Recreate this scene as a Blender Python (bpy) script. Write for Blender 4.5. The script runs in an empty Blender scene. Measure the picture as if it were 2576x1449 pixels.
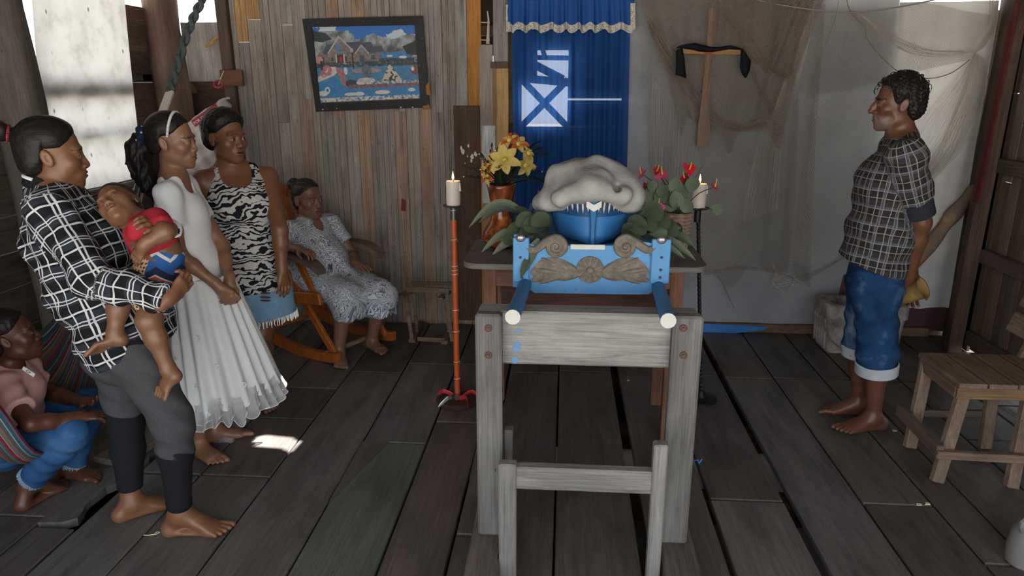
import bpy, bmesh, math, random
import numpy as np
from mathutils import Vector, Matrix, Euler
random.seed(7); RNG = np.random.default_rng(7)
sc = bpy.context.scene
COL = sc.collection
# ------------------------------------------------------------------ camera
FPX = 1789.0; TH = math.radians(15.95); PS = math.radians(4.21); HC = 1.62
cam_d = bpy.data.cameras.new('camera'); cam = bpy.data.objects.new('camera', cam_d); COL.objects.link(cam)
cam_d.sensor_width = 36.0; cam_d.lens = 36.0 * FPX / 2576.0; cam_d.clip_start = 0.05; cam_d.clip_end = 400
cam.location = (0, 0, HC); cam.rotation_euler = Euler((math.pi/2 - TH, 0, PS), 'XYZ')
sc.camera = cam
FW = np.array([-math.sin(PS)*math.cos(TH), math.cos(PS)*math.cos(TH), -math.sin(TH)])
RT = np.array([math.cos(PS), math.sin(PS), 0.0]); UP = np.cross(RT, FW)
CAMP = np.array([0, 0, HC])
def ray(u, v): return FW + (u-1288)/FPX*RT - (v-724.5)/FPX*UP
def aty(u, v, y): d = ray(u, v); return CAMP + y/d[1]*d           # photo pixel -> point at depth y
def atx(u, v, x): d = ray(u, v); return CAMP + x/d[0]*d           # photo pixel -> point on a side wall
def atz(u, v, z=0.0): d = ray(u, v); return CAMP + (z-HC)/d[2]*d  # photo pixel -> point at height z
# ------------------------------------------------------------------ light
SKY = 4.2; SUN = 50.0
w = bpy.data.worlds.new('world'); sc.world = w; w.use_nodes = True
wn = w.node_tree.nodes; bgn = wn['Background']
bgn.inputs[0].default_value = (0.93, 0.965, 1.0, 1); bgn.inputs[1].default_value = SKY
SUN_UP = Vector((0.36, 0.31, 0.88)).normalized()
sd = bpy.data.lights.new('sun', 'SUN'); sd.energy = SUN; sd.angle = 0.009; sd.color = (1, .96, .9)
so = bpy.data.objects.new('sun', sd); COL.objects.link(so); so.location = (3, 4, 8)
so.rotation_euler = SUN_UP.to_track_quat('Z', 'Y').to_euler()
vs = sc.view_settings; vs.view_transform = 'Standard'; vs.look = 'None'; vs.exposure = -0.12; vs.gamma = 1.0; vs.use_curve_mapping = False
sc.cycles.use_denoising = True; sc.cycles.max_bounces = 6; sc.cycles.diffuse_bounces = 4; sc.cycles.glossy_bounces = 2; sc.cycles.transparent_max_bounces = 12; sc.cycles.use_adaptive_sampling = True; sc.cycles.adaptive_threshold = 0.05
sc.cycles.sample_clamp_indirect = 6.0; sc.cycles.caustics_reflective = False; sc.cycles.caustics_refractive = False
# ------------------------------------------------------------------ helpers: objects
def wm(o):
    m = o.matrix_basis.copy()
    return wm(o.parent) @ o.matrix_parent_inverse @ m if o.parent else m
def setp(o, parent):
    if parent is not None:
        o.parent = parent; o.matrix_parent_inverse = wm(parent).inverted()
def tag(o, label=None, cat=None, group=None, kind=None):
    if label: o['label'] = label
    if cat: o['category'] = cat
    if group: o['group'] = group
    if kind: o['kind'] = kind
    return o
def thing(name, loc, label, cat, group=None, rot=(0, 0, 0)):
    o = bpy.data.objects.new(name, None); COL.objects.link(o); o.empty_display_size = 0.05
    o.location = loc; o.rotation_euler = rot
    return tag(o, label, cat, group)
def mk(name, verts, faces, mat=None, parent=None, smooth=False, color=None, center=True, attrs=None):
    """one mesh object from world-space vertices, origin at its middle"""
    V = np.asarray(verts, dtype=np.float64).reshape(-1, 3)
    c = (V.min(0)+V.max(0))/2 if center and len(V) else np.zeros(3)
    me = bpy.data.meshes.new(name)
    if isinstance(faces, np.ndarray):
        n = len(faces); k = faces.shape[1]
        me.vertices.add(len(V)); me.vertices.foreach_set('co', (V-c).astype(np.float32).ravel())
        me.loops.add(n*k); me.loops.foreach_set('vertex_index', faces.astype(np.int32).ravel())
        me.polygons.add(n); me.polygons.foreach_set('loop_start', np.arange(0, n*k, k, dtype=np.int32))
        me.update(calc_edges=True); me.validate()
    else:
        me.from_pydata([tuple(p) for p in (V-c)], [], [tuple(f) for f in faces]); me.update()
    if attrs:
        for nm, arr in attrs.items():
            arr = np.asarray(arr, dtype=np.float32)
            if arr.shape[1] == 4:
                a = me.attributes.new(nm, 'FLOAT_COLOR', 'POINT'); a.data.foreach_set('color', arr.ravel())
            else:
                a = me.attributes.new(nm, 'FLOAT_VECTOR', 'POINT'); a.data.foreach_set('vector', arr.ravel())
    if smooth and len(me.polygons):
        me.polygons.foreach_set('use_smooth', np.ones(len(me.polygons), dtype=bool))
    if mat: me.materials.append(getattr(mat, 'm', mat))
    o = bpy.data.objects.new(name, me); COL.objects.link(o); o.location = c
    if color is not None: o.color = (*color, 1) if len(color) == 3 else color
    setp(o, parent)
    return o
class MB:
    """collects shapes of ONE piece"""
    def __init__(s): s.v = []; s.f = []
    def add(s, V, Fc):
        b = len(s.v); s.v += [tuple(map(float, p)) for p in V]; s.f += [tuple(b+i for i in f) for f in Fc]; return s
    def box(s, c, size, R=None, ch=0.0, taper=1.0):
        hx, hy, hz = [a/2 for a in size]; V = []
        ch = min(ch, hx*.6, hy*.6, hz*.6)
        R = R if R is not None else np.eye(3)
        if ch <= 0:
            P = [(x, y, z) for z in (-hz, hz) for y in (-hy, hy) for x in (-hx, hx)]
            Fc = [(0, 2, 3, 1), (4, 5, 7, 6), (0, 1, 5, 4), (2, 6, 7, 3), (0, 4, 6, 2), (1, 3, 7, 5)]
        else:
            P = []; idx = {}
            for sx in (-1, 1):
                for sy in (-1, 1):
                    for sz in (-1, 1):
                        for ax in range(3):
                            q = [sx*(hx-ch), sy*(hy-ch), sz*(hz-ch)]; q[ax] = (sx*hx, sy*hy, sz*hz)[ax]
                            idx[(sx, sy, sz, ax)] = len(P); P.append(tuple(q))
            Fc = []
            for ax in range(3):
                o1, o2 = [a for a in range(3) if a != ax]
                for sg in (-1, 1):
                    q = []
                    for a, b in ((-1, -1), (1, -1), (1, 1), (-1, 1)):
                        k = [0, 0, 0]; k[ax] = sg; k[o1] = a; k[o2] = b; q.append(idx[(*k, ax)])
                    Fc.append(tuple(q))
                for a in (-1, 1):           # edges along ax
                    for b in (-1, 1):
                        k0 = [0, 0, 0]; k0[o1] = a; k0[o2] = b; k1 = list(k0); k0[ax] = -1; k1[ax] = 1
                        Fc.append((idx[(*k0, o1)], idx[(*k1, o1)], idx[(*k1, o2)], idx[(*k0, o2)]))
            for sx in (-1, 1):
                for sy in (-1, 1):
                    for sz in (-1, 1): Fc.append(tuple(idx[(sx, sy, sz, a)] for a in range(3)))
        P = np.array(P)
        if taper != 1.0:
            t = np.where(P[:, 2:3] > 0, taper, 1.0); P[:, :2] *= t
        return s.add(P @ np.asarray(R).T + np.asarray(c), Fc)
    def bar(s, a, b, wx, wy, side=None, ch=0.0, taper=1.0):
        """box beam from a to b; wx along 'side', wy across"""
        a = np.array(a, float); b = np.array(b, float); L = np.linalg.norm(b-a); z = (b-a)/L
        x = np.array(side if side is not None else ((1, 0, 0) if abs(z[0]) < .9 else (0, 1, 0)), float)
        x -= z*(x@z); x /= np.linalg.norm(x); y = np.cross(z, x)
        return s.box((a+b)/2, (wx, wy, L), np.stack([x, y, z], 1), ch, taper)
    def tube(s, pts, r, n=8, cap=True, flat=1.0, side=None, closed=False):
        pts = [np.array(p, float) for p in pts]; m = len(pts)
        rr = r if hasattr(r, '__len__') else [r]*m
        V = []; prev = None
        for i in range(m):
            t = pts[min(i+1, m-1)]-pts[max(i-1, 0)]
            if closed: t = pts[(i+1) % m]-pts[i-1]
            t = t/(np.linalg.norm(t)+1e-9)
            if prev is None:
                x = np.array(side if side is not None else ((0, 0, 1) if abs(t[2]) < .9 else (1, 0, 0)), float)
            else: x = prev
            x = x-t*(x@t); x /= (np.linalg.norm(x)+1e-9); y = np.cross(t, x); prev = x
            for k in range(n):
                a = 2*math.pi*k/n; V.append(pts[i]+rr[i]*(math.cos(a)*x+flat*math.sin(a)*y))
        Fc = []
        for i in range(m if closed else m-1):
            j = (i+1) % m
            for k in range(n): Fc.append((i*n+k, i*n+(k+1) % n, j*n+(k+1) % n, j*n+k))
        if cap and not closed:
            Fc.append(tuple(range(n-1, -1, -1))); Fc.append(tuple((m-1)*n+k for k in range(n)))
        return s.add(V, Fc)
    def lathe(s, prof, c=(0, 0, 0), n=24, R=None):
        V = []; R = R if R is not None else np.eye(3)
        for (r, z) in prof:
            for k in range(n):
                a = 2*math.pi*k/n; V.append(np.asarray(R) @ np.array((r*math.cos(a), r*math.sin(a), z))+np.asarray(c))
        Fc = []
        for i in range(len(prof)-1):
            for k in range(n): Fc.append((i*n+k, i*n+(k+1) % n, (i+1)*n+(k+1) % n, (i+1)*n+k))
        Fc.append(tuple(range(n-1, -1, -1))); Fc.append(tuple((len(prof)-1)*n+k for k in range(n)))
        return s.add(V, Fc)
    def ball(s, c, r, n=10, R=None):
        r = np.array(r if hasattr(r, '__len__') else (r, r, r)); V = []; R = R if R is not None else np.eye(3)
        for i in range(1, n):
            th = math.pi*i/n
            for k in range(n*2):
                a = math.pi*k/n; V.append(np.asarray(R) @ (r*np.array((math.sin(th)*math.cos(a), math.sin(th)*math.sin(a), math.cos(th))))+np.asarray(c))
        m = 2*n; Fc = []
        for i in range(n-2):
            for k in range(m): Fc.append((i*m+k, (i+1)*m+k, (i+1)*m+(k+1) % m, i*m+(k+1) % m))
        Fc.append(tuple(range(m))); Fc.append(tuple((n-2)*m+k for k in range(m-1, -1, -1)))
        return s.add(V, Fc)
    def prism(s, outline, o, ex, ey, ez, depth):
        """extrude a 2D outline in plane (ex,ey) at o by depth along ez"""
        o, ex, ey, ez = [np.asarray(a, float) for a in (o, ex, ey, ez)]; n = len(outline)
        V = [o+p[0]*ex+p[1]*ey for p in outline]+[o+p[0]*ex+p[1]*ey+depth*ez for p in outline]
        Fc = [tuple(range(n-1, -1, -1)), tuple(range(n, 2*n))]+[(i, (i+1) % n, n+(i+1) % n, n+i) for i in range(n)]
        return s.add(V, Fc)
    def build(s, name, mat=None, parent=None, smooth=False, color=None):
        o = mk(name, s.v, s.f, mat, parent, False, color)
        if smooth:
            me = o.data
            me.polygons.foreach_set('use_smooth', np.ones(len(me.polygons), dtype=bool))
            if smooth != 'all':
                try: me.set_sharp_from_angle(angle=math.radians(40))
                except Exception: pass
        return o
def grid_faces(nu, nv):
    i, j = np.meshgrid(np.arange(nu-1), np.arange(nv-1), indexing='ij'); a = (i*nv+j).ravel()
    return np.stack([a, a+nv, a+nv+1, a+1], 1)
def spline(pts, n):
    P = np.array(pts, float); m = len(P); out = []
    t = np.linspace(0, m-1, n)
    for x in t:
        i = min(int(x), m-2); f = x-i
        p0, p1, p2, p3 = P[max(i-1, 0)], P[i], P[i+1], P[min(i+2, m-1)]
        out.append(.5*((2*p1)+(-p0+p2)*f+(2*p0-5*p1+4*p2-p3)*f*f+(-p0+3*p1-3*p2+p3)*f**3))
    return np.array(out)
def S(r, g, b):
    f = lambda c: (c/255/12.92 if c/255 <= .04045 else ((c/255+.055)/1.055)**2.4)
    return (f(r), f(g), f(b))
def rotz(a): c, s_ = math.cos(a), math.sin(a); return np.array([[c, -s_, 0], [s_, c, 0], [0, 0, 1.]])
def rotx(a): c, s_ = math.cos(a), math.sin(a); return np.array([[1., 0, 0], [0, c, -s_], [0, s_, c]])
def roty(a): c, s_ = math.cos(a), math.sin(a); return np.array([[c, 0, s_], [0, 1., 0], [-s_, 0, c]])
# ------------------------------------------------------------------ helpers: materials
class NT:
    def __init__(s, name, rough=.7, spec=.3):
        s.m = bpy.data.materials.new(name); s.m.use_nodes = True; s.t = s.m.node_tree; s.n = s.t.nodes
        s.b = s.n['Principled BSDF']; s.out = s.n['Material Output']
        s.b.inputs['Roughness'].default_value = rough; s.b.inputs['Specular IOR Level'].default_value = spec
    def new(s, ty, **kw):
        x = s.n.new(ty)
        for k, v in kw.items(): setattr(x, k, v)
        return x
    def put(s, sock, v):
        if hasattr(v, 'is_linked'): s.t.links.new(v, sock)
        elif v is not None:
            if hasattr(v, '__len__') and len(v) == 3 and sock.type == 'RGBA': v = (*v, 1)
            sock.default_value = v
    def coord(s, kind='Object', scale=(1, 1, 1), loc=(0, 0, 0), rnd=0.0, attr=None, rot=(0, 0, 0)):
        if attr: o = s.new('ShaderNodeAttribute', attribute_name=attr).outputs['Vector']
        else: o = s.new('ShaderNodeTexCoord').outputs[kind]
        if rnd:
            oi = s.new('ShaderNodeObjectInfo'); o = s.vm('ADD', o, s.vm('SCALE', (1.0, .73, 1.31), None, oi.outputs['Random'], rnd))
        mp = s.new('ShaderNodeMapping'); s.put(mp.inputs['Vector'], o); mp.inputs['Scale'].default_value = scale
        mp.inputs['Location'].default_value = loc; mp.inputs['Rotation'].default_value = rot
        return mp.outputs[0]
    def vm(s, op, a, b=None, sc_=None, mul=None):
        x = s.new('ShaderNodeVectorMath', operation=op); s.put(x.inputs[0], a)
        if b is not None: s.put(x.inputs[1], b)
        if sc_ is not None:
            if mul is not None: sc_ = s.math('MULTIPLY', sc_, mul)
            s.put(x.inputs['Scale'], sc_)
        return x.outputs[0]
    def math(s, op, a, b=None, c=None, clamp=False):
        x = s.new('ShaderNodeMath', operation=op, use_clamp=clamp); s.put(x.inputs[0], a)
        if b is not None: s.put(x.inputs[1], b)
        if c is not None: s.put(x.inputs[2], c)
        return x.outputs[0]
    def noise(s, vec, scale=5, detail=4, rough=.55, dist=0.0, out='Fac'):
        x = s.new('ShaderNodeTexNoise'); s.put(x.inputs['Vector'], vec); x.inputs['Scale'].default_value = scale
        x.inputs['Detail'].default_value = detail; x.inputs['Roughness'].default_value = rough; x.inputs['Distortion'].default_value = dist
        return x.outputs[out]
    def voro(s, vec, scale=5, feature='F1', out='Distance', rand=1.0):
        x = s.new('ShaderNodeTexVoronoi', feature=feature); s.put(x.inputs['Vector'], vec); x.inputs['Scale'].default_value = scale
        x.inputs['Randomness'].default_value = rand
        return x.outputs[out]
    def wave(s, vec, scale=5, dist=2, detail=2, ds=1.0, wt='BANDS', dr='X', prof='SIN'):
        x = s.new('ShaderNodeTexWave', wave_type=wt, wave_profile=prof)
        if wt == 'BANDS': x.bands_direction = dr
        s.put(x.inputs['Vector'], vec); x.inputs['Scale'].default_value = scale; x.inputs['Distortion'].default_value = dist
        x.inputs['Detail'].default_value = detail; x.inputs['Detail Scale'].default_value = ds
        return x.outputs['Fac']
    def ramp(s, fac, stops, interp='LINEAR'):
        x = s.new('ShaderNodeValToRGB'); s.put(x.inputs[0], fac); cr = x.color_ramp; cr.interpolation = interp
        while len(cr.elements) < len(stops): cr.elements.new(.5)
        for e, (p, c) in zip(cr.elements, stops):
            e.position = p; e.color = (*c, 1) if hasattr(c, '__len__') else (c, c, c, 1)
        return x.outputs[0]
    def mix(s, fac, a, b, mode='MIX'):
        x = s.new('ShaderNodeMix', data_type='RGBA', blend_type=mode); s.put(x.inputs[0], fac); s.put(x.inputs[6], a); s.put(x.inputs[7], b)
        return x.outputs[2]
    def sep(s, vec):
        x = s.new('ShaderNodeSeparateXYZ'); s.put(x.inputs[0], vec); return x.outputs
    def comb(s, a, b, c):
        x = s.new('ShaderNodeCombineXYZ'); s.put(x.inputs[0], a); s.put(x.inputs[1], b); s.put(x.inputs[2], c); return x.outputs[0]
    def objcol(s): return s.new('ShaderNodeObjectInfo').outputs['Color']
    def bump(s, h, strength=.3, dist=.01):
        x = s.new('ShaderNodeBump'); s.put(x.inputs['Height'], h); x.inputs['Strength'].default_value = strength; x.inputs['Distance'].default_value = dist
        s.put(s.b.inputs['Normal'], x.outputs[0]); return x.outputs[0]
    def col(s, c): s.put(s.b.inputs['Base Color'], c); return s
    def translucent(s, colr, amount, transp=0.0):
        """thin cloth: mixes light passing through"""
        tr = s.new('ShaderNodeBsdfTranslucent'); s.put(tr.inputs[0], colr)
        mx = s.new('ShaderNodeMixShader'); s.put(mx.inputs[0], amount)
        s.t.links.new(s.b.outputs[0], mx.inputs[1]); s.t.links.new(tr.outputs[0], mx.inputs[2]); last = mx.outputs[0]
        if not isinstance(transp, (int, float)) or transp > 0:
            tp = s.new('ShaderNodeBsdfTransparent'); m2 = s.new('ShaderNodeMixShader'); s.put(m2.inputs[0], transp)
            s.t.links.new(last, m2.inputs[1]); s.t.links.new(tp.outputs[0], m2.inputs[2]); last = m2.outputs[0]
        s.t.links.new(last, s.out.inputs[0]); return s
def plain(name, c, rough=.6, spec=.3, metal=0.0, var=.25, scale=12, bump=0.0):
    k = NT(name, rough, spec); k.b.inputs['Metallic'].default_value = metal
    n = k.noise(k.coord(), scale, 5, .6)
    k.col(k.mix(n, tuple(x*(1-var) for x in c), tuple(min(1, x*(1+var)) for x in c)))
    if bump: k.bump(n, bump, .01)
    return k.m
def wood(name, axis='Z', dark=.5, rough=.75, spec=.25, grain=1.0, weather=.5, rnd=60.0, base=None, bumps=.35, knots=True):
    """grain along a local axis, tinted by the object's own colour"""
    k = NT(name, rough, spec)
    lo = {'X': (1.6, 26, 26), 'Y': (26, 1.6, 26), 'Z': (26, 26, 1.6)}[axis]
    lo2 = {'X': (2.2, 9, 9), 'Y': (9, 2.2, 9), 'Z': (9, 9, 2.2)}[axis]
    c1 = k.coord(scale=lo, rnd=rnd); c2 = k.coord(scale=lo2, rnd=rnd)
    g = k.noise(c1, 2.2*grain, 8, .72, .8); p = k.noise(c2, .9, 5, .6, .4)
    lf_ = tuple(4.0 if x < 5 else 240.0 for x in lo); fine_ = k.noise(k.coord(scale=lf_, rnd=rnd), 1.0, 3, .6, .2)
    spots = k.voro(k.coord(scale=tuple(3.0 if x < 5 else 10.0 for x in lo), rnd=rnd*.5), 2.6)
    gg = k.ramp(g, [(.28, dark), (.5, .86), (.72, 1.1)])
    pp = k.ramp(p, [(.3, 1-weather*.55), (.55, 1.0), (.75, 1+weather*.25)])
    c = k.mix(1.0, k.objcol() if base is None else base, gg, 'MULTIPLY'); c = k.mix(1.0, c, pp, 'MULTIPLY')
    if knots:
        kn = k.voro(k.coord(scale=tuple(.16*x if x < 5 else .13*x for x in lo), rnd=rnd*.7), 1.35)
        c = k.mix(k.ramp(kn, [(.03, .8), (.09, 0.0)]), c, (.03, .022, .018))
    c = k.mix(1.0, c, k.ramp(fine_, [(.30, .72), (.5, 1.0), (.75, 1.10)]), 'MULTIPLY'); c = k.mix(k.ramp(spots, [(.045, .75), (.075, 0.0)]), c, (.02, .016, .014))
    k.col(c); k.bump(k.math('ADD', g, k.math('MULTIPLY', fine_, .5)), bumps, .006)
    k.put(k.b.inputs['Roughness'], k.ramp(p, [(.3, rough+.1), (.7, rough-.12)]))
    return k.m
M = {}
M['floor'] = wood('floor_wood', 'Y', .6, .44, .4, weather=.75)
M['woodz'] = wood('wall_wood', 'Z', .6, .78, .2, weather=.7)
M['woodx'] = wood('beam_wood', 'X', .45, .8, .2, weather=.8)
M['woody'] = wood('wood_y', 'Y', .45, .8, .2, weather=.7)
M['grey_x'] = wood('weathered_x', 'X', .42, .85, .15, grain=.8, weather=.5, bumps=.7)
M['grey_z'] = wood('weathered_z', 'Z', .6, .85, .15, grain=.8, weather=.6, bumps=.6)
M['orange'] = wood('varnished_wood', 'Z', .6, .35, .5, weather=.4, base=S(172, 96, 40))
M['rail'] = plain('dark_rail', S(52, 45, 42), .8)
# ================================================================== the setting
BW = 4.72                                   # back wall face
def board(name, c, size, mat, color, parent, ch=.003, R=None, wob=.0):
    m = MB(); m.box(c, size, R, ch); return m.build(name, mat, parent, color=color)
def jit(c, a=.12):
    k = 1+random.uniform(-a, a); return tuple(max(0.0, x*k*(1+random.uniform(-.02, .02))) for x in c)
# ground outside under the stilts
gk = NT('sand', .95, .05); gk.col(gk.ramp(gk.noise(gk.coord(), 1.5, 6), [(.3, S(140, 136, 128)), (.7, S(176, 172, 164))]))
g = MB(); g.box((0, 2, -.95), (90, 90, .3)); tag(g.build('ground', gk.m), 'pale sandy ground under and around the hut', 'ground', kind='structure')
# floor: joists with planks on them
fl = MB()
for y in np.arange(-.4, 5.2, .62): fl.box((0, y, -.10), (5.6, .09, .11))
for x in (-2.55, -.9, .9, 2.55): fl.box((x, 2.3, -.45), (.14, .14, .6))
for (c, sz) in (((0, 4.86, -.42), (5.6, .03, .84)), ((0, -.6, -.42), (5.6, .03, .84)), ((-2.7, 2.1, -.42), (.03, 5.5, .84)), ((2.7, 2.1, -.42), (.03, 5.5, .84))): fl.box(c, sz)  # unseen skirt boards added to keep daylight out from under the planks
floor = tag(fl.build('floor', M['woodx'], color=S(55, 46, 40)), 'floor of worn grey brown wooden planks', 'floor', kind='structure')
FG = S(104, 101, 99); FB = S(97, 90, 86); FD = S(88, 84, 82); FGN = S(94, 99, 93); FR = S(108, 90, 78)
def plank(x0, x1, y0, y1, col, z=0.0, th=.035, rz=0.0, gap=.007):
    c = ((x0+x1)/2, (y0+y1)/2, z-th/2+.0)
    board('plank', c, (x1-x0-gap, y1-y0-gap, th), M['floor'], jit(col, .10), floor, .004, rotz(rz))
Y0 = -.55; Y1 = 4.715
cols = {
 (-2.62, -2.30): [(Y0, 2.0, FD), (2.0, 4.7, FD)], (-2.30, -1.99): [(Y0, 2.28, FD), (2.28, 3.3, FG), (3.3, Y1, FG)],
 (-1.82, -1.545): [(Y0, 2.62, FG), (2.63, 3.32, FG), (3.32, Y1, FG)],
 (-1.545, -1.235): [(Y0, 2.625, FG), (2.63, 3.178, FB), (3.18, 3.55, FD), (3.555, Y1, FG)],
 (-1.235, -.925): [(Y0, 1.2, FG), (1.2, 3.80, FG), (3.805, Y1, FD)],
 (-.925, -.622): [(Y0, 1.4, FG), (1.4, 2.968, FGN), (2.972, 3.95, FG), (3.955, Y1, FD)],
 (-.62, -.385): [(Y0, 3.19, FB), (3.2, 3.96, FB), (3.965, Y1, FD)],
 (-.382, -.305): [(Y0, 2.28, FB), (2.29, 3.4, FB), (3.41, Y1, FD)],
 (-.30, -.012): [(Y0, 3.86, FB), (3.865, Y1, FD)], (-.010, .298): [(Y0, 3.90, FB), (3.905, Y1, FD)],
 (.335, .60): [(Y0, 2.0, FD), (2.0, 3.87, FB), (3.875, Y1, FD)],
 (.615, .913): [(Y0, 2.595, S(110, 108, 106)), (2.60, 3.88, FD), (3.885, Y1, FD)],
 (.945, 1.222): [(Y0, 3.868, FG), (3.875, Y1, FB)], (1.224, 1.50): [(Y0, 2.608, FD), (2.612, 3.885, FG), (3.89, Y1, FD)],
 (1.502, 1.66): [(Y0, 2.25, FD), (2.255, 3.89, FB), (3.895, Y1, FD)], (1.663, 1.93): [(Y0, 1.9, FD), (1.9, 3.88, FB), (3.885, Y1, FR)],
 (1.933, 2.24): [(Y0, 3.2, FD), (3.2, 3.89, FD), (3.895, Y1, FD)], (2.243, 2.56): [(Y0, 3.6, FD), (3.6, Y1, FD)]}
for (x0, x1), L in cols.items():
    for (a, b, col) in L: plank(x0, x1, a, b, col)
# the rotten plank beside the hammock: eaten away edge
m = MB(); pts = [(-1.995, 2.24), (-1.995, 3.3)]
edge = [(-1.83, 3.3)]
for i, y in enumerate(np.linspace(3.2, 2.28, 22)): edge.append((-1.825-.028*abs(math.sin(i*1.7))-.05*max(0, math.sin(i*.42+.4)), y))
m.prism(list(reversed(pts+edge+[(-1.9, 2.25)])), (0, 0, -.032), (1, 0, 0), (0, 1, 0), (0, 0, 1), .034)
m.build('plank', M['floor'], floor, color=FG)
plank(-1.99, -1.825, Y0, 2.22, FD); plank(-1.99, -1.825, 3.305, Y1, FG)
plank(-1.80, -1.55, 2.9, 3.34, S(150, 148, 146), .022, .03, .10)          # loose pale board behind the women
plank(-2.02, -1.86, 2.66, 3.1, S(130, 120, 110), .03, .03, -.25)
m = MB(); m.prism([(-.924, 2.968), (-.80, 2.968), (-.922, 2.45)], (0, 0, 0.001), (1, 0, 0), (0, 1, 0), (0, 0, 1), .002)
m.build('plank', M['floor'], floor, color=FB)
# small litter on the floor
scrap = plain('paper_scrap', S(215, 205, 175), .8, .2)
for (u, v, r, lb_) in [(2311, 1270, .012, 'larger yellowish scrap at a plank end before the pine chair'), (2333, 1268, .011, 'smaller yellowish scrap at a plank end before the pine chair'), (1630, 1390, .008, 'white scrap on the plank inside the trestle legs'), (1580, 958, .008, 'white scrap on the floor under the table'), (2250, 1084, .012, 'pale scrap between the standing man and the pine chair')]:
    p = atz(u, v, 0); q = MB(); q.prism([(-r, -r*.6), (r*.8, -r*.5), (r, r*.5), (-r*.4, r*.8)], (p[0], p[1], .0005), (1, 0, 0), (0, 1, 0), (.1, 0, 1), .0025)
    tag(q.build('paper_scrap', scrap), lb_, 'scrap', 'scraps on the floor')
p = atz(385, 1345, 0)
tag(MB().tube([p+np.array(d) for d in [(-.03, -.01, .003), (-.01, -.008, .003), (.012, 0, .003), (.02, .012, .003), (.008, .014, .003), (.004, .004, .003)]], .0016, 5).build('string', scrap), 'white curl of string on floor beside the bare foot', 'string')

# back wall, left half: upright tongue boards on battens
wb = MB()
for z in (.12, .75, 1.35, 1.95, 2.5): wb.box((-1.29, BW+.05, z), (1.9, .035, .06))
wb.box((1.5, BW+.06, .12), (2.3, .05, .08)); wb.box((1.5, BW+.06, 2.5), (2.3, .05, .08))
wall_back = tag(wb.build('wall_back', M['woodx'], color=S(70, 58, 48)), 'back wall of upright reclaimed boards', 'wall', kind='structure')
G1 = S(158, 148, 140); G2 = S(152, 140, 130); G3 = S(146, 139, 134); OC = S(176, 138, 96); TN = S(162, 137, 118); DK = S(98, 82, 72); WH = S(196, 196, 194); LT = S(158, 148, 140)
def colx(u, v=300): return aty(u, v, BW)[0]
def zat(v, u=900): return aty(u, v, BW)[2]
edges = [592, 618, 645, 678, 700, 728, 755, 788, 806, 838, 868, 900, 930, 962, 992, 1022, 1054, 1086, 1117, 1148, 1178]   # joints at photo row 300
xs = [colx(u) for u in edges]+[colx(1212)]
splits = {1: [105], 2: [48], 4: [308], 5: [62], 12: [365], 14: [280], 16: [275], 17: [282], 19: [455], 6: [250], 9: [300], 0: []}
tint = {0: [G1], 1: [OC, G3], 2: [OC, G2], 3: [G2], 4: [G1, LT], 5: [G3, G2], 6: [LT, TN], 7: [G2], 8: [G3], 9: [TN, G2], 10: [G1], 11: [TN, G2], 12: [G2, G3], 13: [G1], 14: [LT, TN], 15: [G2], 16: [G1, TN], 17: [G3, G1], 18: [G2], 19: [G3, G2], 20: [S(176, 120, 62)]}
for i in range(len(xs)-1):
    zs = [2.72]+[zat(v, edges[min(i, 20)]) for v in splits.get(i, [])]+[-.03]
    for j in range(len(zs)-1):
        a, b = xs[i], xs[i+1]; gp = .0035 if j and i in (1, 2, 4, 5) else .0
        W_ = b-a-.0015; y_ = BW+.002+random.uniform(-.003, .003); g1 = W_*random.choice((.38, .42, .5)); q = MB()
        ol = [(.002, 0)]+([(g1-.0025, 0), (g1, .004), (g1+.0025, 0)]+([(g1+.009, 0), (g1+.0115, .004), (g1+.014, 0)] if random.random() < .5 else []) if random.random() < .65 else [])+[(W_-.002, 0), (W_, .003), (W_, .02), (0, .02), (0, .003)]
        q.prism(ol, (a, y_, zs[j+1]+gp/2), (1, 0, 0), (0, 1, 0), (0, 0, 1), zs[j]-zs[j+1]-gp); q.build('board', M['woodz'], wall_back, color=jit(tint[i][min(j, len(tint[i])-1)], .07))
# short odd boards near the curtain
def pxboard(u0, u1, v0, v1, col, dy=0.0, th=.02, mat='woodz', par=None, name='board'):
    um, vm_ = (u0+u1)/2, (v0+v1)/2; Y = BW-dy
    x0, x1 = aty(u0, vm_, Y)[0], aty(u1, vm_, Y)[0]; z1, z0 = aty(um, v0, Y)[2], aty(um, v1, Y)[2]
    return board(name, ((x0+x1)/2, Y+th/2, (z0+z1)/2), (x1-x0, th, z1-z0), M[mat], col, par or wall_back, .003)
pxboard(1206, 1240, 112, 330, G2); pxboard(1206, 1278, -120, -2, DK); pxboard(1240, 1278, -100, 172, G3); pxboard(1234, 1278, 155, 172, DK, .01)
pxboard(1240, 1262, 172, 330, S(150, 118, 86)); pxboard(1250, 1279, 170, 520, S(186, 150, 100), .004)
pxboard(1206, 1279, 318, 822, S(170, 140, 104), -.01); pxboard(1212, 1246, 316, 512, S(206, 206, 204), .005); pxboard(1214, 1276, 512, 812, S(170, 130, 88), .004)
po = pxboard(1146, 1209, 266, 806, S(92, 72, 60), .016)
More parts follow.
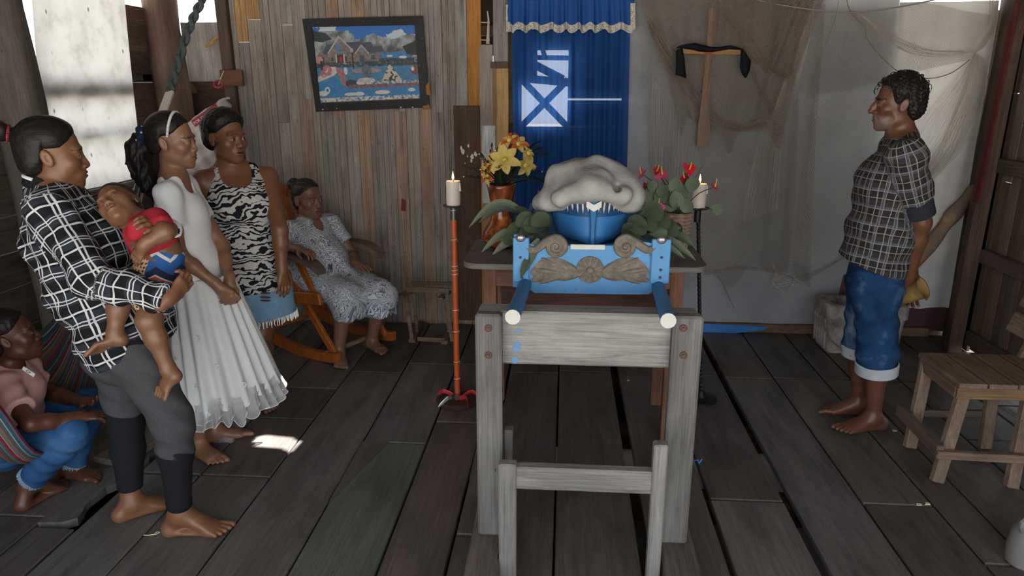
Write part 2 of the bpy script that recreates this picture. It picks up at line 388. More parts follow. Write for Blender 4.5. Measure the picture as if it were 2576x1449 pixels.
# flaking white paint spots on the dark panel
pk = plain('old_paint', S(200, 198, 192), .8)
for (u, v, r) in [(1164, 382, .020), (1160, 372, .014), (1178, 367, .012), (1188, 395, .018), (1197, 388, .02), (1186, 405, .012), (1170, 410, .006), (1176, 393, .008)]:
    c = aty(u, v, BW-.0165); q = MB(); n = 9
    q.prism([(r*(.6+.5*random.random())*math.cos(6.283*k/n)*.7, r*(.6+.6*random.random())*math.sin(6.283*k/n)) for k in range(n)], c, (1, 0, 0), (0, 0, 1), (0, -1, 0), .001)
    q.build('paint_fleck', pk, po)
rp = plain('red_paint', S(110, 42, 40), .8)
q = MB(); c = aty(1015, 515, BW); q.prism([(-.018, -.04), (.014, -.045), (.02, .03), (-.012, .045)], c-np.array((0, .001, 0)), (1, 0, 0), (0, 0, 1), (0, -1, 0), .001); q.build('paint_fleck', rp, wall_back)
# slot left of the curtain: dark board painted as shade, bright tubes as glints
pxboard(1200, 1284, -60, 140, S(40, 34, 30), -.14, .02)
for v in (56, 100): MB().tube([aty(1205, v, BW+.06), aty(1232, v+1, BW+.06)], .004, 5).build('glint_tube', plain('glint_bright%d' % v, S(170, 175, 185), .3, .6, .6), wall_back)
MB().tube([aty(u, v, BW-.004) for u, v in ((1226, 28), (1229, 50), (1227, 110))], [.004, .006, .011], 6, flat=.4).build('cloth_strip', plain('strip', S(170, 160, 150), .9), wall_back)
# boards around and behind the blue curtain: opening with a crossed brace
OX0, OX1 = aty(1312, 250, BW+.05)[0], aty(1428, 250, BW+.05)[0]; OZ0, OZ1 = aty(1370, 318, BW+.05)[2], aty(1370, 118, BW+.05)[2]
YB = BW+.04
def bb(x0, x1, z0, z1, col=DK): board('board', ((x0+x1)/2, YB+.01, (z0+z1)/2), (x1-x0, .02, z1-z0), M['woodx'], jit(col), wall_back, .002)
XR = .46
bb(-.42, OX0, -.03, 2.72); 
zz = [-.03, .25, .5, .75, 1.0, OZ0]
for a, b in zip(zz[:-1], zz[1:]): bb(OX0, XR, a, b-.001)
zslit = aty(1500, 250, YB)[2]
bb(OX1, XR, OZ0, zslit-.006); bb(OX1, XR, zslit+.006, OZ1); bb(OX0, XR, OZ1, 2.72)
def brace(a, b, wd): MB().bar((a[0], YB+.012, a[1]), (b[0], YB+.012, b[1]), wd, .02, side=(0, 1, 0) and (b[1]-a[1], 0, a[0]-b[0]), ch=.002).build('brace', M['woodx'], wall_back, color=DK)
zb = aty(1370, 200, YB)[2]; zc = aty(1370, 148, YB)[2]; zd = aty(1370, 138, YB)[2]
brace((OX0, OZ0), (OX1, zb), .042); brace((OX0, zb), (OX1, OZ0), .042); brace((OX0-.02, zb+.01), (OX1+.02, zb-.02), .05)
brace((OX0+.01, zc), (OX1-.03, zb), .05); brace((OX0, zc+.01), (OX1, zc+.005), .03); brace((OX0+.13, OZ1), (OX0+.15, zc), .03)
bb(OX0, OX0+.10, zb, OZ1); bb(OX0, OX1, OZ1-.02, OZ1+.01); bb(OX0, OX0+.05, zc, OZ1)
# boards behind the sheet on the right half
def holes_wall():
    x = .46; i = 0
    while x < 2.62:
        wd = random.choice((.14, .17, .2)); z1 = 2.42 if x < 1.5 else 2.05 if x < 1.95 or x > 2.28 else 1.2
        board('board', (x+wd/2, BW+.04, (z1-.03)/2), (wd-.0005, .02, z1+.03), M['woodz'], jit(DK), wall_back, .001); x += wd
holes_wall()
# left end of the back wall: post, patched panel, rail
pxboard(462, 560, 56, 215, S(176, 172, 168), -.06, .012); 
lt = MB(); a_, b_ = aty(552, -40, BW-.02), aty(590, 420, BW-.02); lt.bar(a_, (a_[0]+.02, a_[1], .02), .075, .05, ch=.006)
tag(lt.build('trim_1', M['woodz'], color=S(88, 72, 62)), 'slim dark upright post at the end of the board wall', 'post', kind='structure')
lt = MB(); lt.bar(aty(556, 196, BW-.05), aty(612, 196, BW-.05), .10, .03, side=(0, 0, 1), ch=.004); tag(lt.build('trim_2', M['woodx'], color=S(110, 78, 60)), 'short brown rail nailed across the slim post', 'rail', kind='structure')
pxboard(556, 596, 30, 178, S(210, 212, 216), -.05, .006); pxboard(570, 600, 215, 420, S(190, 194, 198), -.05, .006)
pxboard(480, 600, 300, 800, S(96, 88, 82), -.05, .02); pxboard(448, 572, 205, 305, S(86, 66, 56), -.03, .02, 'woodx')
d1 = MB(); d1.bar(aty(518, 118, BW-.01), aty(556, 88, BW-.01), .03, .012, side=(0, 1, 0)); d1.build('splinter', M['woodx'], wall_back, color=S(190, 150, 100))

# left wall: rough horizontal boards on round posts, window hung with a white cloth
LX = -2.62
wl = MB()
for y in (.2, 1.3, 2.45): wl.box((LX-.07, y, 1.33), (.10, .12, 2.7))
wall_left = tag(wl.build('wall_left', M['woodz'], color=S(70, 60, 52)), 'left wall of rough dark horizontal boards', 'wall', kind='structure')
WY0, WY1 = atx(85, 250, LX)[1], atx(338, 250, LX)[1]; WZ0 = atx(300, 462, LX)[2]; WZ1 = 2.42
zz = [-.06]
while zz[-1] < 2.6: zz.append(zz[-1]+random.choice((.17, .2, .23)))
DW = S(98, 88, 80)
def lboard(y0, y1, z0, z1, col=DW, dx=0.0, tight=False):
    if tight: z0 -= .008
    board('board', (LX-.012-dx, (y0+y1)/2, (z0+z1)/2), (.024, y1-y0, z1-z0-.002-random.random()*.003), M['woody'], jit(col, .15), wall_left, .003)
for a, b in zip(zz[:-1], zz[1:]):
    lboard(-.6, 2.45, a, b)
    if a < WZ0: lboard(2.452, BW+.03, a, min(b, WZ0))
    if b > WZ0: lboard(2.452, WY0, max(a, WZ0), b)
# beside the window to the corner: brown boards, torn light gap near the big post
for (v0, v1, col) in [(18, 128, S(118, 98, 86)), (130, 205, S(100, 88, 80)), (207, 290, S(118, 92, 80)), (292, 360, S(106, 90, 80)), (361, 470, S(98, 84, 76))]:
    z1, z0 = atx(360, v0, LX)[2], atx(360, v1, LX)[2]
    lboard(WY1, atx(430, 200, LX)[1]-(.14 if v0 == 130 else 0), z0, z1, col, tight=True)
z1, z0 = atx(360, 172, LX)[2], atx(360, 205, LX)[2]; lboard(atx(376, 150, LX)[1]-.1, atx(470, 200, LX)[1]+.05, z0-.0, z1-.03, S(72, 62, 56))
lboard(atx(425, 100, LX)[1], BW, atx(440, 128, LX)[2], 2.35, S(108, 92, 80)); lboard(atx(428, 300, LX)[1], BW, 1.0, atx(440, 160, LX)[2], S(80, 66, 58))
m = MB(); m.bar(atx(384, 132, LX+.03), atx(520, 258, LX+.18), .045, .03, ch=.004); m.build('brace', M['woodz'], wall_left, color=S(130, 98, 66))
# big round posts
def post(name, a, b, r0, r1, col, lab):
    P = spline([a, a+(b-a)*.35+np.array((.008, .012, 0)), a+(b-a)*.7-np.array((.01, .006, 0)), b], 14)
    q = MB(); n = 16; V = []; 
    q.tube(P, [r0+(r1-r0)*i/13+.006*math.sin(i*1.9) for i in range(14)], n)
    o = q.build(name, M['woodz'], color=col, smooth=True); return tag(o, lab, 'post', kind='structure')
a = atx(450, 330, LX+.12); post('trim_3', np.array((a[0]+.02, a[1], 0.0)), np.array((a[0]-.05, a[1]+.06, 2.7)), .105, .105, S(110, 88, 76), 'thick round brown post near the room corner')
a = atx(78, 250, LX+.13); post('trim_4', np.array((a[0]-.01, a[1]-.02, 0.0)), np.array((a[0]-.06, a[1]-.05, 2.7)), .105, .12, S(104, 98, 92), 'thick grey round post beside the white window cloth')
# window: frame rails outside and the cloth
win = MB(); 
for (v, hh) in ((229, .085), (343, .03)):
    z = atx(230, v, LX)[2]; win.box((LX-.010, (WY0+WY1)/2, z), (.03, WY1-WY0-.01, hh))
win.box((LX-.04, (WY0+WY1)/2, WZ0-.02), (.05, WY1-WY0+.1, .05))
tag(win.build('window_1', M['woody'], color=S(70, 62, 56)), 'open window with cross rails behind a white cloth', 'window', kind='structure')
ck = NT('window_cloth', .9, .1); cc = ck.coord(scale=(1, 1, 1)); nn = ck.noise(cc, 9, 5, .6)
base = ck.ramp(nn, [(.25, S(196, 194, 188)), (.5, S(226, 225, 222)), (.8, S(236, 236, 235))])
st = ck.ramp(ck.voro(ck.coord(scale=(1, 9, 6)), 1.2), [(.05, S(150, 146, 138)), (.12, S(255, 255, 255))])
base = ck.mix(1.0, base, st, 'MULTIPLY'); ck.col(base).translucent(ck.mix(1.0, base, (.62, .63, .64), 'MULTIPLY'), .42)
nu, nv = 30, 40; V = []
y0, y1 = atx(92, 250, LX+.03)[1], atx(340, 250, LX+.03)[1]
for i in range(nu):
    for j in range(nv):
        s_, t_ = i/(nu-1), j/(nv-1)
        top = atx(70+s_*237, -60, LX+.03); bot = atx(100+s_*250, 496-s_*48, LX+.03)
        p = top*(1-t_)+bot*t_
        p = p+np.array((.012+.008*math.sin(s_*17+t_*2)+.010*math.sin(s_*6+2*t_)*t_, 0, .006*math.sin(s_*9)*t_)); V.append(p)
tag(mk('window_cloth', V, grid_faces(nu, nv), ck.m, smooth=True), 'large white backlit cloth hung over the window opening', 'curtain')
# right wall: upright dark boards with slits, rails, corner post
RX = 2.55
wr = MB()
for y in (.3, 1.5, 2.7): wr.box((RX+.06, y, 1.33), (.08, .1, 2.7))
wall_right = tag(wr.build('wall_right', M['woodz'], color=S(60, 50, 44)), 'right wall of dark upright boards with slits of light', 'wall', kind='structure')
y = -.55
while y < 4.42:
    wd = random.choice((.085, .1, .12)); gp = random.choice((.0, .001, .003, .004)) if y > 3.5 else .0
    n = 1 if random.random() < .5 else 2; zs = [.04, random.uniform(.9, 1.6), 2.72] if n == 2 else [.04, 2.72]
    for a, b in zip(zs[:-1], zs[1:]):
        board('board', (RX+.012, y+wd/2, (a+b)/2), (.022, wd-gp, b-a-.004), M['woodz'], jit(random.choice((S(112, 98, 88), S(98, 84, 74), S(122, 110, 100), S(112, 92, 78))), .1), wall_right, .002)
    y += wd
board('board', (RX+.012, 4.56, 1.35), (.022, .3, 2.7), M['woodz'], DW, wall_right)
for (u, v) in ((2530, 420), (2510, 660), (2450, 858)):
    z = atx(u, v, RX-.03)[2]
    q = MB(); q.box((RX-.022, 2.2, z), (.04, 4.35, .085), ch=.004); tag(q.build('trim_5' if v == 420 else 'trim_6' if v == 660 else 'trim_7', M['woody'], color=S(92, 80, 72)),
        {420: 'upper', 660: 'middle', 858: 'low'}[v]+' grey rail across the right wall boards', 'rail', kind='structure')
pt = atz(2396, 875, 0); q = MB(); q.bar((2.46, 4.40, 0), (2.50, 4.42, 2.7), .085, .07, ch=.006); tag(q.build('trim_8', M['woodz'], color=S(90, 72, 62)), 'squared brown corner post beside the right wall', 'post', kind='structure')
q = MB(); q.bar((2.425, 4.36, .95), (2.455, 4.375, 2.05), .012, .05, ch=.002); q.build('red_batten', wood('red_wood', 'Z', .5, base=S(96, 36, 34)), bpy.data.objects['trim_8'])
# leaning log between the corner post and the floor by the man
a = aty(2462, 470, 4.645); b = aty(2272, 690, 4.63); d = (b-a); b2 = a+d*(a[2]-.04)/(a[2]-b[2]); 
q = MB(); P = spline([a+d*.02, a+d*.3+np.array((0, 0, .012)), a+d*.7-np.array((0, 0, .01)), b2], 18)
q.tube(P, [.042+.006*math.sin(i*1.3) for i in range(18)], 12)
lk = NT('log_bark', .8, .2); nn = lk.noise(lk.coord(scale=(1, 1, 1)), 9, 5, .6)
lk.col(lk.mix(lk.ramp(lk.voro(lk.coord(), 7), [(.1, 1.0), (.22, 0.0)]), lk.ramp(nn, [(.35, S(110, 98, 88)), (.55, S(128, 108, 88)), (.7, S(176, 130, 76))]), S(62, 50, 44))); lk.bump(nn, .4)
tag(q.build('log', lk.m, smooth=True), 'knotty log leaning diagonally across the corner sheet behind the man', 'log')
# base timbers of the back wall
q = MB(); q.box((1.42, BW-.02, .03), (2.05, .06, .06), ch=.004); tag(q.build('baseboard_back', M['woodx'], color=S(120, 96, 78)), 'pale timber sill at the foot of the grey sheet', 'sill', kind='structure')
q = MB(); q.box((2.2, BW+.0, .22), (.75, .02, .38)); q.build('board', plain('maroon_board', S(78, 54, 58), .8), wall_back)
# ceiling: roof with one hole that lets the sun spot in
hole_px = [(636, 1110), (648, 1099), (668, 1095), (735, 1101), (740, 1106), (757, 1111), (733, 1137), (716, 1131), (714, 1128), (640, 1122)]
RZ = 2.74; k_ = RZ/SUN_UP[2]
hole = [(atz(u, v)[0]+SUN_UP[0]*k_, atz(u, v)[1]+SUN_UP[1]*k_) for u, v in hole_px]
bm = bmesh.new()
ov = [bm.verts.new((x, y, RZ)) for x, y in ((-3.6, -1.0), (3.6, -1.0), (3.6, 6.2), (-3.6, 6.2))]
hv = [bm.verts.new((x, y, RZ)) for x, y in hole]
E_ = [bm.edges.new((ov[i], ov[(i+1) % 4])) for i in range(4)]+[bm.edges.new((hv[i], hv[(i+1) % len(hv)])) for i in range(len(hv))]
bmesh.ops.triangle_fill(bm, edges=E_, use_beauty=True)
me = bpy.data.meshes.new('ceiling'); bm.to_mesh(me); bm.free()
tin = plain('rusted_tin', S(120, 104, 92), .7, .3, 0, .4, 3); me.materials.append(tin)
o = bpy.data.objects.new('ceiling', me); COL.objects.link(o); tag(o, 'rusty sheet roof with one small hole', 'roof', kind='structure')
for x in (-2.4, -.9, .9, 2.4): MB().box((x, 2.4, RZ-.06), (.07, 6.4, .10)).build('rafter', M['woody'], o, color=S(70, 58, 48))
# ================================================================== furniture and things
CLEAR = {}
def bolt(c, r, parent, mat, n=(0, -1, 0)):
    q = MB(); n = np.array(n, float); x = np.array((1, 0, 0)) if abs(n[0]) < .9 else np.array((0, 1, 0)); x = x-n*(n@x); x /= np.linalg.norm(x)
    q.lathe([(r, 0), (r, .004), (r*.7, .006), (r*.45, .006), (r*.4, .009)], c, 12, np.stack([x, np.cross(n, x), n], 1)); return q.build('bolt', mat, parent)
RUST = plain('rusty_steel', S(92, 70, 60), .7, .4, .5)
# ---- trestle in front
GW = S(134, 132, 130); GW2 = S(116, 114, 112)
TY = 2.13
tr = thing('trestle', (.09, 2.15, 0), 'weathered grey wooden trestle with bolted top beam under the blue carrying poles', 'trestle')
def X_at(u, v, y): return aty(u, v, y)[0]
ztop = aty(1480, 793, TY+.03)[2]; zbb = aty(1480, 928, TY+.03)[2]
FOOT = .11
for (u0t, u1t, u0b, u1b, vt, nm) in ((1197, 1268, 1200, 1258, 792, 'L'), (1684, 1762, 1668, 1738, 797, 'R')):
    zt = aty((u0t+u1t)/2, vt, TY)[2]
    x0 = (X_at(u0t, vt, TY)+X_at(u0b, 1362, TY))/2; x1 = (X_at(u1t, vt, TY)+X_at(u1b, 1362, TY))/2
    q = MB(); q.box(((x0+x1)/2, TY+.025, (zt+FOOT)/2), (x1-x0, .05, zt-FOOT), ch=.008); po_ = q.build('post', M['grey_z'], tr, color=GW2)
    for v in (825, 893): bolt((aty((u0t+u1t)/2-4, v, TY-.0)), .012, po_, RUST)
    q = MB(); q.box(((x0+x1)/2+(.012 if nm == 'R' else -.012), TY-.02, FOOT/2), (x1-x0+.025, .50, FOOT), ch=.008); q.build('foot_beam', M['woody'], tr, color=S(112, 104, 98))
    if nm == 'L': XL = x0
    else: XRt = x1
q = MB(); q.box(((XL+XRt)/2, TY+.05+.045, (ztop+zbb)/2), (XRt-XL-.004, .09, ztop-zbb), ch=.008); beam = q.build('top_beam', M['grey_x'], tr, color=S(150, 147, 144))
bp = plain('blue_paint_mark', S(92, 128, 160), .8)
for (u, v, a, b) in ((1300, 872, .015, .02), (1296, 905, .012, .014), (1305, 830, .012, .006)):
    c = aty(u, v, TY+.0495); q = MB(); q.prism([(-a, -b*.5), (-a*.2, -b), (a*.7, -b*.6), (a, b*.3), (a*.2, b), (-a*.8, b*.6)], c, (1, 0, 0), (0, 0, 1), (0, -1, 0), .0008); q.build('paint_mark', bp, beam)
YB2 = 2.0
for (u0, u1, v0, nm) in ((1254, 1298, 1170, 0), (1635, 1670, 1121, 1)):
    x0, x1 = X_at(u0, 1300, YB2), X_at(u1, 1300, YB2); zt = aty((u0+u1)/2, v0, YB2)[2]
    q = MB(); q.box(((x0+x1)/2, YB2+.02, zt/2), (x1-x0, .04, zt), ch=.005); q.build('brace_upright', M['grey_z'], tr, color=GW)
    if nm == 0: xa = x1
    else: xb = x0
za, zb_ = aty(1460, 1182, YB2+.01)[2], aty(1460, 1238, YB2+.01)[2]
q = MB(); q.box(((xa+xb)/2, YB2+.03, (za+zb_)/2), (xb-xa+.03, .04, za-zb_), ch=.005); q.build('lower_rail', M['grey_x'], tr, color=GW)
zt = aty(1280, 1083, 2.2)[2]; x0 = X_at(1268, 1120, 2.2); q = MB(); q.box((x0+.014, 2.22, zt/2), (.03, .04, zt), ch=.004); q.build('brace_upright', M['grey_z'], tr, color=GW2)
bt = MB(); c = aty(1748, 1158, TY+.02); bt.tube([c, c+np.array((.008, -.01, .008)), c+np.array((.012, -.01, -.006)), c+np.array((.02, -.012, .012))], .0022, 5); bt.build('blue_twine', plain('blue_twine', S(40, 110, 190), .6), tr)
# ---- table behind
ZT = .86
pA, pB, pC, pD = atz(1166, 655, ZT), atz(1770, 655, ZT), atz(1735, 606, ZT), atz(1192, 606, ZT)
tx0, tx1, ty0, ty1 = pA[0], pB[0], atz(1460, 668, ZT)[1], atz(1460, 604, ZT)[1]
tab = thing('table', ((tx0+tx1)/2, (ty0+ty1)/2, 0), 'dark worn wooden table with rounded corners behind the trestle', 'table')
q = MB(); rc = .07; ol = []
for (cx, cy, a0) in ((tx1-rc, ty1-rc, 0), (tx0+rc, ty1-rc, 90), (tx0+rc, ty0+rc, 180), (tx1-rc, ty0+rc, 270)):
    for k in range(6): a = math.radians(a0+k*18); ol.append((cx+rc*math.cos(a), cy+rc*math.sin(a)))
q.prism(ol, (0, 0, ZT-.025), (1, 0, 0), (0, 1, 0), (0, 0, 1), .025); q.build('tabletop', M['woodx'], tab, color=S(128, 122, 117))
lx0, lx1 = tx0+.12, X_at(1700, 720, ty0+.06)
for x in (lx0, lx1):
    for y in (ty0+.06, ty1-.07):
        q = MB(); q.box((x, y, (ZT-.025)/2), (.06, .05, ZT-.025), ch=.004); lg = q.build('leg', M['woodz'], tab, color=S(126, 92, 74))
        if x == lx1 and y > ty0+.1:
            t_ = MB()
            for kz in range(4): t_.box((x, y, .27+kz*.022), (.066, .056, .024), ch=.002)
            t_.build('tape', plain('yellow_tape', S(166, 122, 54), .6), lg)
for y in (ty0+.05, ty1-.06):
    q = MB(); q.box(((lx0+lx1)/2, y, ZT-.07), (lx1-lx0+.06, .022, .085), ch=.003); q.build('apron', M['woodx'], tab, color=S(118, 88, 74))
q = MB(); q.box(((lx0+lx1)/2+.02, ty1-.12, .60), (lx1-lx0, .022, .17), ch=.003); q.build('rear_panel', M['woodx'], tab, color=S(84, 58, 50))
# ---- blue litter: front board, sides, deck, poles
pr = .0235; zp = ztop+pr; PY = atz(1318, 712, zp)[1]; PEND = TY-.075
blu = NT('litter_paint', .55, .35); bn = blu.noise(blu.coord(), 26, 6, .65)
bc = blu.mix(blu.ramp(bn, [(.30, 1.0), (.36, 0.0)]), blu.ramp(blu.noise(blu.coord(), 5, 4), [(.3, S(66, 120, 166)), (.7, S(80, 134, 180))]), S(92, 96, 98)); blu.col(bc); blu.bump(bn, .15)
DB = plain('pole_paint', S(46, 100, 146), .5, .4, 0, .18, 20)
CARV = NT('carved_wood', .8, .2); n_ = CARV.noise(CARV.coord(), 40, 5); CARV.col(CARV.ramp(n_, [(.3, S(84, 78, 70)), (.7, S(120, 112, 102))])); CARV.bump(n_, .5, .006)
LY1 = ty1-.06
lit = thing('carrying_litter', (X_at(1487, 700, PY), (PY+LY1)/2, ZT), 'sky blue carrying litter with carved front board resting on table and trestle', 'litter')
BY = PY-.012
def fp(u, v): return aty(u, v, BY)
out = [(1293, 590), (1313, 590), (1326, 613), (1350, 617), (1400, 607), (1412, 613), (1430, 618), (1540, 618), (1556, 612), (1600, 606), (1640, 612), (1668, 612), (1680, 600), (1680, 705), (1632, 740), (1600, 741), (1345, 737), (1328, 725), (1290, 722)]
P = np.array([fp(u, v) for u, v in out]); q = MB(); q.prism([(p[0], p[2]) for p in reversed(P)], (0, BY, 0), (1, 0, 0), (0, 0, 1), (0, 1, 0), .024); fb = q.build('front_board', blu.m, lit)
for (u0, u1, v0, v1) in ((1291, 1331, 596, 708), (1640, 1681, 600, 712)):
    a, b = fp(u0, v0), fp(u1, v1); q = MB(); q.box(((a[0]+b[0])/2, BY-.004, (a[2]+b[2])/2), (b[0]-a[0], .022, a[2]-b[2]), ch=.003); cp = q.build('corner_plate', blu.m, lit)
    for v in (645, 676, 695): bolt(fp((u0+u1)/2+random.uniform(-4, 4), v)-np.array((0, .016, 0)), .0045, cp, RUST)
pxl, pxr = X_at(1306, 760, (PY+PEND)/2), X_at(1669, 760, (PY+PEND)/2)
WHT = plain('white_end', S(182, 182, 177), .75)
for (ue, ve, ub) in ((1290, 783, 1322), (1682, 792, 1655)):
    a = aty(ue, ve, PEND); a[2] = zp; b = aty(ub, 715, PY); xb_ = b[0]
    q = MB(); q.tube([a, (xb_, PY, zp), (xb_+(xb_-a[0])*.1, LY1, zp)], pr, 14); pl = q.build('pole', DB, lit, smooth=True)
    d = np.array((xb_, PY, zp))-a; d /= np.linalg.norm(d); q = MB(); q.tube([a-d*.004, a+d*.002], pr*1.02, 14); q.build('pole_end', WHT, pl)
lx_0, lx_1 = fp(1296, 700)[0], fp(1678, 700)[0]
zdeck = aty(1490, 624, PY+.06)[2]
for x in (lx_0+.012, lx_1-.012):
    q = MB(); q.box((x, (PY+.02+LY1)/2, (ZT+.002+zdeck)/2), (.022, LY1-PY-.02, zdeck-ZT-.002), ch=.003); q.build('side_board', blu.m, lit)
q = MB(); q.box(((lx_0+lx_1)/2, (PY+.013+LY1)/2, zdeck-.012), (lx_1-lx_0-.05, LY1-PY-.013, .022), ch=.002); q.build('deck', blu.m, lit)
a, b = fp(1435, 614), fp(1522, 628); q = MB(); q.box(((a[0]+b[0])/2, BY-.003, (a[2]+b[2])/2), (b[0]-a[0], .008, a[2]-b[2]), ch=.002); q.build('white_plate', WHT, fb)
# carved ornament
def relief_leaf(pts, wid, th, parent, name='carved_leaf', veins=2):
    C = spline([fp(u, v) for u, v in pts], 14); V = []; W = 7
    for i, p in enumerate(C):
        t = i/13; d = C[min(i+1, 13)]-C[max(i-1, 0)]; d /= np.linalg.norm(d)+1e-9; nrm = np.array((-d[2], 0, d[0]))
        wd = wid*(math.sin(math.pi*(t*.86+.07))**.75)
        for k in range(W):
            s_ = k/(W-1)*2-1; h = th*(1-s_*s_*.75)*(.55+.45*math.sin(math.pi*min(1, t+.1)))-.0025*(1 if k % 2 else 0)*(1-abs(s_))
            V.append(p+nrm*s_*wd-np.array((0, max(h, .0005), 0)))
    return mk(name, V, grid_faces(14, W), CARV.m, parent, True)
for sg, cx in ((-1, 1484), (1, 1484)):
    f_ = lambda u: cx+sg*(u)
    relief_leaf([(f_(30), 688), (f_(70), 672), (f_(110), 668), (f_(146), 690)], .030, .012, fb)
    relief_leaf([(f_(28), 690), (f_(60), 692), (f_(100), 690), (f_(146), 706)], .022, .014, fb)
    relief_leaf([(f_(60), 676), (f_(90), 664), (f_(122), 650)], .011, .016, fb)
    relief_leaf([(f_(66), 690), (f_(96), 700), (f_(126), 711)], .011, .016, fb)
    relief_leaf([(f_(28), 684), (f_(52), 668), (f_(76), 658)], .010, .015, fb)
    relief_leaf([(f_(80), 684), (f_(112), 680), (f_(140), 676)], .011, .019, fb)
cR = fp(1484, 678); rr = abs(fp(1519, 678)[0]-cR[0])
q = MB(); q.lathe([(rr*.98, 0), (rr*.98, .006), (rr*.6, .011), (rr*.30, .012)], cR, 28, np.array([[1., 0, 0], [0, 0, -1], [0, 1, 0]])); ro = q.build('rosette', CARV.m, fb, smooth=True)
for k in range(10):
    a = 2*math.pi*(k+.5)/10; V = []
    for i in range(7):
        t = i/6; r_ = rr*(.3+.68*t); w_ = rr*.20*(.45+.75*t)*(1 if i < 6 else .55)
        for j in range(5):
            s_ = j/4*2-1; aa = a+s_*w_/r_
            V.append(cR+np.array((r_*math.cos(aa), -.011-.006*(1-s_*s_)*math.sin(math.pi*min(1, t*.8+.2)), r_*math.sin(aa))))
    mk('petal', V, grid_faces(7, 5), CARV.m, ro, True)
q = MB(); q.ball(cR-np.array((0, .012, 0)), (rr*.28, .010, rr*.28), 8); q.build('rosette_centre', CARV.m, ro, smooth='all')
# scroll volutes along the top edge
for sg in (-1, 1):
    cxp = 1398 if sg < 0 else 1574
    cvol = fp(cxp, 620); pts = []
    for k in range(40):
        th_ = k/39*4.4*math.pi; r_ = .036*(1-k/39*.86); a = math.pi/2+sg*th_ if False else (math.pi/2-sg*-1*th_ if sg < 0 else math.pi/2+th_)
        pts.append(cvol+np.array((r_*math.cos(a), -.006, r_*math.sin(a))))
    arm = [fp(u, v)-np.array((0, .004, 0)) for u, v in (((1322, 622), (1345, 628), (1368, 612), (1385, 600)) if sg < 0 else ((1650, 622), (1628, 628), (1604, 612), (1588, 600)))]
    arm = list(spline(arm, 10))[:-1]
    full = arm+pts; q = MB(); n = len(full); q.tube(full, [.011+.004*math.sin(i/9*3) if i < 9 else .011*(1-.5*(i-9)/(n-9)) for i in range(n)], 8, side=(0, 1, 0), flat=1.0); q.build('scroll', CARV.m, lit, smooth=True)
    q = MB(); q.lathe([(.030, 0), (.030, .012), (.02, .016)], cvol+np.array((0, .012, 0)), 20, np.array([[1., 0, 0], [0, 0, -1], [0, 1, 0]])); q.build('scroll_disc', CARV.m, lit, smooth=True)
FOIL = plain('silver_foil', S(140, 136, 137), .35, .5, .8, .5, 60)
for (u, v) in ((1310, 597), (1663, 602)):
    c = fp(u, v)-np.array((0, .014, 0)); q = MB(); q.ball(c, (.018, .010, .014), 6); o = q.build('foil_wrap', FOIL, lit)
# ---- model boat
bk = NT('boat_paint', .5, .4); bp_ = bk.coord('Object'); sx = bk.sep(bp_); bn = bk.noise(bp_, 18, 5, .65)
two = bk.ramp(bk.noise(bp_, 4, 4), [(.3, S(34, 86, 138)), (.7, S(46, 106, 160))]); stripe = S(24, 62, 108)
NB = 15; LB = .92; bxc = X_at(1490, 560, PY+.1); zk = zdeck+.003; BY0 = PY+.055
def hull(t, s_):
    """t along 0 bow..1 stern, s_ 0 keel..1 gunwale -> half width, z"""
    wmax = .178*(1-.10*max(0, t-.6)/.4); full = min(1, (t/.16))**.5 if t > 0 else 0
    wd = wmax*full*(.70+.30*s_**.9)*(1 if s_ > 0 else .0)
    sheer = .178+.012*(1-min(1, t/.5))**2+.012*max(0, t-.5)
    return wd, zk+sheer*s_
def stem(s_, t): return BY0+t*LB-(.03*s_*max(0, 1-t*6))
V = []; R_ = 9
ts = [0, .008, .02, .045, .08, .13, .2, .3, .42, .55, .7, .85, 1.0]
for t in ts:
    for k in range(-R_, R_+1):
        s_ = abs(k)/R_; wd, z = hull(t, s_ if s_ > 0 else .0); wd = wd if s_ > 0 else .0
        V.append((bxc+math.copysign(wd, k) if k else bxc, stem(s_, t), z))
Wd = 2*R_+1; Fh = [tuple(f) for f in grid_faces(len(ts), Wd)]
Fh.append(tuple((len(ts)-1)*Wd+k for k in range(Wd-1, -1, -1)))
boat = thing('model_boat', (bxc, BY0+.4, zk), 'small blue wooden boat with flame painted bow standing on the litter', 'boat')
bk.col(bk.mix(bk.ramp(bn, [(.28, 1.0), (.34, 0.0)]), two, S(70, 84, 92)))
hl = mk('hull', V, Fh, bk.m, boat, True)
so_ = hl.modifiers.new('thick', 'SOLIDIFY'); so_.thickness = .012; so_.offset = -1
STR = plain('boat_stripe', stripe, .5, .4, 0, .2, 20)
def hull_pt(t, s_, sg, off=.003):
    wd, z = hull(t, s_); w2, z2 = hull(min(t+.01, 1), s_); w3, z3 = hull(t, max(s_-.02, .01))
    p = np.array((bxc+sg*wd, stem(s_, t), z)); e1 = np.array((bxc+sg*w2, stem(s_, min(t+.01, 1)), z2))-p; e2 = p-np.array((bxc+sg*w3, stem(max(s_-.02, .01), t), z3))
    n = np.cross(e1, e2); n /= np.linalg.norm(n)+1e-9
    if n[1] > 0 and t < .2: n = -n
    elif n[0]*sg < 0: n = -n
    return p+n*off
